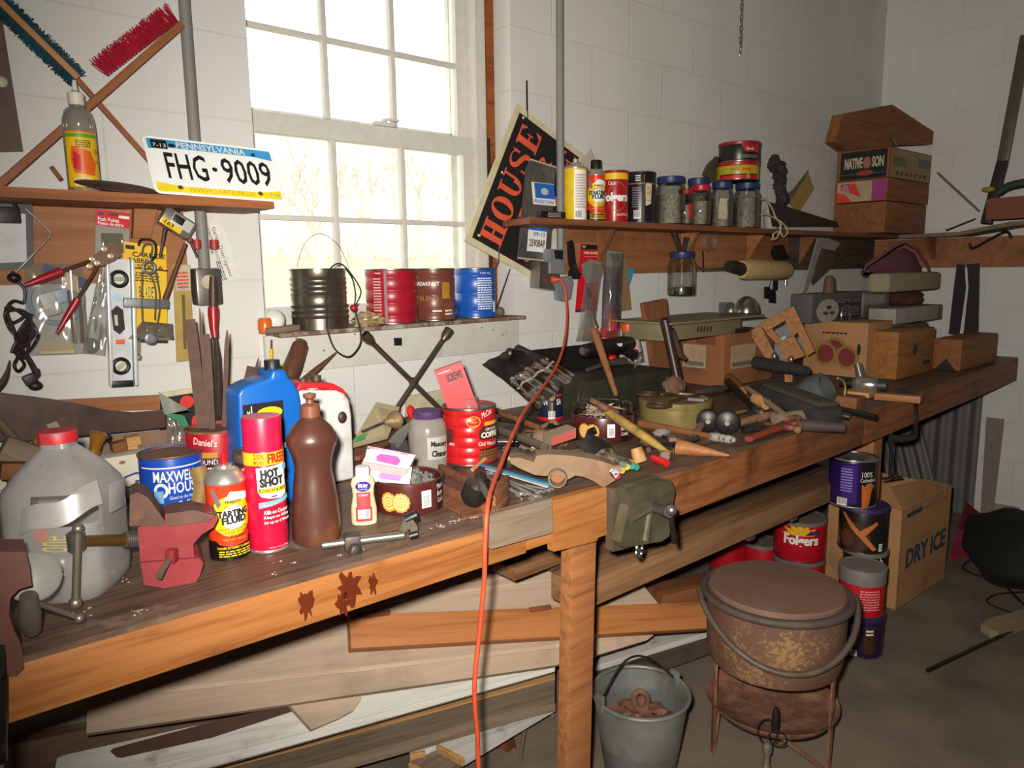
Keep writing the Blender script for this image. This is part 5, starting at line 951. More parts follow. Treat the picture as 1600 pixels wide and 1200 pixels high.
# white and red jug behind the brown bottle
yb_ = -.43; t = T('white_jug', 'white jug with a red shoulder standing behind the brown bottle', 'jug', Yp(505, 790, yb_)); wj = mat('white_plastic', '#cfccc8', .4, dirt='#9a938c', damt=.2)
bb = [zz(x, y) for x, y in ((466, 700), (464, 607), (470, 600), (520, 601), (535, 609), (547, 624), (551, 650), (553, 700))]; bb[0].z = ZB; bb[-1].z = ZB
def roundslab(bb, th, bev): 
    bm = bmesh.new(); fc = bm.faces.new([bm.verts.new(p_) for p_ in bb]); ex_ = bmesh.ops.extrude_face_region(bm, geom=[fc]); bmesh.ops.translate(bm, verts=[v_ for v_ in ex_['geom'] if isinstance(v_, bmesh.types.BMVert)], vec=(0, th, 0)); bmesh.ops.recalc_face_normals(bm, faces=bm.faces[:]); bmesh.ops.bevel(bm, geom=bm.edges[:], offset=bev, segments=3, profile=.5, affect='EDGES'); return B().bm(bm)
t.p('body', roundslab(bb, .08, .009), wj); t.p('red_shoulder', roundslab([zz(x, y) for x, y in ((462, 612), (469, 598), (520, 599), (536, 607), (545, 618), (524, 612), (490, 612))], .083, .003), mat('bright_red', '#c4242c', .4))
t.p('handle_hole', B().blob(zz(534, 652) + V((0, -.003, 0)), (.011, .006, .014)), mat('dark_brown_item', '#3b2620', .5)); t.p('cap', B().cyl(zz(507, 598) + V((0, .04, 0)), zz(507, 589) + V((0, .04, 0)), .011), mat('dark_cap', '#4b352c', .5)); t.p('spout', B().cyl(zz(483, 600) + V((0, .03, 0)), zz(483, 594) + V((0, .03, 0)), .009), mat('dark_cap', '#4b352c')); p = Print(flat(zz(468, 660), (1, 0, 0), (0, 0, 1)), e0=.001); p.rect(.005, -.02, .045, .02, 0); lab(t, p, [mat('pink_label', '#c59a98', .5)])
# brown squeeze bottle
c = V((-1.507, -.734, ZB)); r = .0442; t = T('squeeze_bottle', 'big brown squeeze bottle with a pinched waist right of the pink spray can', 'bottle', c)
t.p('body', B().lathe(c, [(r * .9, 0), (r * .98, .006), (r * .99, .03), (r * .93, .07), (r * .82, .11), (r * .74, .135), (r * .80, .155), (r * .97, .176), (r * 1.02, .186), (r * .98, .194), (r * .8, .208), (r * .5, .222), (r * .38, .228), (r * .37, .233)], 40, None, 1, .93), mat('amber_brown', '#4f2e24', .35, var=.12, sc=6, dirt='#7a4b30', damt=.3, dsc=4, coat=.2))
t.p('cap', B().lathe(c, [(r * .38, .228), (r * .38, .247), (r * .3, .250), (r * .16, .252), (r * .15, .258), (r * .25, .262), (r * .26, .268), (.0003, .271)], 24), mat('brown_cap', '#74442f', .4))
# spray cans
c = V((-1.587, -.71, ZB)); r = .0335; h = .2375; t = T('spray_can', 'tall pink-red roach and ant spray can on the bench', 'spray can', c); hot = mat('hot_pink_red', '#cf1238', .3, var=.03)
t.p('body', B().lathe(c, [(r * .96, 0), (r, .003), (r, .178), (r * .97, .18), (.0003, .18)], 40), hot); t.p('cap', B().lathe(c, [(r * .98, .178), (r * .985, .232), (r * .95, .2365), (.0003, .2375)], 40), mat('hot_pink_cap', '#c2173f', .35, dirt='#b4566a', damt=.15)); t.p('rim', B().lathe(c, [(r * .98, -.0005), (r * 1.02, .001), (r * 1.02, .004), (r, .005)], 40), chrome)
p = cp(c, r, 8); p.rect(-.06, .156, .06, .178, 1); p.text('25%', -.022, .167, -.004, .176, 2, .02); p.text('MORE', -.022, .158, -.004, .165, 2, .02); p.text('FREE!', .001, .1585, .034, .1765, 2, .035)
p.poly([(-.018, .152), (.032, .156), (.034, .10), (.02, .096), (.0, .098), (-.012, .102), (-.017, .11)], 0); p.ring(.008, .126, .001, .001, .5, 0); p.text('HOT', -.011, .133, .018, .149, 3, .05, 3); p.text('SHOT', -.013, .118, .026, .134, 3, .05, 3); p.rect(-.016, .108, .033, .117, 1); p.text('ROACH & ANT', -.014, .1095, .031, .116, 3, .02); p.text('KILLER', .002, .104, .016, .107, 3); p.ell(.008, .1015, .006, .0012, 3); p.ell(.03, .150, .0055, .0065, 4)
p.poly([(-.016, .082), (.035, .092), (.035, .1), (.02, .096), (-.016, .092)], 4); p.text('NEW!', -.015, .088, -.005, .0915, 2); p.text('TRIPLE ACTION', -.012, .083, .028, .0875, 5, 0, 8); p.text('Kills on Contact', -.009, .071, .031, .078, 0, .02, 2, .15); p.text('Keeps on Killing', -.010, .0615, .032, .0685, 0, .02, 2, .15); p.text('for up to 4 Weeks', -.010, .0525, .033, .0595, 0, .02, 2, .15); p.lines(-.01, .024, .03, .048, 6, 6); p.text('Net wt. 17.5 oz. (496g)', -.004, .010, .026, .013, 0)
lab(t, p, [whitep, mat('hot_yellow', '#e8b91c', .4), mat('hot_orange_red', '#d8331f', .4), blackk, mat('hot_light_blue', '#5fb3c9', .4), mat('hot_gold', '#d9b04a', .4), mat('hot_dark_red', '#a80f30', .4)])
def starting(c, r, h, label, capped):
    t = T('spray_can', label, 'spray can', c); t.p('body', B().lathe(c, [(r * .97, 0), (r, .003), (r, h), (r * .97, h + .001), (.0003, h + .001)], 36), mat('start_red', '#d23a1c', .3, var=.03)); k = h / .132
    t.p('dome', B().lathe(c, [(r * 1.03, h - .003), (r * 1.04, h + .001), (r * .98, h + .004), (r * .9, h + .012), (r * .6, h + .020), (r * .45, h + .021), (r * .43, h + .026), (.0003, h + .027)], 36), chrome)
    if capped: t.p('cap', B().lathe(c, [(r * .62, h + .018), (r * .6, h + .047), (r * .55, h + .05), (.0003, h + .05)], 24), blackp)
    else: t.p('nozzle', B().lathe(c, [(r * .17, h + .024), (r * .17, h + .034), (r * .1, h + .036), (r * .1, h + .041), (.0003, h + .042)], 16), mat('nozzle_red', '#c4141c', .35))
    p = cp(c, r, 8); p.rect(-r * 1.5, .0, r * 1.5, .034 * k, 3); p.poly([(-.025 * k, .034 * k), (-.02 * k, .028 * k), (.0, .024 * k), (.03 * k, .027 * k), (.036 * k, .045 * k), (-.026 * k, .05 * k)], 4)
    p.poly([(.004 * k + .036 * k * math.cos(a) * (1 + .05 * math.sin(9 * a)), .076 * k + .035 * k * math.sin(a)) for a in [2 * PI * i / 26 for i in range(26)]], 1); p.ell(.006 * k, .074 * k, .02 * k, .021 * k, 0); p.poly([(-.008 * k, .104 * k), (.002 * k, .118 * k), (.034 * k, .112 * k), (.034 * k, .1 * k)], 0); p.poly([(-.03 * k, .12 * k), (-.024 * k, .125 * k), (-.012 * k, .098 * k), (-.018 * k, .09 * k)], 5)
    p.text('TRADCO', -.008 * k, .098 * k, .018 * k, .103 * k, 2, .03); p.text('ENGINE', -.008 * k, .089 * k, .016 * k, .094 * k, 2); p.text('STARTING', -.024 * k, .074 * k, .03 * k, .086 * k, 2, .04, 2); p.text('FLUID', -.013 * k, .063 * k, .025 * k, .075 * k, 2, .04, 2); p.text('STARTS GASOLINE', -.02 * k, .052 * k, .028 * k, .056 * k, 2, 0, 2); p.text('AND DIESEL ENGINES', -.024 * k, .046 * k, .03 * k, .050 * k, 2, 0, 2); p.text('FAST!', -.002 * k, .040 * k, .018 * k, .045 * k, 2, .02, 0, .2); p.text('NET WT. 10.6 OZ', -.012 * k, .0355 * k, .022 * k, .0385 * k, 1); p.text('DANGER! EXTREMELY FLAMMABLE', -.022 * k, .021 * k, .03 * k, .025 * k, 1, .01); p.lines(-.02 * k, .008 * k, .03 * k, .02 * k, 3, 1)
    lab(t, p, [whitep, mat('start_yellow', '#e6c01f', .35), blackk, mat('start_black', '#17130f', .35), mat('start_red', '#d23a1c'), chrome]); return t
starting(V((-1.651, -.696, ZB)), .0325, .134, 'orange and black starting fluid spray can with silver top, left of the pink can', False)
# dark varnish can between
c = V((-1.558, -.61, ZB)); t = can('paint_can', 'dark brown can with a dusty screw top between the starting fluid and pink can', 'can', c, .043, .15, mat('varnish_brown', '#3a2019', .4, dirt='#6d4a30', damt=.25), mat('varnish_lid', '#55463c', .6, dirt='#7a6657', damt=.4), mat('varnish_lid', '#55463c')); t.p('screw_top', B().lathe(c, [(.022, .15), (.022, .164), (.02, .167), (.0003, .167)], 24), mat('varnish_lid', '#55463c'))
p = cp(c, .043, -10); p.ell(-.02, .115, .018, .014, 0); p.rect(-.04, .07, .04, .095, 2); p.text('Fr', .0, .074, .028, .09, 1); p.lines(-.03, .02, .03, .065, 5, 0); p.ring(.02, .03, .012, .012, .85, 0); lab(t, p, [mat('pale_gold', '#b9a684', .5), mat('gold_print', '#b78a36'), mat('brown_band', '#4b2a1c', .5)])
# blue coffee can
q0, r, h = stand(268, 803, 722, 90, ZB); c = V((-1.639, -.345, ZB)); r = .0605; h = .1175
t = can('coffee_can', 'open bright blue coffee can in front of the printed white box', 'can', c, r, h, mat('maxwell_blue', '#1c4cb0', .35, var=.04), None, mat('rusty_rim', '#7d5a48', .5, .5), rust)
p = cp(c, r, 4); p.rect(-.07, h * .80, .07, h * .825, 0); p.text('MAXWELL', -.040, h * .57, .046, h * .76, 0, .02, -1); p.text('HOUSE', -.012, h * .36, .05, h * .56, 0, .02, -1); p.ring(-.026, h * .42, .014, .016, .6, 0); p.rect(-.04, h * .2, -.022, h * .42, 2); p.text('Good to the last', -.012, h * .26, .034, h * .32, 0, 0, 0, .2); p.text('Coffee', .0, h * .1, .036, h * .22, 0, 0, 0, .2); lab(t, p, [whitep, blackk, mat('pale_blue', '#7fa6d8', .4)])
one('leather_scrap', 'curled tan scrap leaning on the right side of the blue coffee can', 'scrap', B().sheet(lambda a, b_: vpt(294 + 26 * a + 8 * math.sin(b_ * 3), 792 - 58 * b_ - 8 * a * b_, c + V((0, -.07, 0)), .014 * math.sin(a * 3) + .02), 8, 8, .002), mat('tan_leather', '#9a7a45', .6))
# ---------------------------------------------------------------- on the window sill
SZ = 1.203
c = V((-1.119, -.004, SZ)); t = T('ribbed_can', 'large unpainted ribbed can with a wire bail on the window sill', 'can', c); r, h = .0765, .164
pr = [(r, 0), (r, .03)] 
for k in (.035, .05, .065, .098, .112, .126, .140): pr += [(r, k - .005), (r + .0025, k), (r, k + .005)]
pr += [(r, h), (r * .97, h), (r * .96, .01), (.0003, .01)]; t.p('body', B().lathe(c, pr, 44), mat('can_steel', '#83796c', .3, .85, var=.2, sc=10, dirt='#6a5c4e', damt=.3)); t.p('rim', B().tube([c + V(((r + .001) * math.cos(a), (r + .001) * math.sin(a), h)) for a in [2 * PI * i / 44 for i in range(44)]], .0022, 6, 0, True), mat('can_steel', '#83796c'))
t.p('wire_bail', B().tube(smooth([Yp(x, y, -.01) for x, y in ((465, 418), (466, 408), (478, 378), (500, 365), (526, 380), (540, 405), (545, 420))], 5), .0009, 6), mat('thin_wire', '#8d7d6b', .4, .6))
pix = [(380 + x / 3.75, 380 + y / 3.75) for x, y in ((655, 400), (678, 480), (688, 580), (640, 655), (590, 660), (530, 610), (492, 500), (490, 400), (484, 340), (502, 260), (492, 190), (530, 130), (580, 125), (640, 190), (690, 280), (668, 345), (652, 366), (658, 300), (640, 210), (600, 150))]
t = T('elastic_cord', 'black elastic cord with a red ball draped over the ribbed can and the sill', 'cord', Yp(552, 481, -.1)); t.p('cord', B().tube(smooth([Yp(x, y, -.096) for x, y in pix], 5), .0022, 7), cordm); t.p('ball', B().blob(Yp(552, 481, -.098), .0095), mat('red_ball', '#a3161f', .3))
for cx, cy, r, m_, lb in ((-.88, 0, .077, mat('sill_red', '#9c1527', .35, dirt='#7a1420', damt=.2), 'red coffee can on the sill between the ribbed can and the brown can'), (-.722, .004, .066, mat('sill_brown', '#6b3a2b', .35, dirt='#7d5034', damt=.3), 'brown coffee can on the sill between the red and blue cans'), (-.553, .006, .0665, mat('sill_blue', '#184fa8', .35), 'blue coffee can at the right end of the window sill')):
    c = V((cx, cy, SZ)); t = can('coffee_can', lb, 'can', c, r, .1625, m_, None, tin, mat('can_inside', '#9a9186', .35, .7), 4 if r > .07 else 3)
    if r > .07:
        p = cp(c, r, 0); p.rect(-.021, .002, -.013, .16, 1); p.lines(-.056, .04, -.03, .14, 12, 0); p.lines(-.05, .148, -.03, .156, 1, 0)
    elif cx < -.7:
        p = cp(c, r, 12); p.text('BREAKFAST', -.075, .11, .004, .122, 0, .02); p.rect(.012, .07, .04, .12, 1); p.text('BLEND', -.06, .064, .0, .078, 1); p.lines(-.02, .03, .01, .04, 1, 0); p.lines(.02, .02, .05, .04, 2, 0)
    else:
        p = cp(c, r, 14); p.lines(-.01, .03, .045, .135, 14, 0, 3); p.text('FOR ALL', .0, .143, .04, .149, 0); p.rect(.048, .02, .062, .055, 0)
    lab(t, p, [mat('pale_print', '#c9b5a8', .5) if cx < -.8 else whitep, mat('grey_seam', '#7d6f69', .4, .4) if cx < -.8 else mat('dull_gold', '#a5742c', .5)])
t = T('trailer_lamp', 'round white lamp globe at the left end of the window sill', 'lamp', Yp(428, 507, -.03)); t.p('globe', B().blob(V((Yp(428, 490, -.03).x, -.03, SZ + .031)), (.028, .028, .031)), mat('white_globe', '#d9d5cd', .35)); 
c = V((Yp(413, 505, -.055).x, -.058, SZ)); one('amber_lens', 'orange amber lens standing in front of the white globe on the sill', 'lens', B().lathe(c, [(.0003, .0), (.017, .001), (.0185, .012), (.0175, .034), (.014, .040), (.0003, .041)], 24), mat('amber_lens', '#d4661c', .25, coat=.3))
a_, b_ = Yp(412, 510, -.07), Yp(462, 500, -.03); a_.z = b_.z = SZ + .008; one('wood_scrap', 'weathered white-grey wood scrap lying on the sill before the ribbed can', 'wood scrap', B().box((a_ + b_) / 2, ((a_ - b_).length, .03, .016), frame(b_ - a_), 0, .002), oldwood, a_, frame(b_ - a_))
b = B(); q = Yp(577, 497, -.05); q.z = SZ + .02
one('crumpled_rag', 'crumpled beige plastic lump on the sill between the ribbed and red cans', 'rag', b.blob(V((q.x, -.045, SZ + .019)), (.045, .026, .02), None, .7, 3, 9, 0, 22, 14), mat('beige_lump', '#a08c68', .4, var=.3, dirt='#7d6848', damt=.4))
one('foam_plug', 'small square black plug stuck on the white board below the sill', 'plug', pixslab(B(), ((616, 528), (628, 528), (628, 540), (617, 540)), -.022, .004), blackp)
one('black_rod', 'thin black rod standing in the right corner of the window opening', 'rod', B().cyl((Yp(769, 480, .05).x, .05, SZ), Yp(763, 216, .05), .005, n=8), darkm); one('black_rod', 'tall thin black rod behind the top corner of the HOUSE sign', 'rod', B().cyl(Yp(824, 190, -.006), Yp(823, 126, -.006), .003, n=8), darkm)
one('stone_lump', 'dull brown lump beside the black rod on the sill', 'stone', B().blob(V((Yp(780, 484, .02).x, .02, SZ + .014)), (.018, .018, .016), None, .4, 3, 2), mat('dull_brown', '#6b5a48', .8))
t = T('sign_stake', 'bent wire stake legs below the HOUSE sign', 'wire stake', V((-.45, -.02, SZ))); t.p('wire', B().tube(smooth([Yp(x, y, -.02) for x, y in ((780, 388), (778, 410), (768, 432), (772, 490))], 4), .002, 6), steel); t.p('wire', B().tube([Yp(797, 420, -.02), Yp(772, 492, -.02)], .0018, 6), darkm)

# ---------------------------------------------------------------- HOUSE FOR SALE sign, placards
ys = -.008; P, Qq, Rr = Yp(726, 376, ys), Yp(808, 161, ys), Yp(842, 441, ys); eu2 = (Qq - P).normalized(); W = (Qq - P).length; dn = (Rr - P); dn = (dn - eu2 * dn.dot(eu2)).normalized(); H = (Rr - P).length
H2 = H * 1.0; Rx = (Rr - P); ev2 = -Rx.normalized()
t = T('sale_sign', 'HOUSE FOR SALE sign, black with orange letters, tilted on its side by the window', 'sign', P)
t.p('board', B().prism([P, Qq, Qq + Rx, Rr], (0, .004, 0)), mat('cream_board', '#c9bd9a'))
f2 = lambda u, v, e: P + eu2 * u + Rx * ((H2 - v) / H2) + V((0, -e, 0))     # u along the text, v up in the text
p = Print(f2); m_ = .022; p.rect(m_, m_, W - m_, H2 - m_, 1)
def serif(p, s, u0, v0, u1, v1, m):
    w_, h_ = u1 - u0, v1 - v0; X = lambda x: u0 + x * w_; Yv = lambda y: v0 + y * h_; R_ = lambda a, b_, c_, d: p.rect(X(a), Yv(b_), X(c_), Yv(d), m)
    if s == 'H': R_(.12, 0, .4, 1); R_(.62, 0, .9, 1); R_(.4, .46, .62, .54); [R_(a, b_, a + .5, b_ + .06) for a in (.0, .5) for b_ in (0, .94)]
    elif s == 'E': R_(.1, 0, .4, 1); R_(0, 0, .9, .07); R_(0, .93, .88, 1); R_(.4, .47, .62, .53); R_(.6, .36, .66, .64); p.poly([(X(.9), Yv(0)), (X(.95), Yv(.28)), (X(.88), Yv(.28)), (X(.7), Yv(.07))], m); p.poly([(X(.88), Yv(1)), (X(.92), Yv(.74)), (X(.85), Yv(.74)), (X(.68), Yv(.93))], m)
    elif s == 'F': R_(.1, 0, .4, 1); R_(0, 0, .55, .06); R_(0, .93, .88, 1); R_(.4, .47, .62, .53); R_(.6, .36, .66, .64); p.poly([(X(.88), Yv(1)), (X(.92), Yv(.7)), (X(.85), Yv(.7)), (X(.68), Yv(.93))], m)
    elif s in 'OU' :
        n = 28; vs = []
        for i in range(n):
            a = 2 * PI * i / n; vs.append((X(.5 + .5 * math.cos(a)), Yv(.5 + .51 * math.sin(a))))
        for i in range(n):
            a = 2 * PI * i / n; vs.append((X(.5 + .22 * math.cos(a)), Yv(.5 + .44 * math.sin(a))))
        if s == 'O': p.raw(vs, [(i, (i + 1) % n, n + (i + 1) % n, n + i) for i in range(n)], m)
        else:
            vs = []; k = 15
            for ro, ri in ((.42, .44), (.17, .36)):
                for i in range(k): a = PI + PI * i / (k - 1); vs.append((X(.5 + ro * math.cos(a)), Yv(.46 + ri * math.sin(a))))
            p.raw(vs, [(i, i + 1, k + i + 1, k + i) for i in range(k - 1)], m); R_(.08, .44, .33, 1); R_(.8, .44, .92, 1); R_(-.03, .94, .48, 1); R_(.66, .94, 1.05, 1)
    elif s == 'R': R_(.1, 0, .36, 1); R_(0, 0, .5, .06); R_(0, .94, .6, 1); p.ring(X(.5), Yv(.73), w_ * .4, h_ * .27, .5, m); p.poly([(X(.5), Yv(.48)), (X(.98), Yv(0)), (X(.68), Yv(0)), (X(.36), Yv(.46))], m)
    elif s == 'A': p.poly([(X(.0), Yv(0)), (X(.1), Yv(0)), (X(.5), Yv(.86)), (X(.44), Yv(1))], m); p.poly([(X(.6), Yv(0)), (X(.95), Yv(0)), (X(.55), Yv(1)), (X(.44), Yv(1)), (X(.36), Yv(.8))], m); R_(.25, .3, .7, .36); R_(-.08, 0, .25, .05); R_(.5, 0, 1.05, .05)
    elif s == 'L': R_(.1, 0, .4, 1); R_(0, 0, .9, .07); R_(0, .94, .55, 1); p.poly([(X(.9), Yv(0)), (X(.95), Yv(.34)), (X(.88), Yv(.34)), (X(.66), Yv(.07))], m)
    elif s == 'S':
        cl = [(.84, .74), (.74, .92), (.5, .965), (.26, .9), (.19, .75), (.32, .6), (.56, .5), (.78, .38), (.84, .22), (.70, .08), (.46, .035), (.24, .1), (.12, .27)]; wdt = [.03, .035, .045, .08, .115, .135, .15, .135, .115, .08, .045, .04, .03]
        C_ = smooth([V((x, y, 0)) for x, y in cl], 3); vs = []; k = len(C_)
        for sd in (1, -1):
            for i in range(k):
                d = (C_[min(i + 1, k - 1)] - C_[max(i - 1, 0)]).normalized(); q_ = i / (k - 1) * 12; w0 = wdt[int(q_)] + (wdt[min(12, int(q_) + 1)] - wdt[int(q_)]) * (q_ - int(q_)); vs.append((X(C_[i].x - d.y * w0 * sd), Yv(C_[i].y + d.x * w0 * .62 * sd)))
        p.raw(vs, [(i, i + 1, k + i + 1, k + i) for i in range(k - 1)], m); p.poly([(X(.78), Yv(.66)), (X(.9), Yv(.66)), (X(.9), Yv(.98)), (X(.84), Yv(.98))], m); p.poly([(X(.08), Yv(.02)), (X(.14), Yv(.02)), (X(.2), Yv(.34)), (X(.08), Yv(.34))], m)
uw = W - 2 * m_
for i, ch in enumerate('HOUSE'): serif(p, ch, m_ + uw * (.03 + .19 * i), H2 * .60, m_ + uw * (.03 + .19 * i + .165), H2 * .87, 0)
for i, ch in enumerate('FOR'): serif(p, ch, m_ + uw * (.30 + .19 * i), H2 * .38, m_ + uw * (.30 + .19 * i + .15), H2 * .54, 0)
for i, ch in enumerate('SALE'): serif(p, ch, m_ + uw * (.02 + .25 * i), H2 * .08, m_ + uw * (.02 + .25 * i + .21), H2 * .33, 0)
for u, v in ((m_ * 1.6, H2 - m_ * 1.6), (W * .52, H2 - m_ * 1.5), (W - m_ * 1.7, H2 - m_ * 1.6), (m_ * 1.6, m_ * 1.6)): p.ell(u, v, .004, .004, 2)
t.p('printing', p.b, [mat('sign_orange', '#d4553a', .55), mat('sign_black', '#191717'), whitep])
t = T('placard_frame', 'grey metal frame with a blue PENNSYLVANIA disabled placard hung before the HOUSE sign', 'placard', Yp(835, 405, -.03))
t.p('backing', pixslab(B(), ((822, 262), (829, 250), (868, 262), (864, 330), (860, 407), (809, 402)), -.022, .004), mat('frame_grey', '#5d5a56', .4, .4, dirt='#87827b', damt=.3)); t.p('edge', B().tube([Yp(x, y, -.024) for x, y in ((829, 249), (868, 261))], .003, 6), mat('frame_cream', '#b8b295', .5)); t.p('edge', B().tube([Yp(x, y, -.024) for x, y in ((809, 403), (859, 408))], .003, 6), mat('frame_cream', '#b8b295')); t.p('edge', B().tube([Yp(x, y, -.024) for x, y in ((828, 251), (820, 330), (809, 403))], .0022, 6), steel)
p, w_, h_ = quadp(Yp(833, 319, -.0235), Yp(868, 322, -.0235), Yp(830, 284, -.0235)); p.rect(0, 0, w_, h_, 1); p.rect(w_ * .12, h_ * .3, w_, h_ * .98, 0); p.text('PENNSYLVANIA', w_ * .05, h_ * .06, w_ * .95, h_ * .24, 0, .02); p.ell(w_ * .55, h_ * .62, w_ * .17, h_ * .16, 2); lab(t, p, [mat('placard_blue', '#2262b8', .4), whitep, mat('placard_pale', '#a9b8c2', .5)], 'placard')
p, w_, h_ = quadp(Yp(823, 392, -.0235), Yp(852, 395, -.0235), Yp(827, 338, -.0235)); p.rect(0, 0, w_, h_, 1); p.rect(0, h_ * .62, w_, h_, 0); p.ring(w_ * .5, h_ * .80, w_ * .24, h_ * .115, .72, 1); p.rect(w_ * .5, h_ * .86, w_ * .58, h_ * .98, 1); p.text('09-12', w_ * .28, h_ * .46, w_ * .92, h_ * .58, 0, .02); p.text('25908AP', w_ * .08, h_ * .14, w_ * .94, h_ * .36, 2, .02); lab(t, p, [mat('placard_blue', '#2262b8'), whitep, blackk], 'placard')
# ---------------------------------------------------------------- right conduit, outlet, orange cord
conduit('grey conduit pipe running up in front of the HOUSE sign', -.199, 1.355, 2.89)
qb = Yp(862, 428, -.03); grey_b = mat('box_grey', '#86898a', .45, .3, var=.08)
t = T('outlet_box', 'grey outlet box at the foot of the right conduit, with the orange plug', 'electrical box', (qb.x, 0, qb.z - .05))
t.p('conduit_body', pixslab(B(), ((860, 389), (882, 389), (883, 428), (860, 427)), -.06, .055), grey_b); t.p('opening', pixslab(B(), ((866, 391), (880, 391), (880, 406), (868, 404)), -.0615, .003), blackp); t.p('box', pixslab(B(), ((844, 408), (872, 412), (878, 452), (872, 455), (843, 450)), -.055, .05), steel); t.p('cover', pixslab(B(), ((863, 436), (893, 431), (896, 440), (892, 466), (884, 471), (872, 468), (871, 450)), -.066, .02), grey_b)
pix = [(866, 437, -.075), (875, 437, -.095), (882, 447, -.10), (885, 470, -.10), (886, 500, -.13), (881, 540, -.2), (868, 575, -.30), (846, 608, -.42), (820, 642, -.54), (800, 682, -.66), (786, 718, -.75), (771, 755, -.84), (762, 790, -.91), (758, 850, -.925), (757, 900, -.925), (753, 950, -.92), (748, 1000, -.92), (742, 1060, -.925), (742, 1100, -.925), (746, 1150, -.92), (748, 1205, -.92)]
cp_ = [Yp(*q_) for q_ in pix]; e = cp_[-1]; cp_ += [V((e.x, e.y - .01, .12)), V((e.x - .02, e.y - .04, .02)), V((e.x - .1, e.y - .2, .008)), V((e.x - .3, e.y - .35, .008))]
t = T('extension_cord', 'orange extension cord plugged into the wall outlet and hanging over the bench front', 'cord', e); og = mat('cord_orange', '#c2492a', .45); t.p('cord', B().tube(smooth(cp_, 5), .0046, 10), og)
a_ = Yp(861, 437, -.07); t.p('plug', B().tube([a_, a_ * .4 + cp_[0] * .6, cp_[0] * .3 + cp_[1] * .7], [.012, .0125, .007], 12), mat('plug_orange', '#d4552e', .4))
# ---------------------------------------------------------------- right wall shelf
RS = 1.52
t = T('wall_shelf', 'long wooden wall shelf right of the window with plywood and old board backing', 'shelf', (.9, -.1, 1.34))
t.p('shelf_board', B().prism([(-.5, -.205, RS - .021), (XB - .005, -.205, RS - .021), (XB - .005, -.028, RS - .021), (-.17, -.028, RS - .021), (-.17, -.056, RS - .021), (-.228, -.056, RS - .021), (-.228, -.028, RS - .021), (-.46, -.028, RS - .021)], (0, 0, .02)), wood('shelf_brown', '#7d4c30', '#573221', '#8a5839', .9, .6))
xs = [-.165, .62, 1.39, XB - .0215]; pl2 = wood('plywood_shade', '#94603d', '#744829', '#a26e49', .5, .6, '#6a4227', .25, 3)
for i, m_ in enumerate((pl2, pl2, wood('old_dark_board', '#54453b', '#3a2f28', '#64544a', 1.4, .8))): t.p('back_board', B().box(((xs[i] + xs[i + 1]) / 2, -.0115, 1.419), (xs[i + 1] - xs[i] - .003, .019, .162), None, 0, .001), m_)
for x in (.0, .52, 1.02, 1.5): t.p('bracket', B().prism([(x, -.021, RS - .021), (x, -.10, RS - .021), (x, -.021, 1.37)], (.02, 0, 0)), pl2)
t = T('wall_shelf', 'warped shelf board on the right-hand wall above the black shears', 'shelf', (XB - .1, -.6, 1.34)); t.p('back_board', B().box((XB - .0115, -.70, 1.4175), (.019, 1.394, .158)), pl2)
t.p('shelf_board', B().loft([[(XB - w_, -y, z), (XB - .004, -y, z), (XB - .004, -y, z + .02), (XB - w_, -y, z + .02)] for y, w_, z in ((.212, .18, 1.498), (.52, .22, 1.499), (.75, .25, 1.535), (1.4, .27, 1.57))]), oldwood); 
for y in (-.35, -.98): t.p('bracket', B().prism([(XB - .022, y, 1.500), (XB - .15, y, 1.500), (XB - .022, y, 1.38)], (0, .02, 0)), pl2)
b = B().tube(smooth([Xp(x, y, XB - .1) for x, y in ((1515, 380), (1520, 388), (1545, 375), (1572, 362), (1580, 372))], 4), .007, 8); one('iron_hook', 'dark iron hook hanging under the right-hand shelf', 'hook', b, darkm)
def sc(px, wpx, pt, y=-.11, z=RS):
    q = Yp(px, 340, y); r = wpx * dep(q) / FPX / 2; q = V((q.x, y, z)); a, b_ = 0, 1
    for i in range(40):
        m = (a + b_) / 2
        if prj(q + V((0, -r, m)))[1] > pt: a = m
        else: b_ = m
    return q, r, a
# spray cans
c, r, h = sc(899, 36, 262); t = T('spray_can', 'yellow and white spray can at the left end of the right wall shelf', 'spray can', c); t.p('body', B().lathe(c, [(r * .97, 0), (r, .003), (r, h), (r * .97, h + .001), (.0003, h + .001)], 32), mat('spray_yellow', '#d9b51a', .3)); t.p('dome', B().lathe(c, [(r * 1.02, h - .002), (r * 1.02, h + .002), (r * .85, h + .008), (r * .5, h + .016), (r * .46, h + .02), (.0003, h + .02)], 32), chrome); t.p('nozzle', B().cyl(c + V((0, 0, h + .02)), c + V((0, 0, h + .032)), r * .2, n=12), mat('nozzle_beige', '#b8a890', .5))
p = cp(c, r, 12); p.rect(-.012, .004, .034, h * .96, 0); p.lines(-.008, h * .25, .03, h * .9, 13, 1); p.bars(-.01, .006, .016, h * .2, 0, 2); p.text('TOP', -.03, h * .5, -.016, h * .58, 1); lab(t, p, [whitep, mat('faint_red', '#b08a80', .5), blackk])
c, r, h = sc(931, 29, 272); starting(c, r * .96, h, 'orange starting fluid spray can with a tall black cap on the right shelf', True)
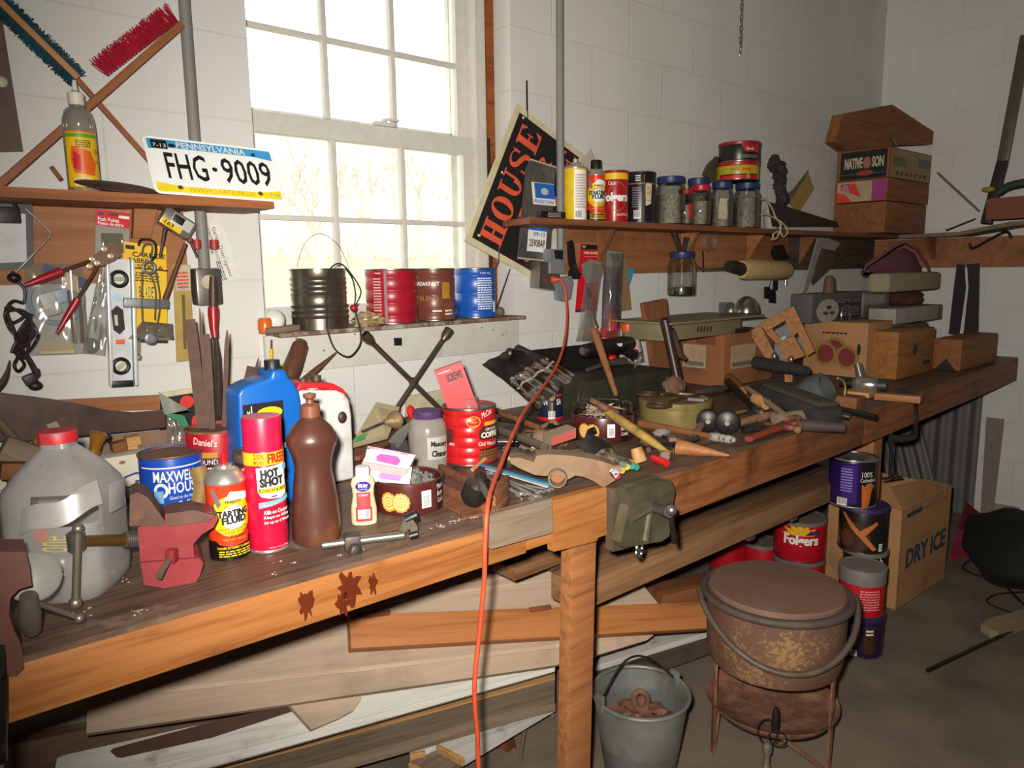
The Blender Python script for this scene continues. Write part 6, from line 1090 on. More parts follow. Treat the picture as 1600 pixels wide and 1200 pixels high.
c, r, h = sc(960, 42, 266, -.10); t = can('coffee_can', 'red coffee can with a yellow band on the right shelf beside the starting fluid', 'can', c, r, h, mat('folgers_red', '#a01a20', .3), None, mat('red_rim', '#8d2a22', .4)); p = cp(c, r, 8); p.rect(-.06, h * .83, .06, h * .95, 1); p.ring(.004, h * .5, .036, h * .28, .93, 2); p.text('Folgers', -.055, h * .36, .045, h * .58, 0, .035); p.text('Classic', -.03, h * .72, .0, h * .8, 0); p.text('Special Roast', .0, h * .12, .045, h * .19, 0, 0, 0, .2); lab(t, p, [whitep, yelk, mat('dark_gold', '#8d6a24', .4)])
c, r, h = sc(1000, 45, 268, -.105); t = can('coffee_can', 'black coffee can with a paper tag and a barcode on the right shelf', 'can', c, r, h, mat('black_violet', '#1e1620', .35), None, darkm); p = cp(c, r, 0); p.rect(-.07, .0, .07, .008, 3); p.rect(-.07, h * .76, .07, h * .785, 4); p.lines(-.03, h * .32, .005, h * .72, 9, 5); p.bars(-.024, h * .1, .002, h * .26, 0, 1); p.poly([(.02, h * .34), (.042, h * .38), (.045, h * .76), (.024, h * .78), (.018, h * .74)], 2); p.text('Good', .024, h * .66, .038, h * .72, 1); p.text('stuff', .024, h * .56, .038, h * .62, 1); p.text('Copper', .022, h * .42, .042, h * .48, 1); p.rect(.012, .01, .014, h * .95, 4); p.lines(-.018, h * .82, .0, h * .95, 3, 0); lab(t, p, [whitep, blackk, mat('tag_cream', '#c4b793', .6), mat('violet_band', '#3b3680', .4), mat('copper_line', '#8a5a34', .4), mat('grey_print2', '#7d757a', .5)])
# jars of hardware
hw = mat('hardware_mix', '#8d8273', .5, .4, var=.5, sc=90, bump=.6, dirt='#8f8470', damt=.4, dsc=60); bluel = mat('blue_lid', '#25305f', .45, var=.1); redl = mat('red_lid', '#b01c22', .4)
def jar(label, c, r, h, lid, fill=.75, name='glass_jar', fm_=None):
    t = T(name, label, 'jar', c); t.p('glass', B().lathe(c, [(.0003, 0), (r * .9, 0), (r, .006), (r, h * .72), (r * .8, h * .84), (r * .8, h * .9)], 28), glassm); t.p('lid', B().lathe(c, [(r * .84, h * .86), (r * .86, h * .87), (r * .86, h * .985), (r * .8, h), (.0003, h)], 28), lid)
    if fill: t.p('contents', B().lathe(c, [(.0003, .003), (r * .93, .006), (r * .95, h * .7 * fill), (r * .5, h * .72 * fill), (.0003, h * .74 * fill)], 24, None, 1, 1, lambda a, z: 1 + .03 * math.sin(7 * a + z * 300)), fm_ or hw)
    return t
for px, wp, pt, y, lid, fl, lb in ((1047, 50, 274, -.115, bluel, .9, 'large jar with a blue lid beside the tagged black can'), (1090, 38, 277, -.05, bluel, .9, 'blue-lidded jar standing behind the two red-lidded jars'), (1070, 26, 295, -.155, redl, .8, 'smaller red-lidded jar with a red sticker'), (1094, 33, 288, -.15, redl, .85, 'taller red-lidded jar right of the smaller one'), (1127, 36, 283, -.11, bluel, .9, 'blue-lidded jar with a torn pale label'), (1166, 42, 284, -.12, bluel, .95, 'blue-lidded jar at the right end of the row, under the stacked cans')):
    c, r, h = sc(px, wp, pt, y); t = jar(lb, c, r, h, lid, fl)
    if px == 1070: p = cp(c, r, 30); p.rect(.0, h * .2, .014, h * .6, 0); lab(t, p, [redk])
    if px == 1127: p = cp(c, r, 10); p.poly([(-.02, h * .2), (.014, h * .18), (.018, h * .3), (.012, h * .55), (.02, h * .62), (-.014, h * .64), (-.02, h * .45)], 0); lab(t, p, [mat('torn_label', '#a89c82', .7)])
    if px in (1127, 1166): jt = (c, h)
cj, hj = jt; q = Yp(1152, 287, -.12); c = V((q.x, -.12, cj.z + hj + .001)); r = 64 * dep(c) / FPX / 2
t = can('snuff_can', 'yellow and red wide can stacked on the jar lids under the black one', 'can', c, r, .070, mat('stack_yellow', '#b09a1c', .35), mat('stack_red', '#a0151e', .35), tin, lidh=.012); p = cp(c, r, 4); p.rect(-.09, .0, .09, .018, 1); p.rect(-.09, .018, .09, .023, 2); p.text('OLD ROAST', -.035, .036, .0, .046, 2)
for i in range(3): p.ell(.018 + i * .012, .041, .0045, .0045, 1)
p.rect(.03, .002, .044, .026, 3); lab(t, p, [whitep, redk, blackk, mat('grey_box', '#8f8a80', .5)])
c2 = c + V((.008, 0, .0745)); t = can('snuff_can', 'black and red wide can on the very top of the jar stack', 'can', c2, r * .97, .078, mat('stack_black', '#171311', .35), mat('stack_red2', '#8d1a20', .4), tin, lidh=.01); p = cp(c2, r * .97, 4); p.poly([(.012, .045), (.024, .035), (.09, .035), (.09, .07), (.0, .07)], 1); p.text('Skandor', .022, .044, .06, .056, 0); p.rect(.005, .012, .08, .026, 2); lab(t, p, [whitep, mat('stack_red3', '#a01c24', .4), mat('stack_grey', '#5d564c', .5)])
t = T('black_bar', 'black lettered bar lying at the left end of the right shelf', 'bar', Yp(860, 336, -.16)); a_, b_ = Yp(842, 329, -.16), Yp(880, 329, -.16); a_.z = b_.z = RS + .013; t.p('bar', B().box((a_ + b_) / 2, ((b_ - a_).length, .02, .022), None, 0, .002), blackp); p = Print(flat(a_ + V((0, -.0101, -.011)), (1, 0, 0), (0, 0, 1))); p.lines(.03, .004, .09, .02, 3, 0); lab(t, p, [mat('pale_print2', '#a59a8d', .5)])
one('card_sign', 'white card with black print standing behind the spray cans', 'card', B().prism([Yp(x, y, -.03) for x, y in ((900, 262), (924, 232), (934, 262), (925, 300), (880, 300))], (0, .002, 0)), mat('off_white_card', '#b5aa9c', .6))
# objects past the jars
one('brush_head', 'dark brush with a yellow edge standing behind the stacked cans', 'brush', B().prism([Yp(x, y, -.05) for x, y in ((1100, 272), (1108, 256), (1121, 244), (1126, 252), (1126, 285), (1108, 285))], (0, .012, 0)), mat('dark_olive_brush', '#4a4536', .7)); 
b = B(); rnd = random.Random(12)
sp_ = smooth([Yp(x, y, -.10) for x, y in ((1224, 344), (1222, 320), (1219, 300), (1222, 282), (1216, 266), (1208, 252))], 2); b.tube(sp_, .02, 8)
for i, q_ in enumerate(sp_):
    for k in range(3): b.blob(q_ + V((rnd.uniform(-.02, .02), rnd.uniform(-.012, .012), rnd.uniform(-.014, .014))), rnd.uniform(.016, .026), None, .7, 2.5, i * 3 + k, 0, 12, 8)
one('gnarled_root', 'black gnarled piece standing on the shelf right of the jars', 'driftwood', b, mat('charred_black', '#2a2725', .8, bump=.5))
t = T('sandpaper', 'folded tan sandpaper sheets standing behind the black gnarled piece', 'sandpaper', Yp(1250, 340, -.06)); t.p('sheet', B().prism([Yp(x, y, -.04) for x, y in ((1233, 318), (1262, 266), (1272, 295), (1248, 332))], (0, .002, 0)), mat('tan_paper', '#a3854a', .8)); t.p('sheet', B().prism([Yp(x, y, -.05) for x, y in ((1222, 312), (1240, 295), (1264, 264), (1258, 278), (1234, 316))], (0, .002, 0)), mat('dark_grit', '#6a5a46', .9))
one('trowel', 'dark tapered trowel blade lying on the shelf before the wooden boxes', 'trowel', B().prism([Yp(x, y, -.12) for x, y in ((1203, 316), (1228, 322), (1270, 335), (1308, 347), (1311, 354), (1210, 354))], (0, .012, 0)), mat('trowel_dark', '#3b2f28', .6, .3))
t = T('cotton_rope', 'pale cotton rope draped over the shelf edge beside the last jar', 'rope', Yp(1215, 360, -.16)); rp = mat('rope_cream', '#b5a583', .8)
for pix in (((1188, 312), (1196, 312), (1206, 325), (1212, 340), (1220, 352), (1216, 368), (1210, 374), (1208, 366), (1216, 362), (1214, 372), (1206, 374)), ((1190, 335), (1200, 336), (1218, 345), (1228, 355), (1230, 364), (1224, 370), (1219, 360), (1220, 350))): t.p('strand', B().tube(smooth([Yp(x, y, -.205 if y > 345 else -.16) for x, y in pix], 4), .004, 7), rp)
one('white_jug', 'white paper cup shape standing behind the gnarled piece', 'cup', B().lathe(V((Yp(1203, 340, -.06).x, -.065, RS)), [(.03, 0), (.036, .10), (.034, .10), (.028, .003), (.0003, .003)], 22), mat('white_cup', '#a8a398', .6))
# boxes in the corner
x0 = Yp(1302, 335, -.02).x; y0 = Xp(1383, 335, x0).y; x1 = min(Yp(1464, 335, y0).x, XB - .01); bw = wood('box_wood', '#83512f', '#66391e', '#905d39', 1, .65)
def wbox(nm, lb, dz, h, dx=0, sx=0, mm=None):
    z = RS + dz; c = V(((x0 + x1) / 2 + dx, (y0 - .02) / 2, z + h / 2)); t = T(nm, lb, 'box', (c.x, c.y, z)); t.p('box', B().box(c, (x1 - x0 + sx, -.02 - y0, h), None, 0, .003), mm or bw); return t, z
zt = lambda py: Xp(1383, py, x0).z - RS
h1, h2, h3 = zt(313), zt(277) - zt(313), zt(229) - zt(277)
t, z = wbox('wooden_box', 'plain brown wooden box at the bottom of the corner stack', .001, h1 - .004, -.006, -.014)
t, z = wbox('wooden_box', 'wooden box with a pink and orange label, in the middle of the corner stack', h1 + .001, h2 - .002, .004)
p = Print(flat((x0 + .0035, -.02, z), (0, -1, 0), (0, 0, 1)), e0=.0008); L = -.02 - y0; p.rect(L * .05, .004, L * .99, h2 - .008, 0); p.poly([(L * .05, .004), (L * .35, .004), (L * .2, h2 * .4), (L * .05, h2 * .5)], 1); p.poly([(L * .3, h2 * .85), (L * .4, h2 * .85), (L * .52, h2 * .2), (L * .3, h2 * .45)], 1); p.rect(L * .72, .004, L * .99, h2 - .008, 2); p.rect(L * .12, h2 * .55, L * .3, h2 * .85, 2); p.ell(L * .21, h2 * .62, L * .07, h2 * .2, 3); lab(t, p, [mat('label_beige', '#b09a74', .5), mat('label_hot_orange', '#d8391f', .5), mat('label_magenta', '#a03a78', .5), mat('label_pink', '#a8807a', .5)])
t, z = wbox('cigar_box', 'cigar box with a black, cream-lettered label near the top of the corner stack', h1 + h2 + .001, h3, .01)
L = -.02 - y0; p = Print(flat((x0 + .0095, -.02, z), (0, -1, 0), (0, 0, 1)), e0=.0008); p.rect(L * .08, .004, L * .96, h3 * .95, 1); p.text('NATIVE', L * .16, h3 * .38, L * .50, h3 * .74, 0, .03); p.text('SON', L * .68, h3 * .38, L * .90, h3 * .74, 0, .03); p.ell(L * .59, h3 * .55, L * .075, h3 * .2, 2); p.ell(L * .56, h3 * .22, L * .16, h3 * .09, 3); p.rect(L * .08, h3 * .18, L * .96, h3 * .2, 4); lab(t, p, [mat('cream_letters', '#b8ac8d', .5), mat('label_black', '#0f1312', .5), mat('label_pink2', '#a4655a', .5), mat('label_red', '#a3242a', .5), mat('label_teal', '#3d6a78', .5)])
p = Print(flat((x0 + .01, y0, z), (1, 0, 0), (0, 0, 1)), e0=.0008); L2 = x1 - x0; p.rect(.01, .004, L2 * .98, h3 * .96, 0); p.rect(L2 * .08, h3 * .42, L2 * .38, h3 * .7, 1); p.rect(L2 * .66, h3 * .48, L2 * .97, h3 * .78, 1)
for i in range(7): p.poly([(L2 * (.14 + .11 * i), h3 * .12), (L2 * (.19 + .11 * i), h3 * .12), (L2 * (.215 + .11 * i), h3 * .24), (L2 * (.16 + .11 * i), h3 * .24)], 2)
lab(t, p, [mat('box_tan', '#957a54', .6), mat('box_green', '#5c6448', .6), mat('box_slot', '#4a3524', .7)])
z = RS + h1 + h2 + h3 + .003; pts = [Yp(x, y, y0 - .0) for x, y in ((1300, 224), (1312, 181), (1390, 166), (1478, 223), (1478, 228), (1400, 230), (1318, 237))]; dz = z + .011 - Yp(1405, 231, y0).z
t = T('wood_wedge', 'five-sided brown wood block lying on top of the corner boxes', 'wood block', (x0, y0, z)); t.p('block', B().prism([q_ + V((.03, 0, dz)) for q_ in pts], (0, .05, 0)), bw)
for px, py in ((1363, 181), (1354, 208)): q = Yp(px, py, y0 - .001) + V((0, 0, dz)); t.p('screw_hole', B().cyl(q, q + V((0, .002, 0)), .008, n=12), mat('hole_dark', '#5a3a2c'))
one('steel_strip', 'short grey strip sticking out under the five-sided block', 'strip', B().box(Yp(1397, 222, y0 - .006), (.06, .006, .010), frame((1, 0, -.6))), steel)
# chain from above
b = B(); zc = Yp(1157, 70, -.05); t = T('hanging_chain', 'thin metal chain hanging at the top of the picture', 'chain', zc)
for i in range(24):
    z = zc.z + i * .022; R = Mx.Rotation(PI / 2 * (i % 2), 3, 'Z'); b.tube([V((zc.x, zc.y, z)) + R @ V((.006 * math.cos(a), 0, .014 * math.sin(a))) for a in [2 * PI * k / 12 for k in range(12)]], .0022, 5, 0, True)
t.p('links', b, mat('chain_brass', '#7d745f', .4, .6)); t.p('end_ring', B().tube([zc + V((.004 * math.cos(a), 0, -.03 + .018 * math.sin(a))) for a in [2 * PI * k / 14 for k in range(14)]], .002, 6, 0, True), steel)
# ---------------------------------------------------------------- middle of the bench
def rod(name, label, cat, a, b_, r0, r1=None, m=None, n=12, flat=1.0):
    return one(name, label, cat, B().tube([a, a * .5 + V(b_) * .5, b_], [r0, ((r0 + (r1 or r0)) / 2) * 1.08, r1 or r0], n, 0, False, flat), m, a)
def zb(px, py, dz=0.0): return Zp(px, py, ZB + dz)
# cookie tin with pink boxes and steel wool
c, r, h = stand(640, 807, 758, 104, ZB); tinb = mat('tin_maroon', '#4a1d1b', .3, dirt='#5e2c26', damt=.2)
def cookie_tin(name, label, c, r, h, ang):
    t = T(name, label, 'tin', c); t.p('body', B().lathe(c, [(r * .98, 0), (r, .004), (r, h - .004), (r * .985, h), (r * .96, h - .002), (r * .955, .006), (.0003, .005)], 48), tinb); t.p('rim', B().tube([c + V((r * math.cos(a), r * math.sin(a), h)) for a in [2 * PI * i / 48 for i in range(48)]], .0018, 6, 0, True), mat('tin_rim', '#6a3f34', .4, .4))
    p = cp(c, r, ang); s_ = h / .055
    for i, u in enumerate((-.052, -.026)): p.ell(u, .024 * s_, .0155 * s_, .017 * s_, 1, 26, .04); p.ring(u, .024 * s_, .012 * s_, .013 * s_, .75, 2); p.ring(u, .024 * s_, .007 * s_, .007 * s_, .6, 2); p.ell(u, .024 * s_, .0025, .0025, 2)
    p.rect(.015, .012 * s_, .036, .042 * s_, 0); p.lines(.019, .016 * s_, .033, .034 * s_, 6, 3); lab(t, p, [whitep, mat('cookie_gold', '#c08a3a', .5), mat('cookie_pale', '#e0bd77', .5), mat('dark_maroon', '#241010', .4)]); p = cp(c, r, ang); p.rect(.055, .0, .085, h, 3)
    for i, w_ in enumerate(('Made', 'Butter', 'Cookies')): p.text(w_, .056, (.038 - .012 * i) * s_, .082, (.047 - .012 * i) * s_, 0)
    lab(t, p, [whitep, mat('cookie_gold', '#c08a3a', .5), mat('cookie_pale', '#e0bd77', .5), mat('dark_maroon', '#241010', .4)]); return t
cookie_tin('cookie_tin', 'open maroon cookie tin holding pink boxes, nearest the bench edge', c, r, h, 8)
one('steel_wool', 'grey steel wool pad in the near cookie tin', 'steel wool', B().blob(c + V((.03, .005, .036)), (.034, .036, .03), None, .5, 4, 2, 0, 24, 14), mat('wool_grey', '#6f6a64', .9, .2, var=.4, sc=60, bump=.8))
for i, (pa, pb, py_, off, lb) in enumerate((((573, 752), (640, 757), 725, .0, 'pink and white box lying in the near cookie tin under the tilted one'), ((566, 722), (637, 735), 698, .014, 'tilted pink and white box on top of the other pink box'))):
    Q = c + V((-.015, -.03, .05)); a_, b_, c_ = vpt(*pa, Q, off), vpt(*pb, Q, off), vpt(pa[0] + (14 if i else 4), py_, Q, off - (.03 if i else .005)); ex = (b_ - a_); ey = (c_ - a_); t = T('soap_box', lb, 'box', a_); n = ex.cross(ey).normalized(); 
    t.p('box', B().prism([a_, b_, b_ + ey, c_], -n * .034), mat('pink_white_box', '#d9c4c2', .5)); p = Print(flat(a_, ex, ey - ex * ey.dot(ex) / ex.dot(ex))); w_, h_ = ex.length, ey.length; p.rect(w_ * .04, h_ * .05, w_ * .96, h_ * .8, 0); p.poly([(w_ * .3, h_ * .2), (w_ * .75, h_ * .15), (w_ * .82, h_ * .45), (w_ * .72, h_ * .68), (w_ * .36, h_ * .66), (w_ * .27, h_ * .45)], 1); p.rect(w_ * .04, h_ * .84, w_ * .96, h_ * .97, 2); p.text('CAR SPONGE', w_ * .2, h_ * .86, w_ * .8, h_ * .95, 0); p.rect(0, 0, w_, h_ * .03, 3); lab(t, p, [mat('pale_sky_print', '#b9c7da', .5), mat('hot_pink_print', '#d0559b', .5), mat('rose_print', '#c57f95', .5), mat('dark_seam', '#6b4a50', .5)])
# dye bottle
q0, r_, h = stand(570, 826, 713, 54, ZB); c = q0; r = .0245; fr2 = Mx.Rotation(ph(c) + PI / 2, 3, 'Z'); h = .113
t = T('dye_bottle', 'cream dye bottle with a white cap standing before the cookie tin', 'bottle', c); pr = [(.0003, 0), (r * .95, 0), (r, .005), (r * 1.0, .03), (r * .82, .056), (r * .86, .07), (r * .95, .08), (r * .8, .090), (r * .5, .096)]
t.p('body', B().lathe(c, pr, 36, fr2, 1, .62), mat('cream_plastic', '#c9bd96', .4)); t.p('cap', B().lathe(c, [(r * .55, .094), (r * .56, .108), (r * .5, h), (.0003, h)], 24), mat('white_cap2', '#d6cfc4', .5))
nb = V((math.cos(ph(c)), math.sin(ph(c)), 0)); exb = fr2 @ V((-1, 0, 0)); exb = exb if exb.dot(RR) > 0 else -exb; p = Print(lambda u, v, e: c + exb * u + V((0, 0, v)) + nb * (r * .62 * math.sqrt(max(.02, 1 - (u / r) ** 2)) * (1 if v < .04 or v > .075 else .86) + .0012 + e), cut=.006); p.rect(-.0155, .008, .0155, .036, 1); p.rect(-.013, .036, .013, .065, 1); p.ell(.0, .077, .0145, .0105, 2); p.text('Rit', -.009, .074, .009, .083, 0, .03); p.text('liquid dye', -.008, .070, .008, .0725, 0); p.text('SCARLET', -.009, .058, .009, .0615, 0); p.bars(-.0115, .014, .0115, .032, 0, 3); lab(t, p, [whitep, mat('dye_red', '#a8343c', .45), mat('dye_violet', '#3c2a80', .4), blackk])
# clamp screw lying at the bench edge
a_, b_ = zb(503, 852, .012), zb(632, 836, .014); t = T('clamp_screw', 'steel clamp screw with black fittings lying at the bench edge before the brown bottle', 'clamp screw', a_); d = (b_ - a_); n_ = 40
t.p('threaded_rod', B().tube([a_ + d * (i / n_) for i in range(n_ + 1)], [.0065 + .0007 * (i % 2) for i in range(n_ + 1)], 12), mat('zinc_rod', '#8b8b82', .35, .8)); o = a_ + d * .36; R = frame(d); blk = mat('black_iron', '#3a3531', .5, .4, dirt='#6a5a4c', damt=.25)
t.p('block', B().box(o - V((0, 0, .0)), (.028, .032, .028), R, 0, .005), blk); t.p('bolt_head', B().lathe(o + R @ V((.0, -.018, -.008)), [(.012, 0), (.012, .012), (.009, .014), (.0003, .014)], 6, frame((1, 0, 0), tuple(-(R @ V((0, 1, 0)))))), blk); o = b_
t.p('bracket', vslab(B(), ((624, 828), (630, 812), (642, 808), (652, 822), (653, 836), (646, 838), (640, 826), (632, 834)), o + V((0, -.01, 0)), .02), blk); t.p('bolt', B().cyl(vpt(634, 812, o), vpt(652, 804, o), .009, n=14), blackp); t.p('bolt', B().cyl(vpt(640, 838, o, .014), vpt(653, 834, o, .014), .0065, n=12), blackp)
# masonry jar
c, r, h = stand(670, 737, 646, 60, ZB); t = T('plastic_jar', 'cloudy plastic jar hand-lettered Masonry Cleaner with a purple lid', 'jar', c); t.p('body', B().lathe(c, [(.0003, 0), (r * .95, 0), (r, .006), (r, h * .68), (r * .86, h * .82), (r * .66, h * .87), (r * .66, h * .9)], 32), clear('cloudy_jar', (.9, .89, .87, 1), .07, .15, '#bdb6ac', .75)); t.p('lid', B().lathe(c, [(r * .72, h * .87), (r * .74, h * .88), (r * .74, h * .985), (r * .7, h), (.0003, h)], 32), mat('purple_lid3', '#4a2f5e', .5, dirt='#8a5f6e', damt=.45)); t.p('powder', B().lathe(c, [(.0003, .003), (r * .95, .005), (r * .95, h * .42), (.0003, h * .43)], 28), mat('grey_powder', '#8f887d', .9))
p = cp(c, r, 22); p.rect(-.02, h * .2, .04, h * .58, 0); p.text('Masonry', -.012, h * .40, .036, h * .52, 1, .03, -4); p.text('Cleaner', -.010, h * .25, .034, h * .36, 1, .03, -4); lab(t, p, [mat('tape_grey', '#a8a299', .6), blackk])
# red coffee can, its box of screws and the clear jar in it
c, r, h = stand(735, 730, 640, 82, ZB); cr = mat('mccafe_red', '#b81a1e', .3, var=.04); t = can('coffee_can', 'red ground coffee can holding a screw box and a clear jar', 'can', c, r, h, cr, None, tin, rust, 5)
p = cp(c, r, 12); p.ring(-.004, h * .78, .018, .0145, .86, 1); [p.text(w_, -.013, h * (.81 - .055 * i), .005, h * (.845 - .055 * i), 1) for i, w_ in enumerate(('EASY', 'OPEN', 'CAN'))]; p.text('McCafe', .018, h * .83, .05, h * .93, 0, 0, 18, .2); p.rect(.024, h * .70, .07, h * .765, 1); p.poly([(.008, h * .5), (.016, h * .45), (.08, h * .45), (.08, h * .69), (.02, h * .69), (.01, h * .64)], 2); p.text('GROUND', .026, h * .61, .066, h * .66, 0, .01); p.text('COFFEE', .014, h * .49, .072, h * .59, 0, .03); p.text('Old World', .006, h * .36, .062, h * .43, 0, 0, -3); p.poly([(.008, h * .1), (.07, h * .06), (.07, h * .32), (.01, h * .30)], 3); [p.ell(.012 + .0085 * (i % 7), h * (.10 + .055 * (i // 7)), .0045, .0035, 4) for i in range(28)]; p.poly([(-.075, h * .4), (-.055, h * .42), (-.05, h * .66), (-.075, h * .68)], 2); p.text('sic', -.062, h * .38, -.048, h * .44, 0)
lab(t, p, [whitep, mat('can_gold', '#d9a43a', .4), mat('panel_brown', '#4a2318', .45), mat('bean_dark', '#3a1c12', .4), mat('bean_light', '#7a4a30', .4)])
Q = c + V((-.02, 0, 0)); a_, b_, d_ = vpt(706, 655, Q), vpt(748, 640, Q), vpt(678, 580, Q); t = T('screw_box', 'red carton of SCREWS standing tilted in the coffee can', 'box', a_); ex = b_ - a_; ey = d_ - a_; n = ex.cross(ey).normalized(); t.p('carton', B().prism([a_, b_, b_ + ey, d_], -n * .022), mat('screws_red', '#c4242a', .45)); p = Print(flat(a_, ex, ey - ex * ey.dot(ex) / ex.dot(ex))); w_, h_ = ex.length, ey.length; p.text('SCREWS', w_ * .32, h_ * .70, w_ * .88, h_ * .86, 1, .03); p.rect(w_ * .1, h_ * .91, w_ * .55, h_ * .925, 0); p.rect(.002, h_ * .56, w_ * .95, h_ * .57, 2); p.text('100 PCS', w_ * .1, h_ * .62, w_ * .3, h_ * .66, 2); lab(t, p, [whitep, blackk, mat('faded_red2', '#8d2428', .5)])
q = vpt(733, 646, c, -.01); jar2 = T('clear_jar', 'small clear plastic jar upside down in the red coffee can', 'jar', q + V((0, 0, -.05))); rj = .0255; jar2.p('glass', B().lathe(q + V((0, 0, -.05)), [(rj, 0), (rj, .066), (rj * 1.08, .068), (rj * 1.08, .074), (rj, .076), (rj, .090), (rj * .9, .092), (.0003, .092)], 30), clear('clear_plastic', (.96, .95, .95, 1), .10, .04, '#d9cfcf', .22))
# lug wrench
yl = -.045; A1, A2, B1, B2 = Yp(573, 527, yl), Yp(704, 655, yl - .03), Yp(697, 520, yl), Yp(606, 655, yl - .03); lw_ = mat('lug_steel', '#7a6a5c', .35, .8, var=.2, dirt='#5e4c40', damt=.3); t = T('lug_wrench', 'steel four-way lug wrench leaning on the wall below the window', 'lug wrench', A2)
for a_, b_ in ((A1, A2), (B1 + V((0, -.008, 0)), B2 + V((0, -.008, 0)))): t.p('bar', B().tube([a_, b_], .0082, 12), lw_); d = (a_ - b_).normalized(); t.p('socket', B().tube([a_ - d * .03, a_ - d * .012, a_ + d * .012, a_ + d * .012, a_ + d * .002], [.0085, .0155, .0165, .0115, .010], 16), lw_)
q = (A1 + A2) * .5; t.p('hub', B().blob(Yp(646, 597, yl - .004), (.016, .013, .016)), lw_)
# carded brush, scraps left of the jar
t = T('drill_brush_pack', 'carded wire cup brush lying behind the masonry jar', 'pack', zb(600, 700)); a_, b_, d_, e_ = Yp(545, 700, -.36), Yp(606, 684, -.36), Yp(625, 636, -.24), Yp(588, 628, -.24); t.p('card', B().prism([a_, b_, d_, e_], (0, .002, -.003)), mat('card_buff', '#a39676', .7)); q = Yp(600, 660, -.33); t.p('brush', B().lathe(q, [(.006, 0), (.01, .012), (.022, .028), (.025, .04), (.018, .05), (.0003, .05)], 20, frame((0, 0, 1), (1, .1, .6))), mat('brass_brush', '#8a7350', .5, .3, bump=.6)); t.p('shank', B().cyl(q, Yp(566, 674, -.36), .0035, n=8), steel); t.p('green_print', B().prism([Yp(x, y, -.352) for x, y in ((552, 692), (570, 686), (574, 676), (556, 682))], (0, .001, -.001)), mat('green_print', '#3f7a4a', .6))
for pa, pb, wd, th, m_, lb in (((548, 716, .02), (640, 668, .02), .05, .012, brownw, 'brown board lying under the carded wire brush'), ((640, 660, .02), (690, 640, .02), .05, .025, darkw, 'dark wood scrap behind the masonry jar')):
    a_, b_ = zb(*pa), zb(*pb); one('wood_scrap', lb, 'wood scrap', B().box((a_ + b_) / 2, ((b_ - a_).length, wd, th), frame(b_ - a_), 0, .002), m_, a_, frame(b_ - a_))
one('sill_board', 'pale thin board against the wall behind the lug wrench foot', 'board', pixslab(B(), ((635, 620), (695, 608), (695, 650), (635, 668)), -.012, .008), mat('buff_board', '#b5aa8d', .7), None)
t = T('razor_knife', 'black-handled scraper with a grey blade lying before the masonry jar', 'scraper', zb(630, 712)); Q = zb(630, 715); t.p('blade', vslab(B(), ((606, 690), (622, 672), (645, 655), (634, 684), (622, 700)), Q, .004), mat('grey_blade', '#55524e', .4, .5)); t.p('handle', vslab(B(), ((610, 692), (636, 690), (640, 712), (612, 716)), Q, .02), blackp)
one('red_scrap', 'small bright red plastic scrap between the masonry jar and the wall', 'scrap', B().blob(Yp(643, 645, -.28), (.012, .006, .022), frame((1, 0, .4)), .3), redk)
# wooden drawer frame at the bench edge
t = T('wood_tray', 'small open wooden tray of thin strips at the bench edge behind the orange cord', 'tray', zb(740, 800)); lw2 = wood('strip_wood', '#7a4d33', '#573422', '#8a5b3e', 1, .6)
for pa, pb, dz in (((688, 750), (770, 793), .030), ((688, 768), (772, 808), .012), ((770, 795), (792, 768), .030), ((772, 812), (792, 788), .012)): a_, b_ = zb(*pa), zb(*pb); a_.z = b_.z = ZB + dz; t.p('strip', B().box((a_ + b_) / 2, ((b_ - a_).length, .012, .016), frame(b_ - a_), 0, .002), lw2)
a_, b_ = zb(771, 806), zb(792, 782); t.p('end_board', B().box((a_ + b_) / 2 + V((0, 0, .02)), ((b_ - a_).length, .01, .04), frame(b_ - a_), 0, .002), lw2); a_, b_ = zb(688, 770), zb(772, 812); t.p('side_board', B().box((a_ + b_) / 2 + V((0, .03, .002)), ((b_ - a_).length * .96, .07, .004), frame(b_ - a_)), lw2)
t = T('small_motor', 'dark greasy motor part behind the wooden tray', 'motor', zb(744, 772)); q = zb(744, 764, .05); t.p('housing', B().lathe(q, [(.0003, -.03), (.02, -.03), (.026, -.02), (.026, .012), (.018, .022), (.012, .024), (.012, .034), (.0003, .034)], 20, frame((1, .3, 0), (.2, -.4, 1))), darkm); t.p('shaft', B().cyl(q + V((.0, -.01, .02)), q + V((-.005, -.05, -.01)), .007), steel); t.p('wire', B().tube(smooth([zb(690, 737, .01), zb(712, 733, .015), zb(722, 745, .02), zb(740, 758, .02)], 4), .0022, 6), cordm)
rod('wood_peg', 'short wooden stick leaning by the red coffee can', 'stick', zb(738, 734, .01), Dp(758, 717, dep(zb(758, 725)) - .03), .005, .005, palew, 8)
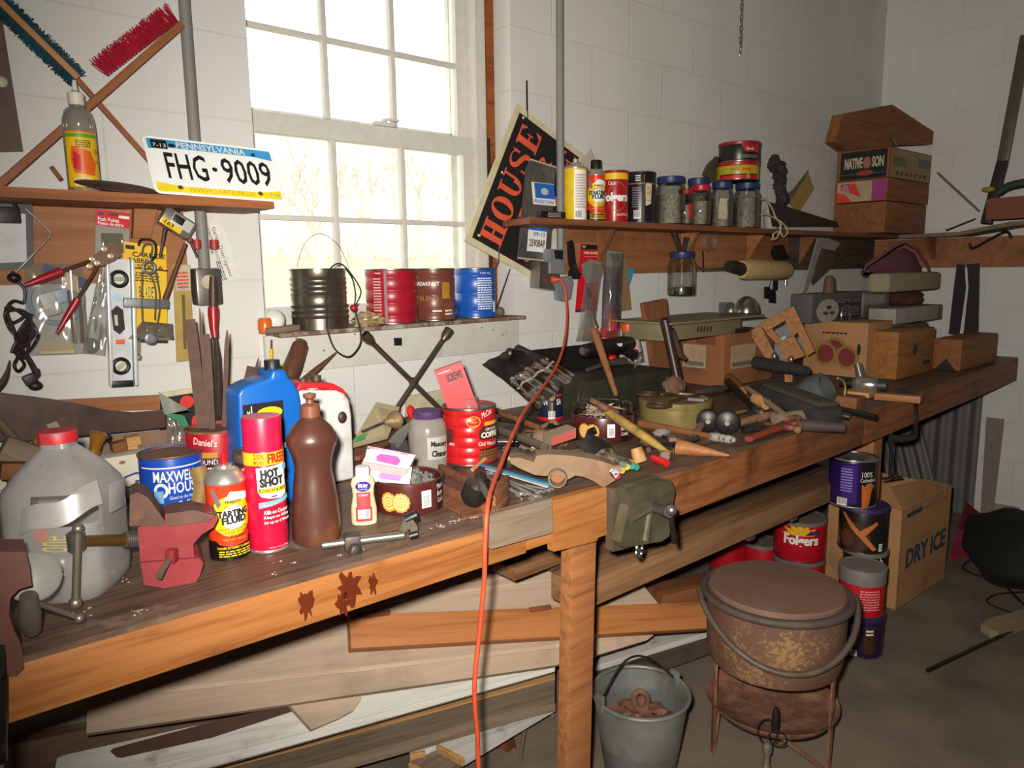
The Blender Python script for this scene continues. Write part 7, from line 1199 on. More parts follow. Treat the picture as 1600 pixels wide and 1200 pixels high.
# chrome wrenches
def wrench(label, a_, b_, s, m=chrome, grp='wrenches'):
    t = T('wrench', label, 'wrench', a_); d = (b_ - a_).normalized(); R = frame(d); t.p('shank', B().box((a_ + b_) / 2, ((b_ - a_).length - s, s * .42, s * .2), R, 0, .001), m)
    t.p('ring_end', B().tube([a_ + R @ V((s * .42 * math.cos(k), s * .42 * math.sin(k), 0)) for k in [2 * PI * i / 16 for i in range(16)]], s * .17, 6, 0, True), m)
    pts = [b_ + R @ V((x * s, y * s, -s * .12)) for x, y in ((-.5, -.2), (-.2, -.5), (.25, -.58), (.6, -.45), (.55, -.2), (.1, -.2), (.0, 0), (.1, .2), (.6, .25), (.6, .5), (.25, .58), (-.2, .5), (-.5, .2))]; t.p('open_end', B().prism(pts, R @ V((0, 0, s * .24))), m)
    return t
for i, (pa, pb, dz, s, lb) in enumerate((((757, 744), (812, 772), .004, .02, 'chrome wrench nearest the bench edge in the loose pile'), ((768, 738), (835, 776), .006, .022, 'chrome wrench with its open end furthest forward in the pile'), ((778, 744), (842, 768), .012, .018, 'slim chrome wrench lying across the others in the pile'), ((775, 735), (852, 758), .016, .02, 'upper chrome wrench under the blue strip'), ((790, 752), (856, 764), .004, .018, 'short chrome wrench beside the wooden yoke ring'))): wrench(lb, zb(*pa, dz), zb(*pb, dz), s)
a_, b_ = zb(752, 726, .024), zb(858, 757, .024); t = T('blue_strip', 'blue and white folded strip lying on the chrome wrenches', 'strip', a_, frame(b_ - a_)); R = frame(b_ - a_); t.p('strip', B().box((a_ + b_) / 2, ((b_ - a_).length, .014, .004), R, 0, .001), mat('blue_strip', '#3a86ad', .35)); t.p('edge', B().box((a_ + b_) / 2 + R @ V((.02, -.012, -.001)), ((b_ - a_).length * .9, .007, .003), R, 0, .001), mat('white_strip', '#b5aeb0', .4))
# wooden yoke
Q = zb(872, 770); t = T('wood_yoke', 'dusty pale wooden yoke with a round hole, lying near the bench edge', 'wood yoke', Q); ym = mat('dusty_wood', '#7f6750', .85, var=.15, dirt='#6f4b32', damt=.35, dsc=8)
ang = V((0, .55, 1)).normalized()
def lay(px, py, k=.55): q = zb(px, py + 6); return q
pts = [vpt(x, y, Q + V((0, -.0, 0))) for x, y in ((796, 716), (812, 715), (834, 722), (838, 712), (856, 710), (892, 712), (925, 717), (944, 722), (961, 728), (952, 736), (955, 744), (962, 750), (943, 762), (928, 752), (912, 745), (899, 743), (886, 750), (880, 744), (862, 742), (850, 744), (835, 742), (812, 732), (798, 724))]
t.p('yoke', B().prism(pts, (FF.x * .05, FF.y * .05, 0)), ym); q = vpt(871, 747, Q, .004); n = vface(Q)[1]; fx = V((-n.y, n.x, 0)); Rn = Mx((fx, V((0, 0, 1)), n)).transposed(); b = B()
b.lathe(q, [(.021, -.03), (.0215, .004), (.0195, .010), (.0165, .010), (.0155, -.03)], 28, Rn); t.p('ring', b, ym); t.p('bore', B().lathe(q, [(.0003, -.018), (.0160, -.02)], 24, Rn), mat('bore_brown', '#8a5a34', .8))
# greasy machine parts
t = T('hose_coupling', 'greasy ribbed coupling lying behind the wooden yoke', 'coupling', zb(830, 728)); a_, b_ = zb(797, 716, .028), zb(872, 724, .026); d = b_ - a_; t.p('body', B().tube([a_ + d * (i / 24) for i in range(25)], [.026 + .003 * (1 if i % 4 < 2 else 0) - .0003 * i for i in range(25)], 18), mat('greasy_steel', '#55493e', .4, .5, var=.3, dirt='#7d6c5b', damt=.35)); t.p('screw', B().cyl(zb(826, 735, .02), zb(826, 735, .0) + V((0, -.012, .0)), .006), darkm)
t = T('round_fitting', 'dusty brown round fitting behind the coupling', 'fitting', zb(846, 700)); q = zb(846, 700, .0); t.p('dome', B().lathe(q, [(.03, 0), (.03, .02), (.024, .04), (.012, .05), (.0003, .052)], 22), mat('dusty_fitting', '#7d6553', .8))
t = T('small_carton', 'worn small carton with a red label lying on the parts', 'carton', zb(875, 705)); Q = zb(880, 712); a_, b_, d_ = vpt(862, 697, Q), vpt(900, 684, Q), vpt(862, 682, Q); t.p('carton', B().prism([a_, b_, b_ + (d_ - a_), d_], V((-.004, .03, .006))), mat('worn_card', '#6f5c47', .8)); p, w_, h_ = quadp(a_, b_, d_); p.rect(.001, .001, w_ * .98, h_ * .85, 0); lab(t, p, [mat('label_red3', '#a3342a', .6)])
t = T('pry_lever', 'dark lever arm beside the maroon tin', 'lever', zb(935, 690)); t.p('arm', B().tube(smooth([zb(928, 698, .012), zb(920, 690, .03), zb(922, 676, .045), zb(930, 672, .05)], 4), .010, 10), darkm)
for i, (pa, pb, r0, m_, lb) in enumerate((((768, 668, .02), (850, 698, .03), .011, mat('tube_grey', '#6d5f50', .5, .3), 'greasy grey bar lying behind the coupling'), ((765, 690, .01), (835, 690, .012), .007, steel, 'steel bar lying right of the red coffee can'), ((780, 655, .015), (880, 668, .015), .008, darkm, 'dark bar lying before the blue salt can'), ((770, 705, .01), (800, 722, .012), .010, rust, 'rusty short bar beside the red coffee can'), ((840, 668, .035), (770, 640, .05), .009, brownw, 'brown stick lying under the wrench pouch'))): rod('metal_bar', lb, 'bar', zb(*pa), zb(*pb), r0, None, m_)
# wrench pouch
t = T('wrench_pouch', 'black and clear plastic pouch of wrenches leaning against the wall behind the red can', 'pouch', Yp(820, 640, -.2)); TL, TR, BR, BL = Yp(752, 570, -.06), Yp(812, 540, -.06), Yp(896, 586, -.30), Yp(836, 640, -.30)
def wp(a, b_, o=0): p = (TL * (1 - a) + TR * a) * (1 - b_) + (BL * (1 - a) + BR * a) * b_; return p + V((0, -.012 * math.sin(a * 17 + 1) * .5 - o - .02 * math.sin(b_ * PI), .004 * NZ.noise(V((a * 8, b_ * 8, 1)))))
t.p('sleeve', B().sheet(lambda a, b_: wp(a, b_ * 1.0), 26, 14, .004), mat('pouch_black', '#1e1c1b', .35, var=.3)); t.p('clear_front', B().sheet(lambda a, b_: wp(a, .34 + .64 * b_, .016), 26, 10), clear('pouch_film', (.85, .84, .8, 1), .12, .08, '#6a5e50', .25))
for k in range(6): a = .08 + .16 * k; q0_, q1_ = wp(a, .36, .02), wp(a, .92, .02); d = q1_ - q0_; t.p('wrench', B().tube([q0_, q0_ + d * .05, q0_ + d * .12, q0_ + d * .2, q0_ + d * .85, q0_ + d * .92, q1_], [.006, .011, .011, .0055, .005, .009, .006], 8, flat=.4), mat('pouch_steel', '#b3aa9c', .3, .75))
t.p('white_stripe', B().sheet(lambda a, b_: wp(a, .50 + .03 * b_, .019), 20, 1), mat('stripe_grey', '#a9a49a', .4))
fpr = lambda u, v, e: wp(u, 1 - v, .004 + e) ; p = Print(fpr, cut=.04); p.text('11 PIECE', .5, .84, .7, .89, 0); p.text('COMBINATION', .55, .76, .85, .80, 0); p.text('POLISHED', .55, .70, .78, .74, 0); p.ring(.28, .82, .13, .09, .8, 0); p.text('M', .2, .78, .36, .87, 0, .03); lab(t, p, [mat('pouch_print', '#b5b2aa', .5)])
t = T('hand_grip', 'black rounded tool grip lying on top of the wrench pouch', 'grip', Yp(800, 550, -.08)); t.p('grip', B().tube([Yp(795, 549, -.10), Yp(812, 552, -.10), Yp(838, 566, -.12), Yp(850, 580, -.14)], [.015, .0165, .014, .010], 14, flat=.8), blackp); t.p('disc', B().blob(Yp(797, 552, -.117), (.006, .003, .006)), mat('pale_disc', '#9a9a96', .4))
# salt can, tins
c, r, h = stand(862, 655, 598, 40, ZB); c = V((Yp(860, 650, -.235).x, -.235, ZB)); h = Yp(860, 590, -.27).z - ZB; t = can('salt_can', 'dark blue salt can with gold and red print under the wrench pouch', 'can', c, .039, h, mat('salt_navy', '#1a2140', .4), mat('salt_top', '#2b3048', .5), redk)
p = cp(c, .039, 4); p.rect(-.06, .0, .06, .01, 3); p.rect(-.008, .01, .014, h * .95, 4); p.ell(.003, h * .55, .010, .013, 2); p.rect(.0, h * .2, .006, h * .42, 2); p.bars(-.009, .006, .012, h * .22, 0, 1); p.text('AN', -.03, h * .36, -.012, h * .5, 0, .02); p.text('SA', .017, h * .36, .035, h * .5, 0, .02); p.rect(.016, h * .55, .04, h * .6, 3); lab(t, p, [whitep, blackk, mat('salt_gold', '#8d7a3a', .4), redk, mat('navy2', '#10162e', .4)])
c, r, h = stand(942, 692, 652, 96, ZB); cookie_tin('cookie_tin', 'maroon cookie tin with pale shreds and a clear rim, in the middle of the bench', c, r, h * .95, -2); t = T('clear_collar', 'clear plastic bowl set in the far maroon tin, holding pale shreds', 'bowl', c + V((0, 0, .006))); t.p('bowl', B().lathe(c, [(.0003, .008), (r * .9, .01), (r * .935, h * .9), (r * .95, h * 1.28), (r * .97, h * 1.3), (r * .94, h * 1.3)], 40), clear('bowl_plastic', (.95, .94, .93, 1), .09, .05))
b = B(); rnd = random.Random(6)
for i in range(70):
    o = c + V((rnd.uniform(-.05, .03), rnd.uniform(-.03, .04), h * .8 + rnd.uniform(0, .028))); b.tube([o, o + V((rnd.uniform(-.02, .02), rnd.uniform(-.02, .02), rnd.uniform(-.004, .012))), o + V((rnd.uniform(-.025, .025), rnd.uniform(-.025, .025), rnd.uniform(-.006, .01)))], .0016, 4)
one('paper_shreds', 'pile of pale shreds in the clear bowl', 'shreds', b, mat('shred_pale', '#b8a592', .7), kind='stuff'); one('tin_filling', 'dark filling under the pale shreds', 'filling', B().lathe(c, [(r * .86, h * .45), (r * .86, h * .8), (.0003, h * .84)], 24), mat('dark_fill', '#4a3a30', .9), kind='stuff')
c, r, h = stand(1054, 672, 632, 112, ZB); c.z = ZB; t = T('gold_tin', 'round gold tin with a lid, loaded with scissors and brushes', 'tin', c); gm = mat('gold_tin_paint', '#8d7d4b', .35, .3, var=.12, sc=8, dirt='#6b5a34', damt=.3)
t.p('body', B().lathe(c, [(r * .97, 0), (r * .98, .003), (r * .98, h * .74), (.0003, h * .74)], 52), gm); t.p('lid', B().lathe(c, [(r, h * .74), (r * 1.005, h * .76), (r * 1.005, h * .98), (r * .98, h), (r * .94, h), (r * .93, h - .006), (.0003, h - .006)], 52), gm); gt, gtop = c, ZB + h
def gz(px, py, dz=.006): return Zp(px, py, gtop + dz)
sm_ = mat('scissor_brown', '#4a382e', .45, .4, dirt='#6d5a4c', damt=.25); t = T('scissors', 'large dark scissors lying on the gold tin with a handle over its edge', 'scissors', gz(1040, 630))
def loop(px, py, rx, ry, dz): 
    q = gz(px, py, dz); ex = (gz(px + 10, py, dz) - q).normalized(); ey = V((-ex.y, ex.x, 0)); return [q + ex * rx * math.cos(a) + ey * ry * math.sin(a) for a in [2 * PI * i / 22 for i in range(22)]]
t.p('finger_loop', B().tube(loop(1030, 633, .033, .026, .004), .0055, 8, 0, True), sm_); t.p('finger_loop', B().tube(loop(1012, 615, .034, .026, .006), .0055, 8, 0, True), sm_); t.p('blade', B().tube([gz(1045, 628), gz(1085, 618), gz(1122, 611)], [.008, .010, .003], 8, flat=.4), sm_); t.p('blade', B().tube([gz(1030, 612, .01), gz(1070, 620, .01), gz(1110, 622, .01)], [.008, .010, .003], 8, flat=.4), sm_)
t = T('whisk_broom', 'dark oval brush lying across the far side of the gold tin', 'brush', gz(1105, 612)); t.p('head', B().blob(gz(1112, 609, .016), (.075, .022, .013), frame(gz(1140, 606) - gz(1090, 613))), mat('brush_dark', '#33291f', .8, bump=.5))
one('cloth_lump', 'brown crumpled lump on the gold tin beside the scissors', 'lump', B().blob(gz(1052, 603, .022), (.04, .03, .03), None, .4, 3, 8), mat('lump_brown', '#6d4e3a', .9)); one('screws', 'small shiny screws in the recessed lid of the gold tin', 'screws', B().tube([gz(1075, 624), gz(1100, 626)], .005, 6).tube([gz(1082, 621), gz(1106, 623)], .004, 6), chrome, kind='stuff')
# tools on the front part of the bench, right of the yoke
t = T('marker_pouch', 'black-headed plastic pouch of coloured bits by the bench edge', 'pouch', zb(950, 740)); a_, b_, d_, e_ = zb(900, 700, .03), zb(938, 688, .035), zb(1000, 738, .012), zb(962, 756, .006)
def mp(a, b2, o=0): p = (a_ * (1 - a) + b_ * a) * (1 - b2) + (e_ * (1 - a) + d_ * a) * b2; return p + V((0, 0, o + .016 * math.sin(a * PI) + .006 * math.sin(b2 * 9)))
t.p('header', B().sheet(lambda a, b2: mp(a, b2 * .45, .004), 10, 8, .003), blackp); t.p('film', B().sheet(lambda a, b2: mp(a, .42 + .58 * b2, .010), 10, 10), film)
for k, cn in enumerate(('#a02a48', '#c79a4a', '#b8b04a', '#3f8f7d', '#2f7a68')): q0_, q1_ = mp(.1 + .2 * k, .45, .004), mp(.1 + .2 * k, .98, .004); t.p('bit', B().tube([q0_, q0_ * .3 + q1_ * .7, q1_], [.003, .004, .0075], 8), mat('bit_' + cn[1:], cn, .3))
p = Print(lambda u, v, e: mp(v, u * .45, .0055 + e), cut=.05); p.text('TECHNIDRILL', .2, .1, .8, .3, 0); p.text('5 PC. SET', .45, .45, .95, .7, 0); lab(t, p, [whitep])
t = T('hammer', 'hammer with a pale yellow handle pointing to the bench edge', 'hammer', zb(1045, 712)); h0, h1 = Dp(948, 642, dep(zb(960, 690)) - .02), zb(1046, 709, .010); t.p('handle', B().tube([h0, h0 * .6 + h1 * .4, h0 * .25 + h1 * .75, h1], [.012, .013, .011, .005], 12), mat('yellow_handle', '#a98a45', .45, dirt='#7d6234', damt=.25)); t.p('head', B().tube([h0 + V((-.05, .01, .035)), h0 + V((-.015, .0, .012)), h0 + V((.03, -.01, -.006))], [.010, .018, .012], 10, flat=.7), rust)
rod('tapered_shaft', 'orange tapered wooden shaft leaning behind the far maroon tin', 'shaft', Dp(963, 618, dep(zb(955, 660)) + .02), Yp(928, 516, -.25), .008, .014, wood('shaft_wood', '#8d5c38', '#6b4226', '#9a6a45'))
for i, (pa, pb, r0, r1, m_, nm, lb) in enumerate((((1001, 722, .012), (994, 700, .045), .017, .014, palew, 'wood_plug', 'pale round wooden plug beside the coloured bits'), ((1020, 715, .012), (1042, 724, .01), .008, .009, redk, 'screwdriver', 'small red clear screwdriver handle by the bench edge'), ((1000, 662, .02), (1145, 688, .014), .013, .006, mat('chisel_brown', '#7a4a2c', .5), 'chisel', 'brown wooden chisel lying before the gold tin'), ((1058, 698, .016), (1140, 712, .006), .022, .003, orange2, 'wedge', 'orange wooden wedge nearest the front rail'))):
    t0 = rod(nm, lb, 'tool', zb(*pa), zb(*pb), r0, r1, m_)
t = T('paint_scraper', 'grey dusty lump with a bristle end beside the brown chisel', 'brush', zb(1035, 690)); t.p('head', B().blob(zb(1035, 676, .02), (.028, .014, .012), frame((1, -.3, 0)), .3), mat('grey_dust', '#7f7870', .9))
for px, py, r, lb in ((1115, 676, .034, 'left black caster wheel before the gold tin'), (1145, 680, .036, 'right black caster wheel with a shine, before the gold tin')):
    q = zb(px, py, .0) + V((0, .02, r)); t = T('caster', lb, 'wheel', q - V((0, 0, r))); n = vface(q)[1]; Rn = Mx((V((-n.y, n.x, 0)), V((0, 0, 1)), n)).transposed(); t.p('tyre', B().lathe(q, [(r * .5, -.012), (r * .92, -.012), (r, -.006), (r, .006), (r * .92, .013), (r * .7, .017), (.0003, .019)], 26, Rn), mat('caster_black', '#1d1a18', .42)); t.p('axle', B().lathe(q, [(.007, .017), (.007, .022), (.0003, .022)], 12, Rn), steel)
t = T('hose_nozzle', 'grey ribbed hose nozzle lying before the caster wheels', 'nozzle', zb(1120, 684)); a_, b_ = zb(1098, 680, .014), zb(1149, 688, .014); d = b_ - a_; t.p('nozzle', B().tube([a_, a_ + d * .15, a_ + d * .4, a_ + d * .5, a_ + d * .55, a_ + d * .62, a_ + d * .7, a_ + d * .78, a_ + d * .9, b_], [.004, .009, .013, .013, .010, .0125, .010, .0125, .010, .006], 14), mat('nozzle_grey', '#8d8b84', .5))
rnd = random.Random(21)
def scraps(n, x0, x1, y0, y1, mats, lb, gr, nm):
    for i in range(n):
        q = zb(rnd.uniform(x0, x1), rnd.uniform(y0, y1), .012); d = V((rnd.uniform(-1, 1), rnd.uniform(-1, 1), rnd.uniform(-.1, .25))).normalized(); l = rnd.uniform(.02, .06); r = rnd.uniform(.006, .013); b = B(); k = i % 4; R = frame(d)
        if k == 0: b.tube([q - d * l, q + d * l * .5, q + d * l * .5, q + d * l * .7], [r * .6, r * .6, r * 1.2, r * 1.2], 6)
        elif k == 1: b.tube([q + R @ V((l * .45 * math.cos(a), l * .45 * math.sin(a), 0)) for a in [2 * PI * j / 14 for j in range(14)]], r * .5, 6, 0, True)
        elif k == 2: b.box(q, (l * 1.6, r * 2.2, r * 1.4), R, 0, .002)
        else: b.tube(smooth([q - d * l, q, q + d * l * .6 + R @ V((0, l * .5, .01))], 4), [r * .8] * 9, 8)
        one(nm, lb, 'scrap part', b, mats[i % len(mats)], None, None, gr)
scraps(20, 780, 880, 668, 712, [darkm, rust, steel, mat('dusty_fitting', '#7d6553', .8)], 'small greasy metal part in the clutter between the red coffee can and maroon tin', 'greasy metal parts in the clutter', 'greasy_part')
scraps(9, 1010, 1090, 678, 706, [darkw, darkm, mat('dusty_fitting', '#7d6553', .8)], 'small dusty part lying between the gold tin and the orange wedge', 'dusty parts before the gold tin', 'dusty_part')
scraps(16, 1170, 1300, 600, 664, [darkm, rust, mat('dusty_black_part', '#2b2823', .8), brownw, steel], 'small dark part in the tool heap before the cardboard boxes', 'dark parts in the tool heap', 'dark_part')
# ---------------------------------------------------------------- woodworking vise and clamp on the front rail
yv = -.905; gv = mat('vise_green_grey', '#58533f', .5, .4, var=.2, dirt='#6d6553', damt=.35, dsc=10)
t = T('woodworking_vise', 'dark green-grey woodworking vise on the front rail right of the front leg', 'vise', Yp(1000, 850, yv))
t.p('rear_jaw', pixslab(B(), ((957, 764), (1020, 744), (1042, 748), (1040, 800), (985, 856), (958, 862)), -.912, .022), mat('jaw_board', '#4a3d30', .7, dirt='#6d5a44', damt=.3))
t.p('front_jaw', pixslab(B(), ((975, 770), (984, 762), (1040, 750), (1050, 752), (1055, 768), (1052, 785), (1046, 838), (1034, 846), (975, 856), (970, 848), (983, 790)), -.945, .026), gv)
for pts in (((981, 764), (1008, 758), (1011, 782), (990, 786)), ((1009, 757), (1028, 754), (1032, 777), (1012, 781)), ((1030, 753), (1049, 751), (1053, 768), (1034, 776))): t.p('jaw_pad', pixslab(B(), pts, -.952, .008), gv)
for pa, pb in (((986, 812), (1016, 795)), ((1016, 795), (1008, 844)), ((1016, 795), (1044, 800))): t.p('rib', B().tube([Yp(*pa, -.947), Yp(*pb, -.947)], [.007, .009], 8), gv)
a_, b_ = Yp(1020, 792, -.945), Yp(1046, 800, -1.02); sc_ = t.p('screw', B().tube([a_, a_ * .8 + b_ * .2, b_], [.016, .011, .012], 14), steel); e0, e1 = Yp(1046, 789, -1.02), Yp(1054, 848, -1.015); t.p('handle', B().tube([e0, e1], .0062, 10), darkm, sc_); t.p('end_knob', B().blob(Yp(1049, 797, -1.03), .012), steel, sc_)
for q_ in ((999, 856), (998, 864)): t.p('guide_rod', B().tube([Yp(*q_, -.93) + V((.010 * math.cos(k), 0, .009 * math.sin(k))) for k in [2 * PI * i / 14 for i in range(14)]], .0035, 6, 0, True), steel)
Q = V((Yp(1408, 630, -.83).x, -.84, ZB)); t = T('c_clamp', 'dark C-clamp gripping the front rail near the corner', 'clamp', Q); t.p('frame', B().tube(smooth([Yp(x, y, -.845) for x, y in ((1402, 612), (1420, 614), (1430, 626), (1430, 660), (1428, 680), (1410, 686), (1392, 684))], 4), .0095, 8, flat=1.4), darkm); t.p('screw', B().cyl(Yp(1393, 668, -.845), Yp(1391, 745, -.845), .006), darkm); t.p('handle', B().cyl(Yp(1378, 748, -.845), Yp(1408, 745, -.845), .005), darkm)
# ---------------------------------------------------------------- hung below the right shelf
t = T('adjustable_wrench', 'black adjustable wrench hung beside the outlet box', 'wrench', Yp(900, 432, -.03)); t.p('handle', pixslab(B(), ((888, 378), (894, 375), (897, 380), (900, 410), (905, 424), (896, 430), (890, 410)), -.033, .009), blackp); t.p('jaw', pixslab(B(), ((892, 422), (902, 418), (908, 428), (906, 436), (896, 436), (891, 432)), -.035, .012), blackp)
t, p, w_, h_ = card('tool_pack', 'red carded pack with a black top hung right of the adjustable wrench', ((908, 382), (939, 385), (932, 486), (899, 488)), -.028, redk); p.rect(0, h_ * .93, w_, h_, 1); p.text('WIRE GAUGE', w_ * .15, h_ * .86, w_ * .8, h_ * .895, 0, .02); p.lines(w_ * .2, h_ * .82, w_ * .8, h_ * .84, 1, 2); p.rect(w_ * .36, 0, w_ * .62, h_ * .62, 3); p.rect(0, 0, w_ * .4, h_ * .04, 4); p.text('99', w_ * .04, h_ * .945, w_ * .2, h_ * .985, 0); lab(t, p, [whitep, blackk, mat('pink_print3', '#d9857f', .5), mat('violet_card', '#6a3f66', .5), mat('navy_tag', '#28325f')], 'printing')
t = T('hanging_caliper', 'shiny steel clamp tool in a clear pack hung in front of the red pack', 'tool', Yp(925, 540, -.06)); t.p('head', pixslab(B(), ((912, 412), (922, 405), (940, 410), (944, 426), (932, 442), (920, 442), (914, 430)), -.058, .012), chrome); t.p('arm', B().tube(smooth([Yp(x, y, -.06) for x, y in ((918, 450), (924, 475), (930, 500), (934, 512))], 3), .004, 7), steel); t.p('black_grip', B().cyl(Yp(917, 450, -.063), Yp(923, 464, -.063), .006, n=10), blackp); t.p('film', B().sheet(lambda a, b_: Yp(914 + 4 * b_ + (26 - 2 * b_) * a - 14 * (1 - b_), 533 - 120 * b_, -.066 - .008 * math.sin(a * PI)), 6, 10), film)
one('putty_knife', 'pale putty knife with a flared blade hung at the lower end of the clear packs', 'putty knife', pixslab(B(), ((916, 484), (924, 486), (927, 532), (900, 533)), -.045, .003), mat('pale_blade', '#a09a8b', .5))
t = T('blister_pack', 'clear blister pack with a pink handled tool hung under the right shelf', 'pack', Yp(960, 525, -.05)); t.p('card', pixslab(B(), ((948, 390), (972, 393), (970, 500), (964, 527), (940, 526), (942, 450)), -.04, .002), mat('pack_brown', '#5e4348', .5)); t.p('pink_tool', B().lathe(Yp(957, 517, -.058), [(.0003, 0), (.029, .002), (.027, .03), (.019, .06), (.014, .066), (.0003, .067)], 20, None, 1, .55), mat('pink_tool', '#b33a48', .35)); t.p('red_base', pixslab(B(), ((940, 512), (966, 516), (964, 528), (940, 527)), -.05, .006), redk); t.p('header', pixslab(B(), ((949, 391), (972, 394), (970, 418), (948, 416)), -.043, .002), mat('header_grey', '#7f8378', .5)); t.p('band', pixslab(B(), ((946, 425), (968, 428), (966, 474), (944, 472)), -.043, .002), mat('dark_band', '#352630', .4)); t.p('blister', B().sheet(lambda a, b_: Yp(941 + 28 * a + 6 * b_, 526 - 130 * b_, -.05 - .03 * math.sin(a * PI) * math.sin(b_ * PI) ** .5), 8, 12), film)
one('brown_card_pack', 'long brown card in a clear sleeve hung behind the pink tool pack', 'pack', pixslab(B(), ((972, 402), (979, 404), (987, 484), (970, 486)), -.03, .002), mat('pack_tan', '#8a6f4a', .6)); one('blue_tag', 'small bright blue and yellow tag sticking out at the right of the packs', 'tag', pixslab(B(), ((976, 416), (991, 421), (984, 446), (976, 438)), -.026, .002), mat('tag_blue', '#2f8fb8', .5))
c = V((Yp(1063, 460, -.07).x, -.075, Yp(1063, 462, -.075).z)); r, h = .058, .178; t = jar('hanging jar with a blue lid under the right shelf, holding dark bits', c, r, h, bluel, .28, 'hanging_jar', mat('dark_bits', '#3d3630', .4, .6, var=.5, sc=90)); rod('paint_brush', 'left dark handle standing up out of the hanging jar lid', 'handle', c + V((-.01, 0, h + .001)), Yp(1052, 362, -.07), .010, .013, mat('handle_dark', '#3a2a20', .4)); t = T('paint_brush', 'right handle with a chrome side standing up out of the hanging jar lid', 'handle', c + V((.012, 0, h))); t.p('grip', B().tube([c + V((.012, 0, h + .001)), Yp(1073, 372, -.072)], [.009, .012], 12), mat('handle_dark', '#3a2a20')); t.p('chrome_side', B().tube([c + V((.018, -.012, h + .001)), Yp(1077, 376, -.085)], .003, 8), chrome)
q = Yp(1110, 378, -.035); t = T('tape_roll', 'roll of tape with a pinkish core hung under the right shelf', 'tape', q - V((0, 0, .04))); fw = frame((1, 0, 0), (0, -1, 0)); t.p('roll', B().lathe(q, [(.036, -.012), (.043, -.012), (.043, .012), (.036, .012), (.036, -.012)], 30, fw), mat('tape_tan', '#7d6350', .4)); t.p('core', B().lathe(q, [(.0003, -.01), (.034, -.01)], 24, fw), mat('tape_core', '#8d5a58', .5))
t = T('paint_roller', 'paint roller with a yellow nap cover and a wire handle hung under the right shelf', 'paint roller', Yp(1190, 440, -.12)); a_, b_ = Yp(1158, 421, -.10), Yp(1228, 422, -.09); d = b_ - a_; t.p('nap', B().tube([a_, a_ + d * .06, a_ + d * .94, b_], [.038, .046, .046, .038], 24), mat('nap_yellow', '#b89c68', .9, bump=.4)); t.p('end_cap', B().tube([Yp(1138, 416, -.10), Yp(1150, 418, -.10), a_ - d * .0, a_ + d * .03], [.024, .028, .030, .026], 16), mat('roller_dark', '#2b211c', .5)); t.p('wire', B().tube(smooth([Yp(x, y, -.08) for x, y in ((1088, 417), (1100, 421), (1130, 420), (1146, 418))], 3), .0065, 8), steel); t.p('hanger', B().tube([Yp(1098, 392, -.05), Yp(1099, 425, -.08)], .003, 6), darkm)
t = T('clip_bundle', 'black clips and key fobs hanging behind the paint roller', 'clips', Yp(1208, 468, -.04)); t.p('clip', pixslab(B(), ((1210, 384), (1224, 382), (1230, 398), (1236, 402), (1228, 408), (1212, 406), (1206, 396)), -.03, .015), blackp)
for pts in (((1196, 448), (1203, 448), (1205, 468), (1196, 466)), ((1204, 452), (1212, 453), (1213, 474), (1203, 473)), ((1210, 438), (1216, 438), (1215, 454), (1209, 452))): t.p('fob', pixslab(B(), pts, -.035, .008), blackp)
t.p('cord', B().tube([Yp(1216, 405, -.034), Yp(1201, 450, -.034)], .0015, 5).tube([Yp(1218, 405, -.034), Yp(1210, 453, -.034)], .0015, 5), blackp); t.p('bulb', B().cyl(Yp(1227, 446, -.04), Yp(1228, 434, -.04), .008), chrome)
t = T('caulk_bracket', 'white folded metal piece with a dark triangular blade hung near the corner', 'bracket', Yp(1260, 458, -.05)); t.p('white_arm', pixslab(B(), ((1280, 366), (1314, 380), (1304, 392), (1284, 388), (1262, 452), (1254, 460), (1262, 430)), -.05, .006), mat('pale_metal', '#a39d92', .5, .1)); t.p('blade', pixslab(B(), ((1286, 392), (1306, 398), (1302, 416), (1270, 446), (1268, 440)), -.044, .004), mat('brown_blade', '#5c4c3e', .6))
# ---------------------------------------------------------------- far bench: toolbox, boxes and the heap
tb = mat('toolbox_green', '#33332a', .5, .2, var=.15, dirt='#4d483a', damt=.3); yb_ = -.33; xl, xr_ = Yp(916, 640, yb_).x, Yp(1052, 600, yb_).x; zt_ = Yp(960, 590, yb_).z
t = T('toolbox', 'long dark green metal toolbox against the wall behind the maroon tin', 'toolbox', ((xl + xr_) / 2, yb_, ZB)); t.p('body', B().box(((xl + xr_) / 2, yb_ + .10, (ZB + zt_) / 2), (xr_ - xl, .20, zt_ - ZB), None, 0, .006), tb); t.p('lid', B().box(((xl + xr_) / 2, -.055, zt_ + .03), (xr_ - xl + .03, .012, .10), frame((1, 0, 0), (0, .2, 1)), 0, .003), mat('lid_black', '#1c1b18', .5, .2)); t.p('handle_arc', B().tube([Yp(920, 640, yb_ - .004) + V((.05 * math.cos(k), 0, .05 * math.sin(k) + .03)) for k in [PI * i / 14 for i in range(15)]], .003, 6), tb)
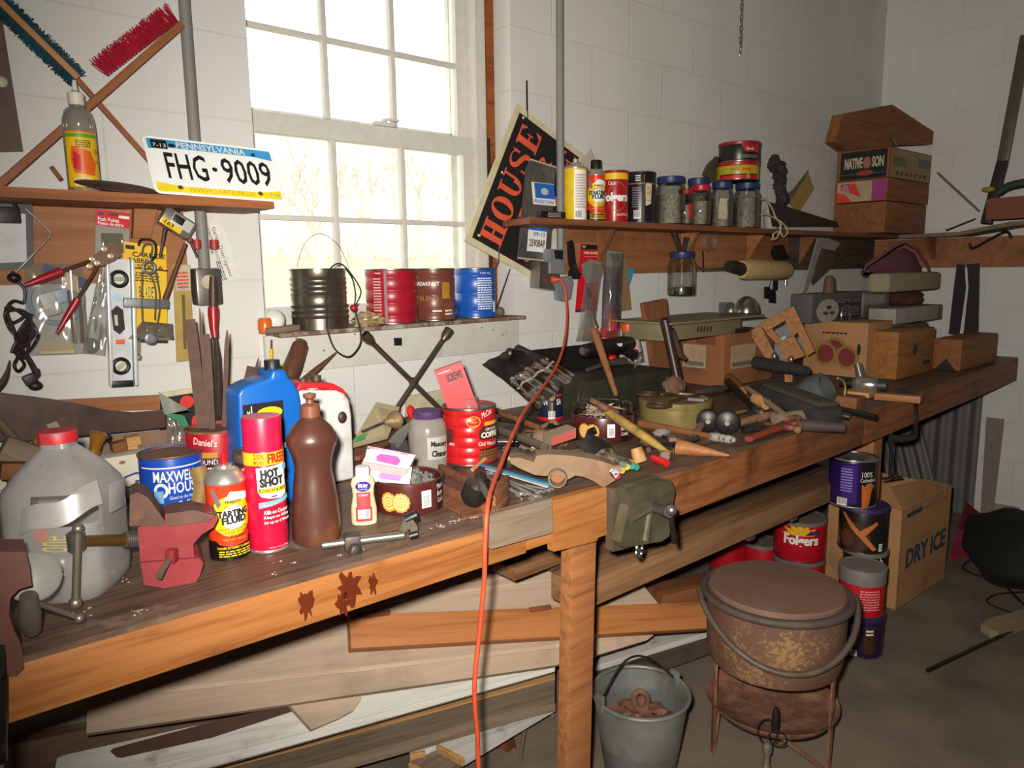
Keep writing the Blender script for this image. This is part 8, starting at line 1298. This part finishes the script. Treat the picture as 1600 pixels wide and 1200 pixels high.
zq = zt_ + .001; o = V((Yp(945, 560, -.22).x, -.22, zq + .035)); t = T('cordless_drill', 'black drill with red trim lying in the open dark toolbox', 'drill', o - V((0, 0, .035))); a_, b_ = Yp(913, 548, -.22), Yp(985, 536, -.18); d = b_ - a_; t.p('body', B().tube([a_, a_ + d * .2, a_ + d * .35, a_ + d * .8, b_], [.022, .026, .031, .031, .024], 16), blackp); t.p('chuck', B().cyl(a_ - d * .04, a_ + d * .1, .013), steel); t.p('grip', B().tube([a_ + d * .75, a_ + d * .75 + V((.06, -.02, -.045))], [.022, .018], 12), blackp); t.p('red_trim', B().blob(a_ + d * 1.0 + V((.0, -.012, -.03)), (.026, .014, .010)), redk); t.p('red_trigger', B().blob(a_ + d * .5 + V((0, -.02, -.038)), (.018, .012, .012)), redk); t.p('label', B().box(a_ + d * .6 + V((0, -.03, .006)), (.028, .003, .011)), whitep)
one('pliers', 'grey handled pliers lying under the drill in the toolbox', 'pliers', B().tube([Yp(918, 578, -.26), Yp(945, 568, -.25), Yp(975, 560, -.24)], [.009, .014, .010], 10, flat=.6).tube([Yp(945, 568, -.25), Yp(982, 566, -.24)], [.011, .008], 10), mat('grip_grey', '#45433f', .5))
c = V((Yp(994, 545, -.14).x, -.14, zq)); q1 = Yp(980, 503, -.11); d = (q1 - c).normalized(); Rz = frame(d, (0, -1, 0)); Rz = Mx((Rz @ V((0, 1, 0)), Rz @ V((0, 0, 1)), Rz @ V((1, 0, 0)))).transposed(); L = (q1 - c).length; t = T('glue_bottle', 'clear bottle with an orange cap leaning behind the drill', 'bottle', c); t.p('body', B().lathe(c, [(.0003, 0), (.03, .002), (.032, L * .2), (.03, L * .7), (.025, L * .8)], 22, Rz), film); t.p('label', B().lathe(c, [(.0325, L * .25), (.031, L * .66)], 22, Rz), mat('bottle_label', '#b0a898', .5)); t.p('cap', B().lathe(c, [(.027, L * .78), (.028, L * .95), (.02, L), (.0003, L)], 22, Rz), mat('cap_orange', '#cf5a1c', .4))
pts = [Yp(x, y, -.20) for x, y in ((1006, 474), (1042, 467), (1050, 545), (1052, 580), (1022, 580))]; one('wood_board', 'upright brown board with a worn end behind the dark-handled hammer', 'board', B().prism(pts, (0, .02, 0)), wood('board_brown', '#7d5032', '#5e3a24', '#8a5a3a', 1, .7), pts[-1], frame((0, 0, 1)))
t = T('hammer', 'hammer with a dark turned handle standing head down behind the gold tin', 'hammer', Yp(1062, 605, -.36)); t.p('handle', B().tube([Yp(1038, 498, -.33), Yp(1040, 505, -.33), Yp(1045, 530, -.34), Yp(1060, 600, -.38)], [.014, .020, .017, .017], 12), mat('handle_maroon', '#35201b', .4)); t.p('claw', B().tube([Yp(1048, 515, -.33), Yp(1062, 555, -.34), Yp(1071, 560, -.35)], [.014, .013, .008], 10), mat('claw_brown', '#4d3527', .6)); 
def cbox(nm, lb, cat, pc, pb_, pl, pr, pt, m):
    """box on the bench whose near vertical edge is at pixel pc: its left face runs back to column pl, its front face right to column pr"""
    q = Zp(pc, pb_, ZB); x0, y0 = q.x, q.y
    def bis(f, a, b_, tgt):
        for i in range(40):
            m_ = (a + b_) / 2
            if (prj(f(m_))[0] > tgt) == (prj(f(b_))[0] > tgt): b_ = m_
            else: a = m_
        return a
    y1 = min(-.012, bis(lambda y: V((x0, y, ZB)), y0, 3, pl)); x1 = min(bis(lambda x: V((x, y0, ZB)), x0, 8, pr), XB - .012); zt = Yp(pc, pt, y0).z
    t = T(nm, lb, cat, (x0, y0, ZB)); t.p('box', B().box(((x0 + x1) / 2, (y0 + y1) / 2, (ZB + zt) / 2), (x1 - x0, y1 - y0, zt - ZB), None, 0, .004), m)
    return t, x0, y0, x1, y1, zt, (y1 - y0), Print(flat((x0, y1, ZB), (0, -1, 0), (0, 0, 1))), Print(flat((x0, y0, ZB), (1, 0, 0), (0, 0, 1)))
t, x0_, y0_, x1_, y1_, zt2, L, p, p2 = cbox('cardboard_box', 'brown cardboard box with two pale labels on the bench behind the gold tin', 'box', 1130, 606, 1058, 1206, 522, card2); h_ = zt2 - ZB
for q_, w_ in ((p, L), (p2, x1_ - x0_)): q_.rect(w_ * .12, h_ * .32, w_ * .62, h_ * .76, 0); q_.lines(w_ * .18, h_ * .52, w_ * .55, h_ * .72, 4, 2); q_.rect(w_ * .16, h_ * .36, w_ * .58, h_ * .44, 1)
p.rect(w_ * .25, h_ * .78, w_ * .5, h_ * .99, 3)
for q_ in (p, p2): lab(t, q_, [mat('label_pale', '#a89474', .7), mat('label_grey', '#6a6358', .7), mat('label_faint', '#b5826a', .7), mat('tape_brown', '#7a4428', .6)], 'printing')
bxt = zt2; a_, b_ = Yp(1050, 500, -.36), Yp(1196, 500, -.36); t = T('metal_hood', 'beige metal lamp housing lying on the brown cardboard box', 'lamp', ((a_.x + b_.x) / 2, -.2, bxt)); bg_ = mat('beige_metal', '#85795c', .5, .2); zh = Yp(1120, 500, -.36).z; t.p('rim', B().box(((a_.x + b_.x) / 2, -.22, zh), (b_.x - a_.x, .28, .008), None, 0, .003), bg_); t.p('body', B().box(((a_.x + b_.x) / 2 - .02, -.2, (zh + bxt) / 2), (b_.x - a_.x - .12, .2, zh - bxt), None, 0, .006), bg_); b = B()
for i in range(5): q = Yp(1091 + i * 5, 514, -.302); b.box(q, (.006, .002, .022), frame((1, 0, .0)) @ Mx.Rotation(.5, 3, 'Y'))
t.p('vent_slots', b, blackp); t.p('dark_gap', B().box((Yp(1160, 516, -.301).x, -.301, Yp(1160, 516, -.301).z), (.10, .003, .018)), blackp)
q = Yp(1166, 497, -.22); q.z = zh + .004; rr_ = 40 * dep(q) / FPX / 2; one('dome_lamp', 'shiny domed metal lamp shade lying on the beige housing', 'lamp', B().lathe(q, [(rr_, 0)] + [(rr_ * math.cos(k), rr_ * 1.25 * math.sin(k)) for k in [PI / 2 * i / 10 for i in range(1, 11)]], 32), mat('dome_metal', '#a39a86', .22, .9)); one('glass_plate', 'small clear grey plate standing beside the domed shade', 'plate', B().prism([Yp(x, y, -.2) for x, y in ((1124, 472), (1146, 472), (1146, 497), (1124, 497))], (0, .003, 0)), clear('grey_glass', (.8, .84, .82, 1), .08, .05, '#7d8078', .5))
fo = wood('frame_orange', '#9a6430', '#7a4a20', '#a8733c', 1, .6); Q = Zp(1235, 600, ZB); t = T('caster_dolly', 'orange wooden frame with openings, tilted on the heap before the cardboard boxes', 'dolly', Q); vs_ = lambda pix, th, off=0: vslab(B(), pix, Q, th, 0, off)
t.p('board', vs_(((1170, 519), (1188, 507), (1214, 560), (1200, 566)), .03), fo); t.p('board', vs_(((1187, 506), (1237, 479), (1243, 492), (1197, 518)), .03), fo); t.p('board', vs_(((1231, 484), (1240, 478), (1273, 549), (1262, 556)), .05, .02), fo); t.p('board', vs_(((1214, 536), (1240, 524), (1258, 556), (1228, 566)), .03), fo); t.p('board', vs_(((1196, 519), (1206, 514), (1224, 535), (1216, 540)), .02), fo); t.p('board', vs_(((1226, 500), (1238, 495), (1246, 520), (1238, 526)), .02), fo)
t.p('grey_bar', vs_(((1212, 533), (1226, 524), (1234, 538), (1220, 547)), .02, -.01), mat('bar_grey', '#5d6166', .4, .4)); t.p('hinge', B().blob(vpt(1210, 557, Q, .01), (.012, .012, .018)), steel); t.p('hinge', B().blob(vpt(1236, 562, Q, .01), (.012, .012, .018)), steel); t.p('leg', vs_(((1225, 562), (1240, 560), (1238, 597), (1226, 597)), .02, -.02), fo)
t, x0_, y0_, x1_, y1_, zc_, L, p, p2 = cbox('cardboard_box', 'cardboard box with red flower print behind the silver drill', 'box', 1352, 592, 1254, 1390, 506, cardb); h_ = zc_ - ZB
for u, v in ((.5, .5), (.7, .36), (.36, .4)): p.ell(L * u, h_ * v, h_ * .22, h_ * .23, 1, 20, .05); p.ell(L * u, h_ * v, h_ * .16, h_ * .17, 0)
p.ell(L * .88, h_ * .52, .008, .025, 2); p.lines(L * .3, h_ * .78, L * .7, h_ * .84, 1, 2); lab(t, p, [mat('flower_red', '#742a24', .6), mat('flower_gold', '#8a6a34', .6), blackk], 'printing'); fy_ = (y0_ + y1_) / 2
t, x0_, y0_, x1_, y1_, zt3, L, p, p2 = cbox('wood_crate', 'wide brown wooden box with a diamond cut-out near the corner', 'crate', 1400, 594, 1354, 1456, 520, wood('drawer_wood', '#92602f', '#734523', '#9f6d3a', 1, .6)); W = x1_ - x0_; h_ = zt3 - ZB; p2.poly([(W * .38, h_ * .55), (W * .46, h_ * .42), (W * .54, h_ * .58), (W * .46, h_ * .74)], 0); p2.ell(W * .8, h_ * .25, W * .12, h_ * .05, 0); lab(t, p2, [blackk], 'cut_out')
t, x0_, y0_, x1_, y1_, zt4, L, p, p2 = cbox('wood_crate', 'brown wooden tray box with a notched front standing at the far end of the bench', 'crate', 1500, 580, 1455, 1556, 532, wood('drawer_wood2', '#84522c', '#683c20', '#905f35', 1, .6)); h_ = zt4 - ZB; p.poly([(L * .1, 0), (L * .5, h_ * .38), (L * .85, 0)], 0); lab(t, p, [blackk], 'notch')
# stack on the boxes near the corner
zS = zc_ + .001; yS = fy_ + .03
def st(px, py, y=yS): return Yp(px, py, y)
t = T('cereal_box', 'grey carton with a flower oval print standing on the flowered box', 'box', (st(1305, 508).x, yS, zS)); a_, b_ = st(1268, 500), st(1345, 500); zq = st(1300, 458).z; t.p('carton', B().box(((a_.x + b_.x) / 2, yS + .05, (zS + zq) / 2), (b_.x - a_.x, .1, zq - zS), None, 0, .003), mat('carton_grey', '#4d4d4a', .6)); p = Print(flat((a_.x, yS, zS), (1, 0, 0), (0, 0, 1))); w_, h_ = b_.x - a_.x, zq - zS; p.rect(w_ * .5, h_ * .05, w_ * .98, h_ * .8, 1); p.ell(w_ * .3, h_ * .38, w_ * .22, h_ * .42, 0); p.text('GEMCOR', w_ * .5, h_ * .62, w_ * .95, h_ * .78, 2, .02); [p.ell(w_ * (.26 + .06 * i), h_ * (.3 + .2 * (i % 2)), w_ * .05, h_ * .07, 3 + i % 2, 10, .2) for i in range(3)]; p.lines(w_ * .55, h_ * .15, w_ * .95, h_ * .5, 4, 2); lab(t, p, [mat('oval_white', '#a29c90', .6), mat('print_navy', '#25242e', .6), mat('print_grey', '#7d7a74', .6), mat('print_maroon', '#5a2a2a', .6), mat('print_ink', '#20202a', .6)], 'printing')
c = st(1312, 458); c.y = yS + .05; c.z = zq; one('wood_cone', 'brown tapered wooden peg standing on the grey carton', 'peg', B().lathe(c, [(.026, 0), (.02, .06), (.014, .075), (.0003, .076)], 18), mat('peg_brown', '#5e4630', .7))
q = st(1318, 492, yS - .03); one('metal_ring', 'grey metal ring leaning on the front of the grey carton', 'ring', B().tube([q + V((.042 * math.cos(k), -.01, .042 * math.sin(k))) for k in [2 * PI * i / 26 for i in range(26)]], .004, 7, 0, True), steel)
t = T('plastic_box', 'cloudy plastic food box standing beside the grey carton', 'container', (st(1368, 500).x, yS, zS)); a_, b_ = st(1345, 500), st(1385, 500); zb2 = st(1365, 455).z; t.p('box', B().box(((a_.x + b_.x) / 2, yS + .05, (zS + zb2) / 2), (b_.x - a_.x, .12, zb2 - zS), None, 0, .008), hazy); t.p('filling', B().blob(((a_.x + b_.x) / 2, yS + .05, zS + .03), (.05, .04, .03), None, .3), mat('olive_fill', '#6b6140', .8))
a_, b_ = st(1358, 452, -.42), st(1440, 452, -.42); one('cloth_roll', 'dirty white folded cloth on top of the stack near the corner', 'cloth', B().box(((a_.x + b_.x) / 2, -.46, (st(1390, 426, -.42).z + st(1390, 455, -.42).z) / 2), (b_.x - a_.x, .10, st(1390, 426, -.42).z - st(1390, 455, -.42).z), None, 0, .02), mat('cloth_dirty', '#8d8468', .9, bump=.3))
one('maroon_cloth', 'crumpled maroon cloth bulging under the folded white cloth', 'cloth', B().blob(st(1412, 466, -.36), (.12, .08, .045), None, .3, 2.5, 4, 0, 26, 14), mat('cloth_maroon', '#4f2a28', .9, bump=.4))
a_ = st(1349, 425, -.4); t = T('pink_tray', 'dusty pink plastic tray lying on edge at the top of the corner stack', 'tray', a_); o2 = [(1347, 428), (1352, 416), (1398, 384), (1414, 378), (1432, 388), (1450, 416), (1453, 430), (1446, 437), (1440, 428)]; i2 = [(1356, 424), (1360, 417), (1402, 391), (1414, 387), (1428, 395), (1440, 418), (1440, 426)]; pk = mat('tray_pink', '#7a4856', .5); t.p('base', B().prism([Yp(x, y, -.35) for x, y in i2], (0, .006, 0)), pk); t.p('rim', B().tube([Yp(x, y, -.40) for x, y in o2], .008, 8, 0, True), pk); b = B(); P1_, P2_ = [Yp(x, y, -.40) for x, y in o2], [Yp(x, y, -.35) for x, y in o2]
for i in range(len(P1_)): j = (i + 1) % len(P1_); b.add([P1_[i], P1_[j], P2_[j], P2_[i]], [(0, 1, 2, 3)])
t.p('wall', b, pk)
a_, b_ = st(1400, 490, -.56), st(1466, 486, -.56); zl, zh2 = st(1430, 503, -.56).z, st(1430, 480, -.56).z; t = T('white_carton', 'long pale carton with a dark end lying over the wooden drawer', 'carton', ((a_.x + b_.x) / 2, -.5, zl)); t.p('carton', B().box(((a_.x + b_.x) / 2, -.50, (zl + zh2) / 2), (b_.x - a_.x, .12, zh2 - zl), None, 0, .004), mat('carton_pale', '#8f8a80', .6)); t.p('end', B().box((b_.x + .02, -.50, (zl + zh2) / 2), (.05, .12, zh2 - zl), None, 0, .003), blackp)
one('flat_pan', 'dark flat pan lying under the pale carton on the drawer', 'pan', B().box(((a_.x + b_.x) / 2 - .02, -.5, zl - .022), (.2, .16, .035), None, 0, .01), mat('lid_dark', '#3a2e27', .6))
t = T('grass_shears', 'pair of long black blades hung on the right wall under the shelf', 'shears', Xp(1505, 525, XB - .03)); bl_ = mat('shear_black', '#16140f', .5)
t.p('blade', B().prism([Xp(x, y, XB - .03) for x, y in ((1495, 412), (1506, 414), (1508, 452), (1498, 524), (1482, 522), (1490, 450))], (.012, 0, 0)), bl_); t.p('blade', B().prism([Xp(x, y, XB - .03) for x, y in ((1511, 413), (1530, 411), (1528, 524), (1505, 524), (1513, 450))], (.012, 0, 0)), bl_)
t = T('long_pole', 'long grey and black pole leaning up the right wall on the shelf', 'pole', Xp(1545, 345, XB - .12)); a_, b_, c_ = Xp(1541, 350, XB - .14), Xp(1567, 252, XB - .09), Xp(1604, 55, XB - .03); t.p('dark_end', B().box((a_ + b_) / 2, ((b_ - a_).length, .05, .03), frame(b_ - a_, (-1, 0, 0)), 0, .004), mat('pole_black', '#22201d', .5)); t.p('shaft', B().box((b_ + c_) / 2, ((c_ - b_).length, .05, .028), frame(c_ - b_, (-1, 0, 0)), 0, .004), mat('pole_grey', '#5a564f', .4, .3))
one('copper_box', 'reddish brown box on the right-hand shelf at the edge of the picture', 'box', B().prism([Xp(x, y, XB - .2) for x, y in ((1541, 311), (1640, 302), (1640, 338), (1540, 344))], (.15, 0, 0)), mat('box_reddish', '#7d4430', .7))
t = T('green_coil', 'dark green glossy hose coil on the reddish box with a yellow end', 'hose', Xp(1590, 300, XB - .1)); t.p('coil', B().tube(smooth([Xp(x, y, XB - .15) for x, y in ((1560, 302), (1575, 292), (1600, 286), (1620, 284))], 3), .022, 10), mat('hose_green', '#2f3a2c', .35)); t.p('yellow_end', B().blob(Xp(1544, 296, XB - .15), (.012, .03, .014)), mat('end_yellow', '#8a8028', .5))
rod('thin_rod', 'thin grey rod slanting from the corner boxes to the right-hand shelf', 'rod', Xp(1465, 270, XB - .02), Xp(1530, 330, XB - .05), .006, .006, mat('rod_grey', '#6d655f', .5)); rod('wire_rod', 'thin dark rod lying at a slant on the corner of the shelves', 'rod', Xp(1478, 360, XB - .18), Xp(1524, 342, XB - .1), .004, .004, darkm)
# heap of tools before the boxes
hp = mat('dusty_black', '#2b2823', .85, var=.3, bump=.5); hb_ = mat('handle_dusty', '#7d654c', .75)
t = T('scrub_brush', 'big dusty black scrub brush lying in the tool heap', 'brush', zb(1255, 640)); a_, b_ = zb(1200, 612, .06), zb(1300, 650, .035); R = frame(b_ - a_); t.p('bristles', B().box((a_ + b_) / 2, ((b_ - a_).length, .09, .05), R, 0, .02), hp); t.p('back', B().box((a_ + b_) / 2 + V((0, 0, .03)), ((b_ - a_).length * .9, .07, .014), R, 0, .004), mat('brush_back', '#3d362e', .8))
H_ = (((1167, 606, .07), (1232, 652, .03), .009, .009, hb_, 'dusty_rake', 'pale dusty handle lying diagonally over the scrub brush'), ((1138, 596, .05), (1180, 640, .02), .014, .010, blackp, 'rubber_grip', 'black curved grip left of the pale dusty handle'), ((1180, 566, .10), (1262, 580, .09), .026, .018, hp, 'trimmer_grip', 'thick black grip at the back of the tool heap'), ((1155, 660, .012), (1215, 646, .02), .012, .012, rust, 'rusty_bar', 'rusty bar behind the caster wheels'), ((1160, 672, .01), (1218, 668, .01), .010, .008, darkm, 'flat_bar', 'dark flat bar beside the orange pipe wrench'), ((1210, 655, .02), (1300, 642, .03), .018, .014, mat('bristle_pale', '#7d6a55', .9, bump=.5), 'wire_brush', 'pale bristled brush lying under the scrub brush'), ((1290, 634, .02), (1368, 652, .012), .008, .011, blackp, 'black_screwdriver', 'black handled screwdriver at the right of the heap'), ((1300, 645, .02), (1328, 652, .012), .014, .010, darkm, 'dark_fitting', 'short dark fitting beside the black screwdriver'), ((1250, 664, .02), (1318, 668, .012), .018, .014, mat('metal_violet', '#4d3f3c', .6, .2), 'plane_body', 'dusty brown block of a tool at the front of the heap'), ((1180, 622, .05), (1198, 632, .04), .018, .018, palew, 'wood_dowel', 'round pale wooden end in the middle of the heap'), ((1105, 655, .02), (1165, 642, .03), .005, .006, mat('brass_rod', '#8a7240', .4, .5), 'brass_rod', 'thin yellowish rod behind the caster wheels'), ((1135, 590, .03), (1160, 612, .02), .03, .018, wood('turned_orange', '#94602f', '#75481f', '#a06b3a', 1, .5), 'turned_spindle', 'turned orange wooden piece behind the gold tin'))
for pa, pb, r0, r1, m_, nm, lb in H_: rod(nm, lb, 'tool', zb(*pa), zb(*pb), r0, r1, m_)
t = T('pipe_wrench', 'red-orange pipe wrench at the bench edge below the tool heap', 'wrench', zb(1170, 690)); a_, b_ = zb(1170, 686, .012), zb(1228, 664, .014); pw = mat('wrench_orange', '#8f3a26', .5, .1, dirt='#6a3a2c', damt=.3); t.p('handle', B().tube([a_, a_ * .5 + b_ * .5, b_], [.013, .014, .022], 10, flat=.6), pw); q = zb(1238, 666, .016); t.p('jaw', B().tube([q + V((.026 * math.cos(k), .02 * math.sin(k), 0)) for k in [2 * PI * i / 18 for i in range(18)]], .010, 8, 0, True), pw); t.p('hook_jaw', B().tube(smooth([zb(1228, 656, .025), zb(1244, 652, .028), zb(1252, 662, .022), zb(1246, 672, .014)], 3), .010, 8), rust)
t = T('grinder_guard', 'grey perforated tool housing with yellow wires in the heap', 'housing', zb(1270, 615)); q = zb(1275, 612, .066); t.p('housing', B().lathe(q, [(.035, -.05), (.05, -.045), (.055, .0), (.05, .04), (.04, .045), (.03, .04)], 24, frame((1, 0, 0), (-.5, -.6, .4))), mat('guard_grey', '#55585a', .5, .3, dirt='#3d3a36', damt=.3)); t.p('wire', B().tube(smooth([q + V((.02, -.06, .05)), q + V((.07, -.06, .03)), q + V((.08, -.06, -.01)), q + V((.04, -.07, -.03))], 4), .003, 6), mat('wire_yellow', '#9a8a3c', .5))
t = T('electric_drill', 'silver electric drill lying before the cardboard boxes', 'drill', zb(1350, 605)); a_, b_ = zb(1312, 598, .035), zb(1372, 602, .035); d = b_ - a_; t.p('motor', B().tube([a_ + d * .35, a_ + d * .45, a_ + d * .9, b_], [.022, .032, .032, .026], 16), mat('drill_silver', '#a5a29a', .25, .8)); t.p('nose', B().tube([a_, a_ + d * .36], [.016, .022], 14), blackp); t.p('rear_cap', B().tube([b_, b_ + d * .22], [.026, .022], 14), mat('cap_darkgreen', '#24302a', .5)); t.p('handle', B().tube([a_ + d * .6, a_ + d * .55 + V((.01, .02, .075))], [.016, .014], 10), mat('drill_silver', '#a5a29a'))
for pa, pb, wd, hh, m_, lb in (((1262, 622), (1345, 632), .07, .05, brownw, 'brown wood block under the silver drill'), ((1368, 618), (1440, 624), .05, .025, orange2, 'orange wood block at the bench edge by the clamp'), ((1325, 612), (1365, 616), .10, .02, palew, 'flat pale board behind the two wood blocks')):
    a_, b_ = zb(*pa, hh / 2), zb(*pb, hh / 2); one('wood_block', lb, 'wood block', B().box((a_ + b_) / 2, ((b_ - a_).length, wd, hh), frame(b_ - a_), 0, .003), m_, a_, frame(b_ - a_))
# ---------------------------------------------------------------- repeats of one kind share a group
for o in [q for q in COL.objects if q.parent is None and q.get('label')]:
    n, p = o.name.split('.')[0], o.location; low, sill = p.z < .84, 1.15 < p.z < 1.3 and -1.3 < p.x < -.3 and p.y > -.1
    g = {'coffee_can': 'coffee cans on the floor' if low else 'coffee cans on the window sill' if sill else 'coffee cans on the right wall shelf' if p.z > 1.4 else 'coffee cans on the bench', 'glass_jar': 'jars of hardware on the right wall shelf', 'file': 'old files standing in the red can', 'wrench': 'loose chrome wrenches' if p.x < -.3 and p.z < 1 else None,
         'plank': 'planks under the bench', 'shelf_plank': 'planks on the bench braces', 'bare_tree': 'bare trees outside', 'plastic_bag': 'plastic bags on the left wall', 'spray_can': 'spray cans on the right shelf' if p.z > 1.4 else 'spray cans on the bench', 'caster': 'black caster wheels', 'snuff_can': 'wide cans stacked on the jars', 'metal_bar': 'loose metal bars on the bench', 'wooden_box': 'wooden boxes in the corner', 'wood_crate': 'wooden boxes at the far end of the bench', 'cookie_tin': 'maroon cookie tins', 'soap_box': 'pink boxes in the cookie tin', 'wood_block': 'wood blocks on the bench', 'paint_brush': 'brush handles in the hanging jar', 'corrugated_sheet': 'corrugated sheets under the bench', 'push_brush': 'crossed brushes on the wall', 'cable': 'cables on the floor', 'conduit_pipe': 'conduit pipes', 'wood_scrap': 'wood scraps in the bench clutter' if p.z < 1.1 else None}.get(n)
    if g: o['group'] = g
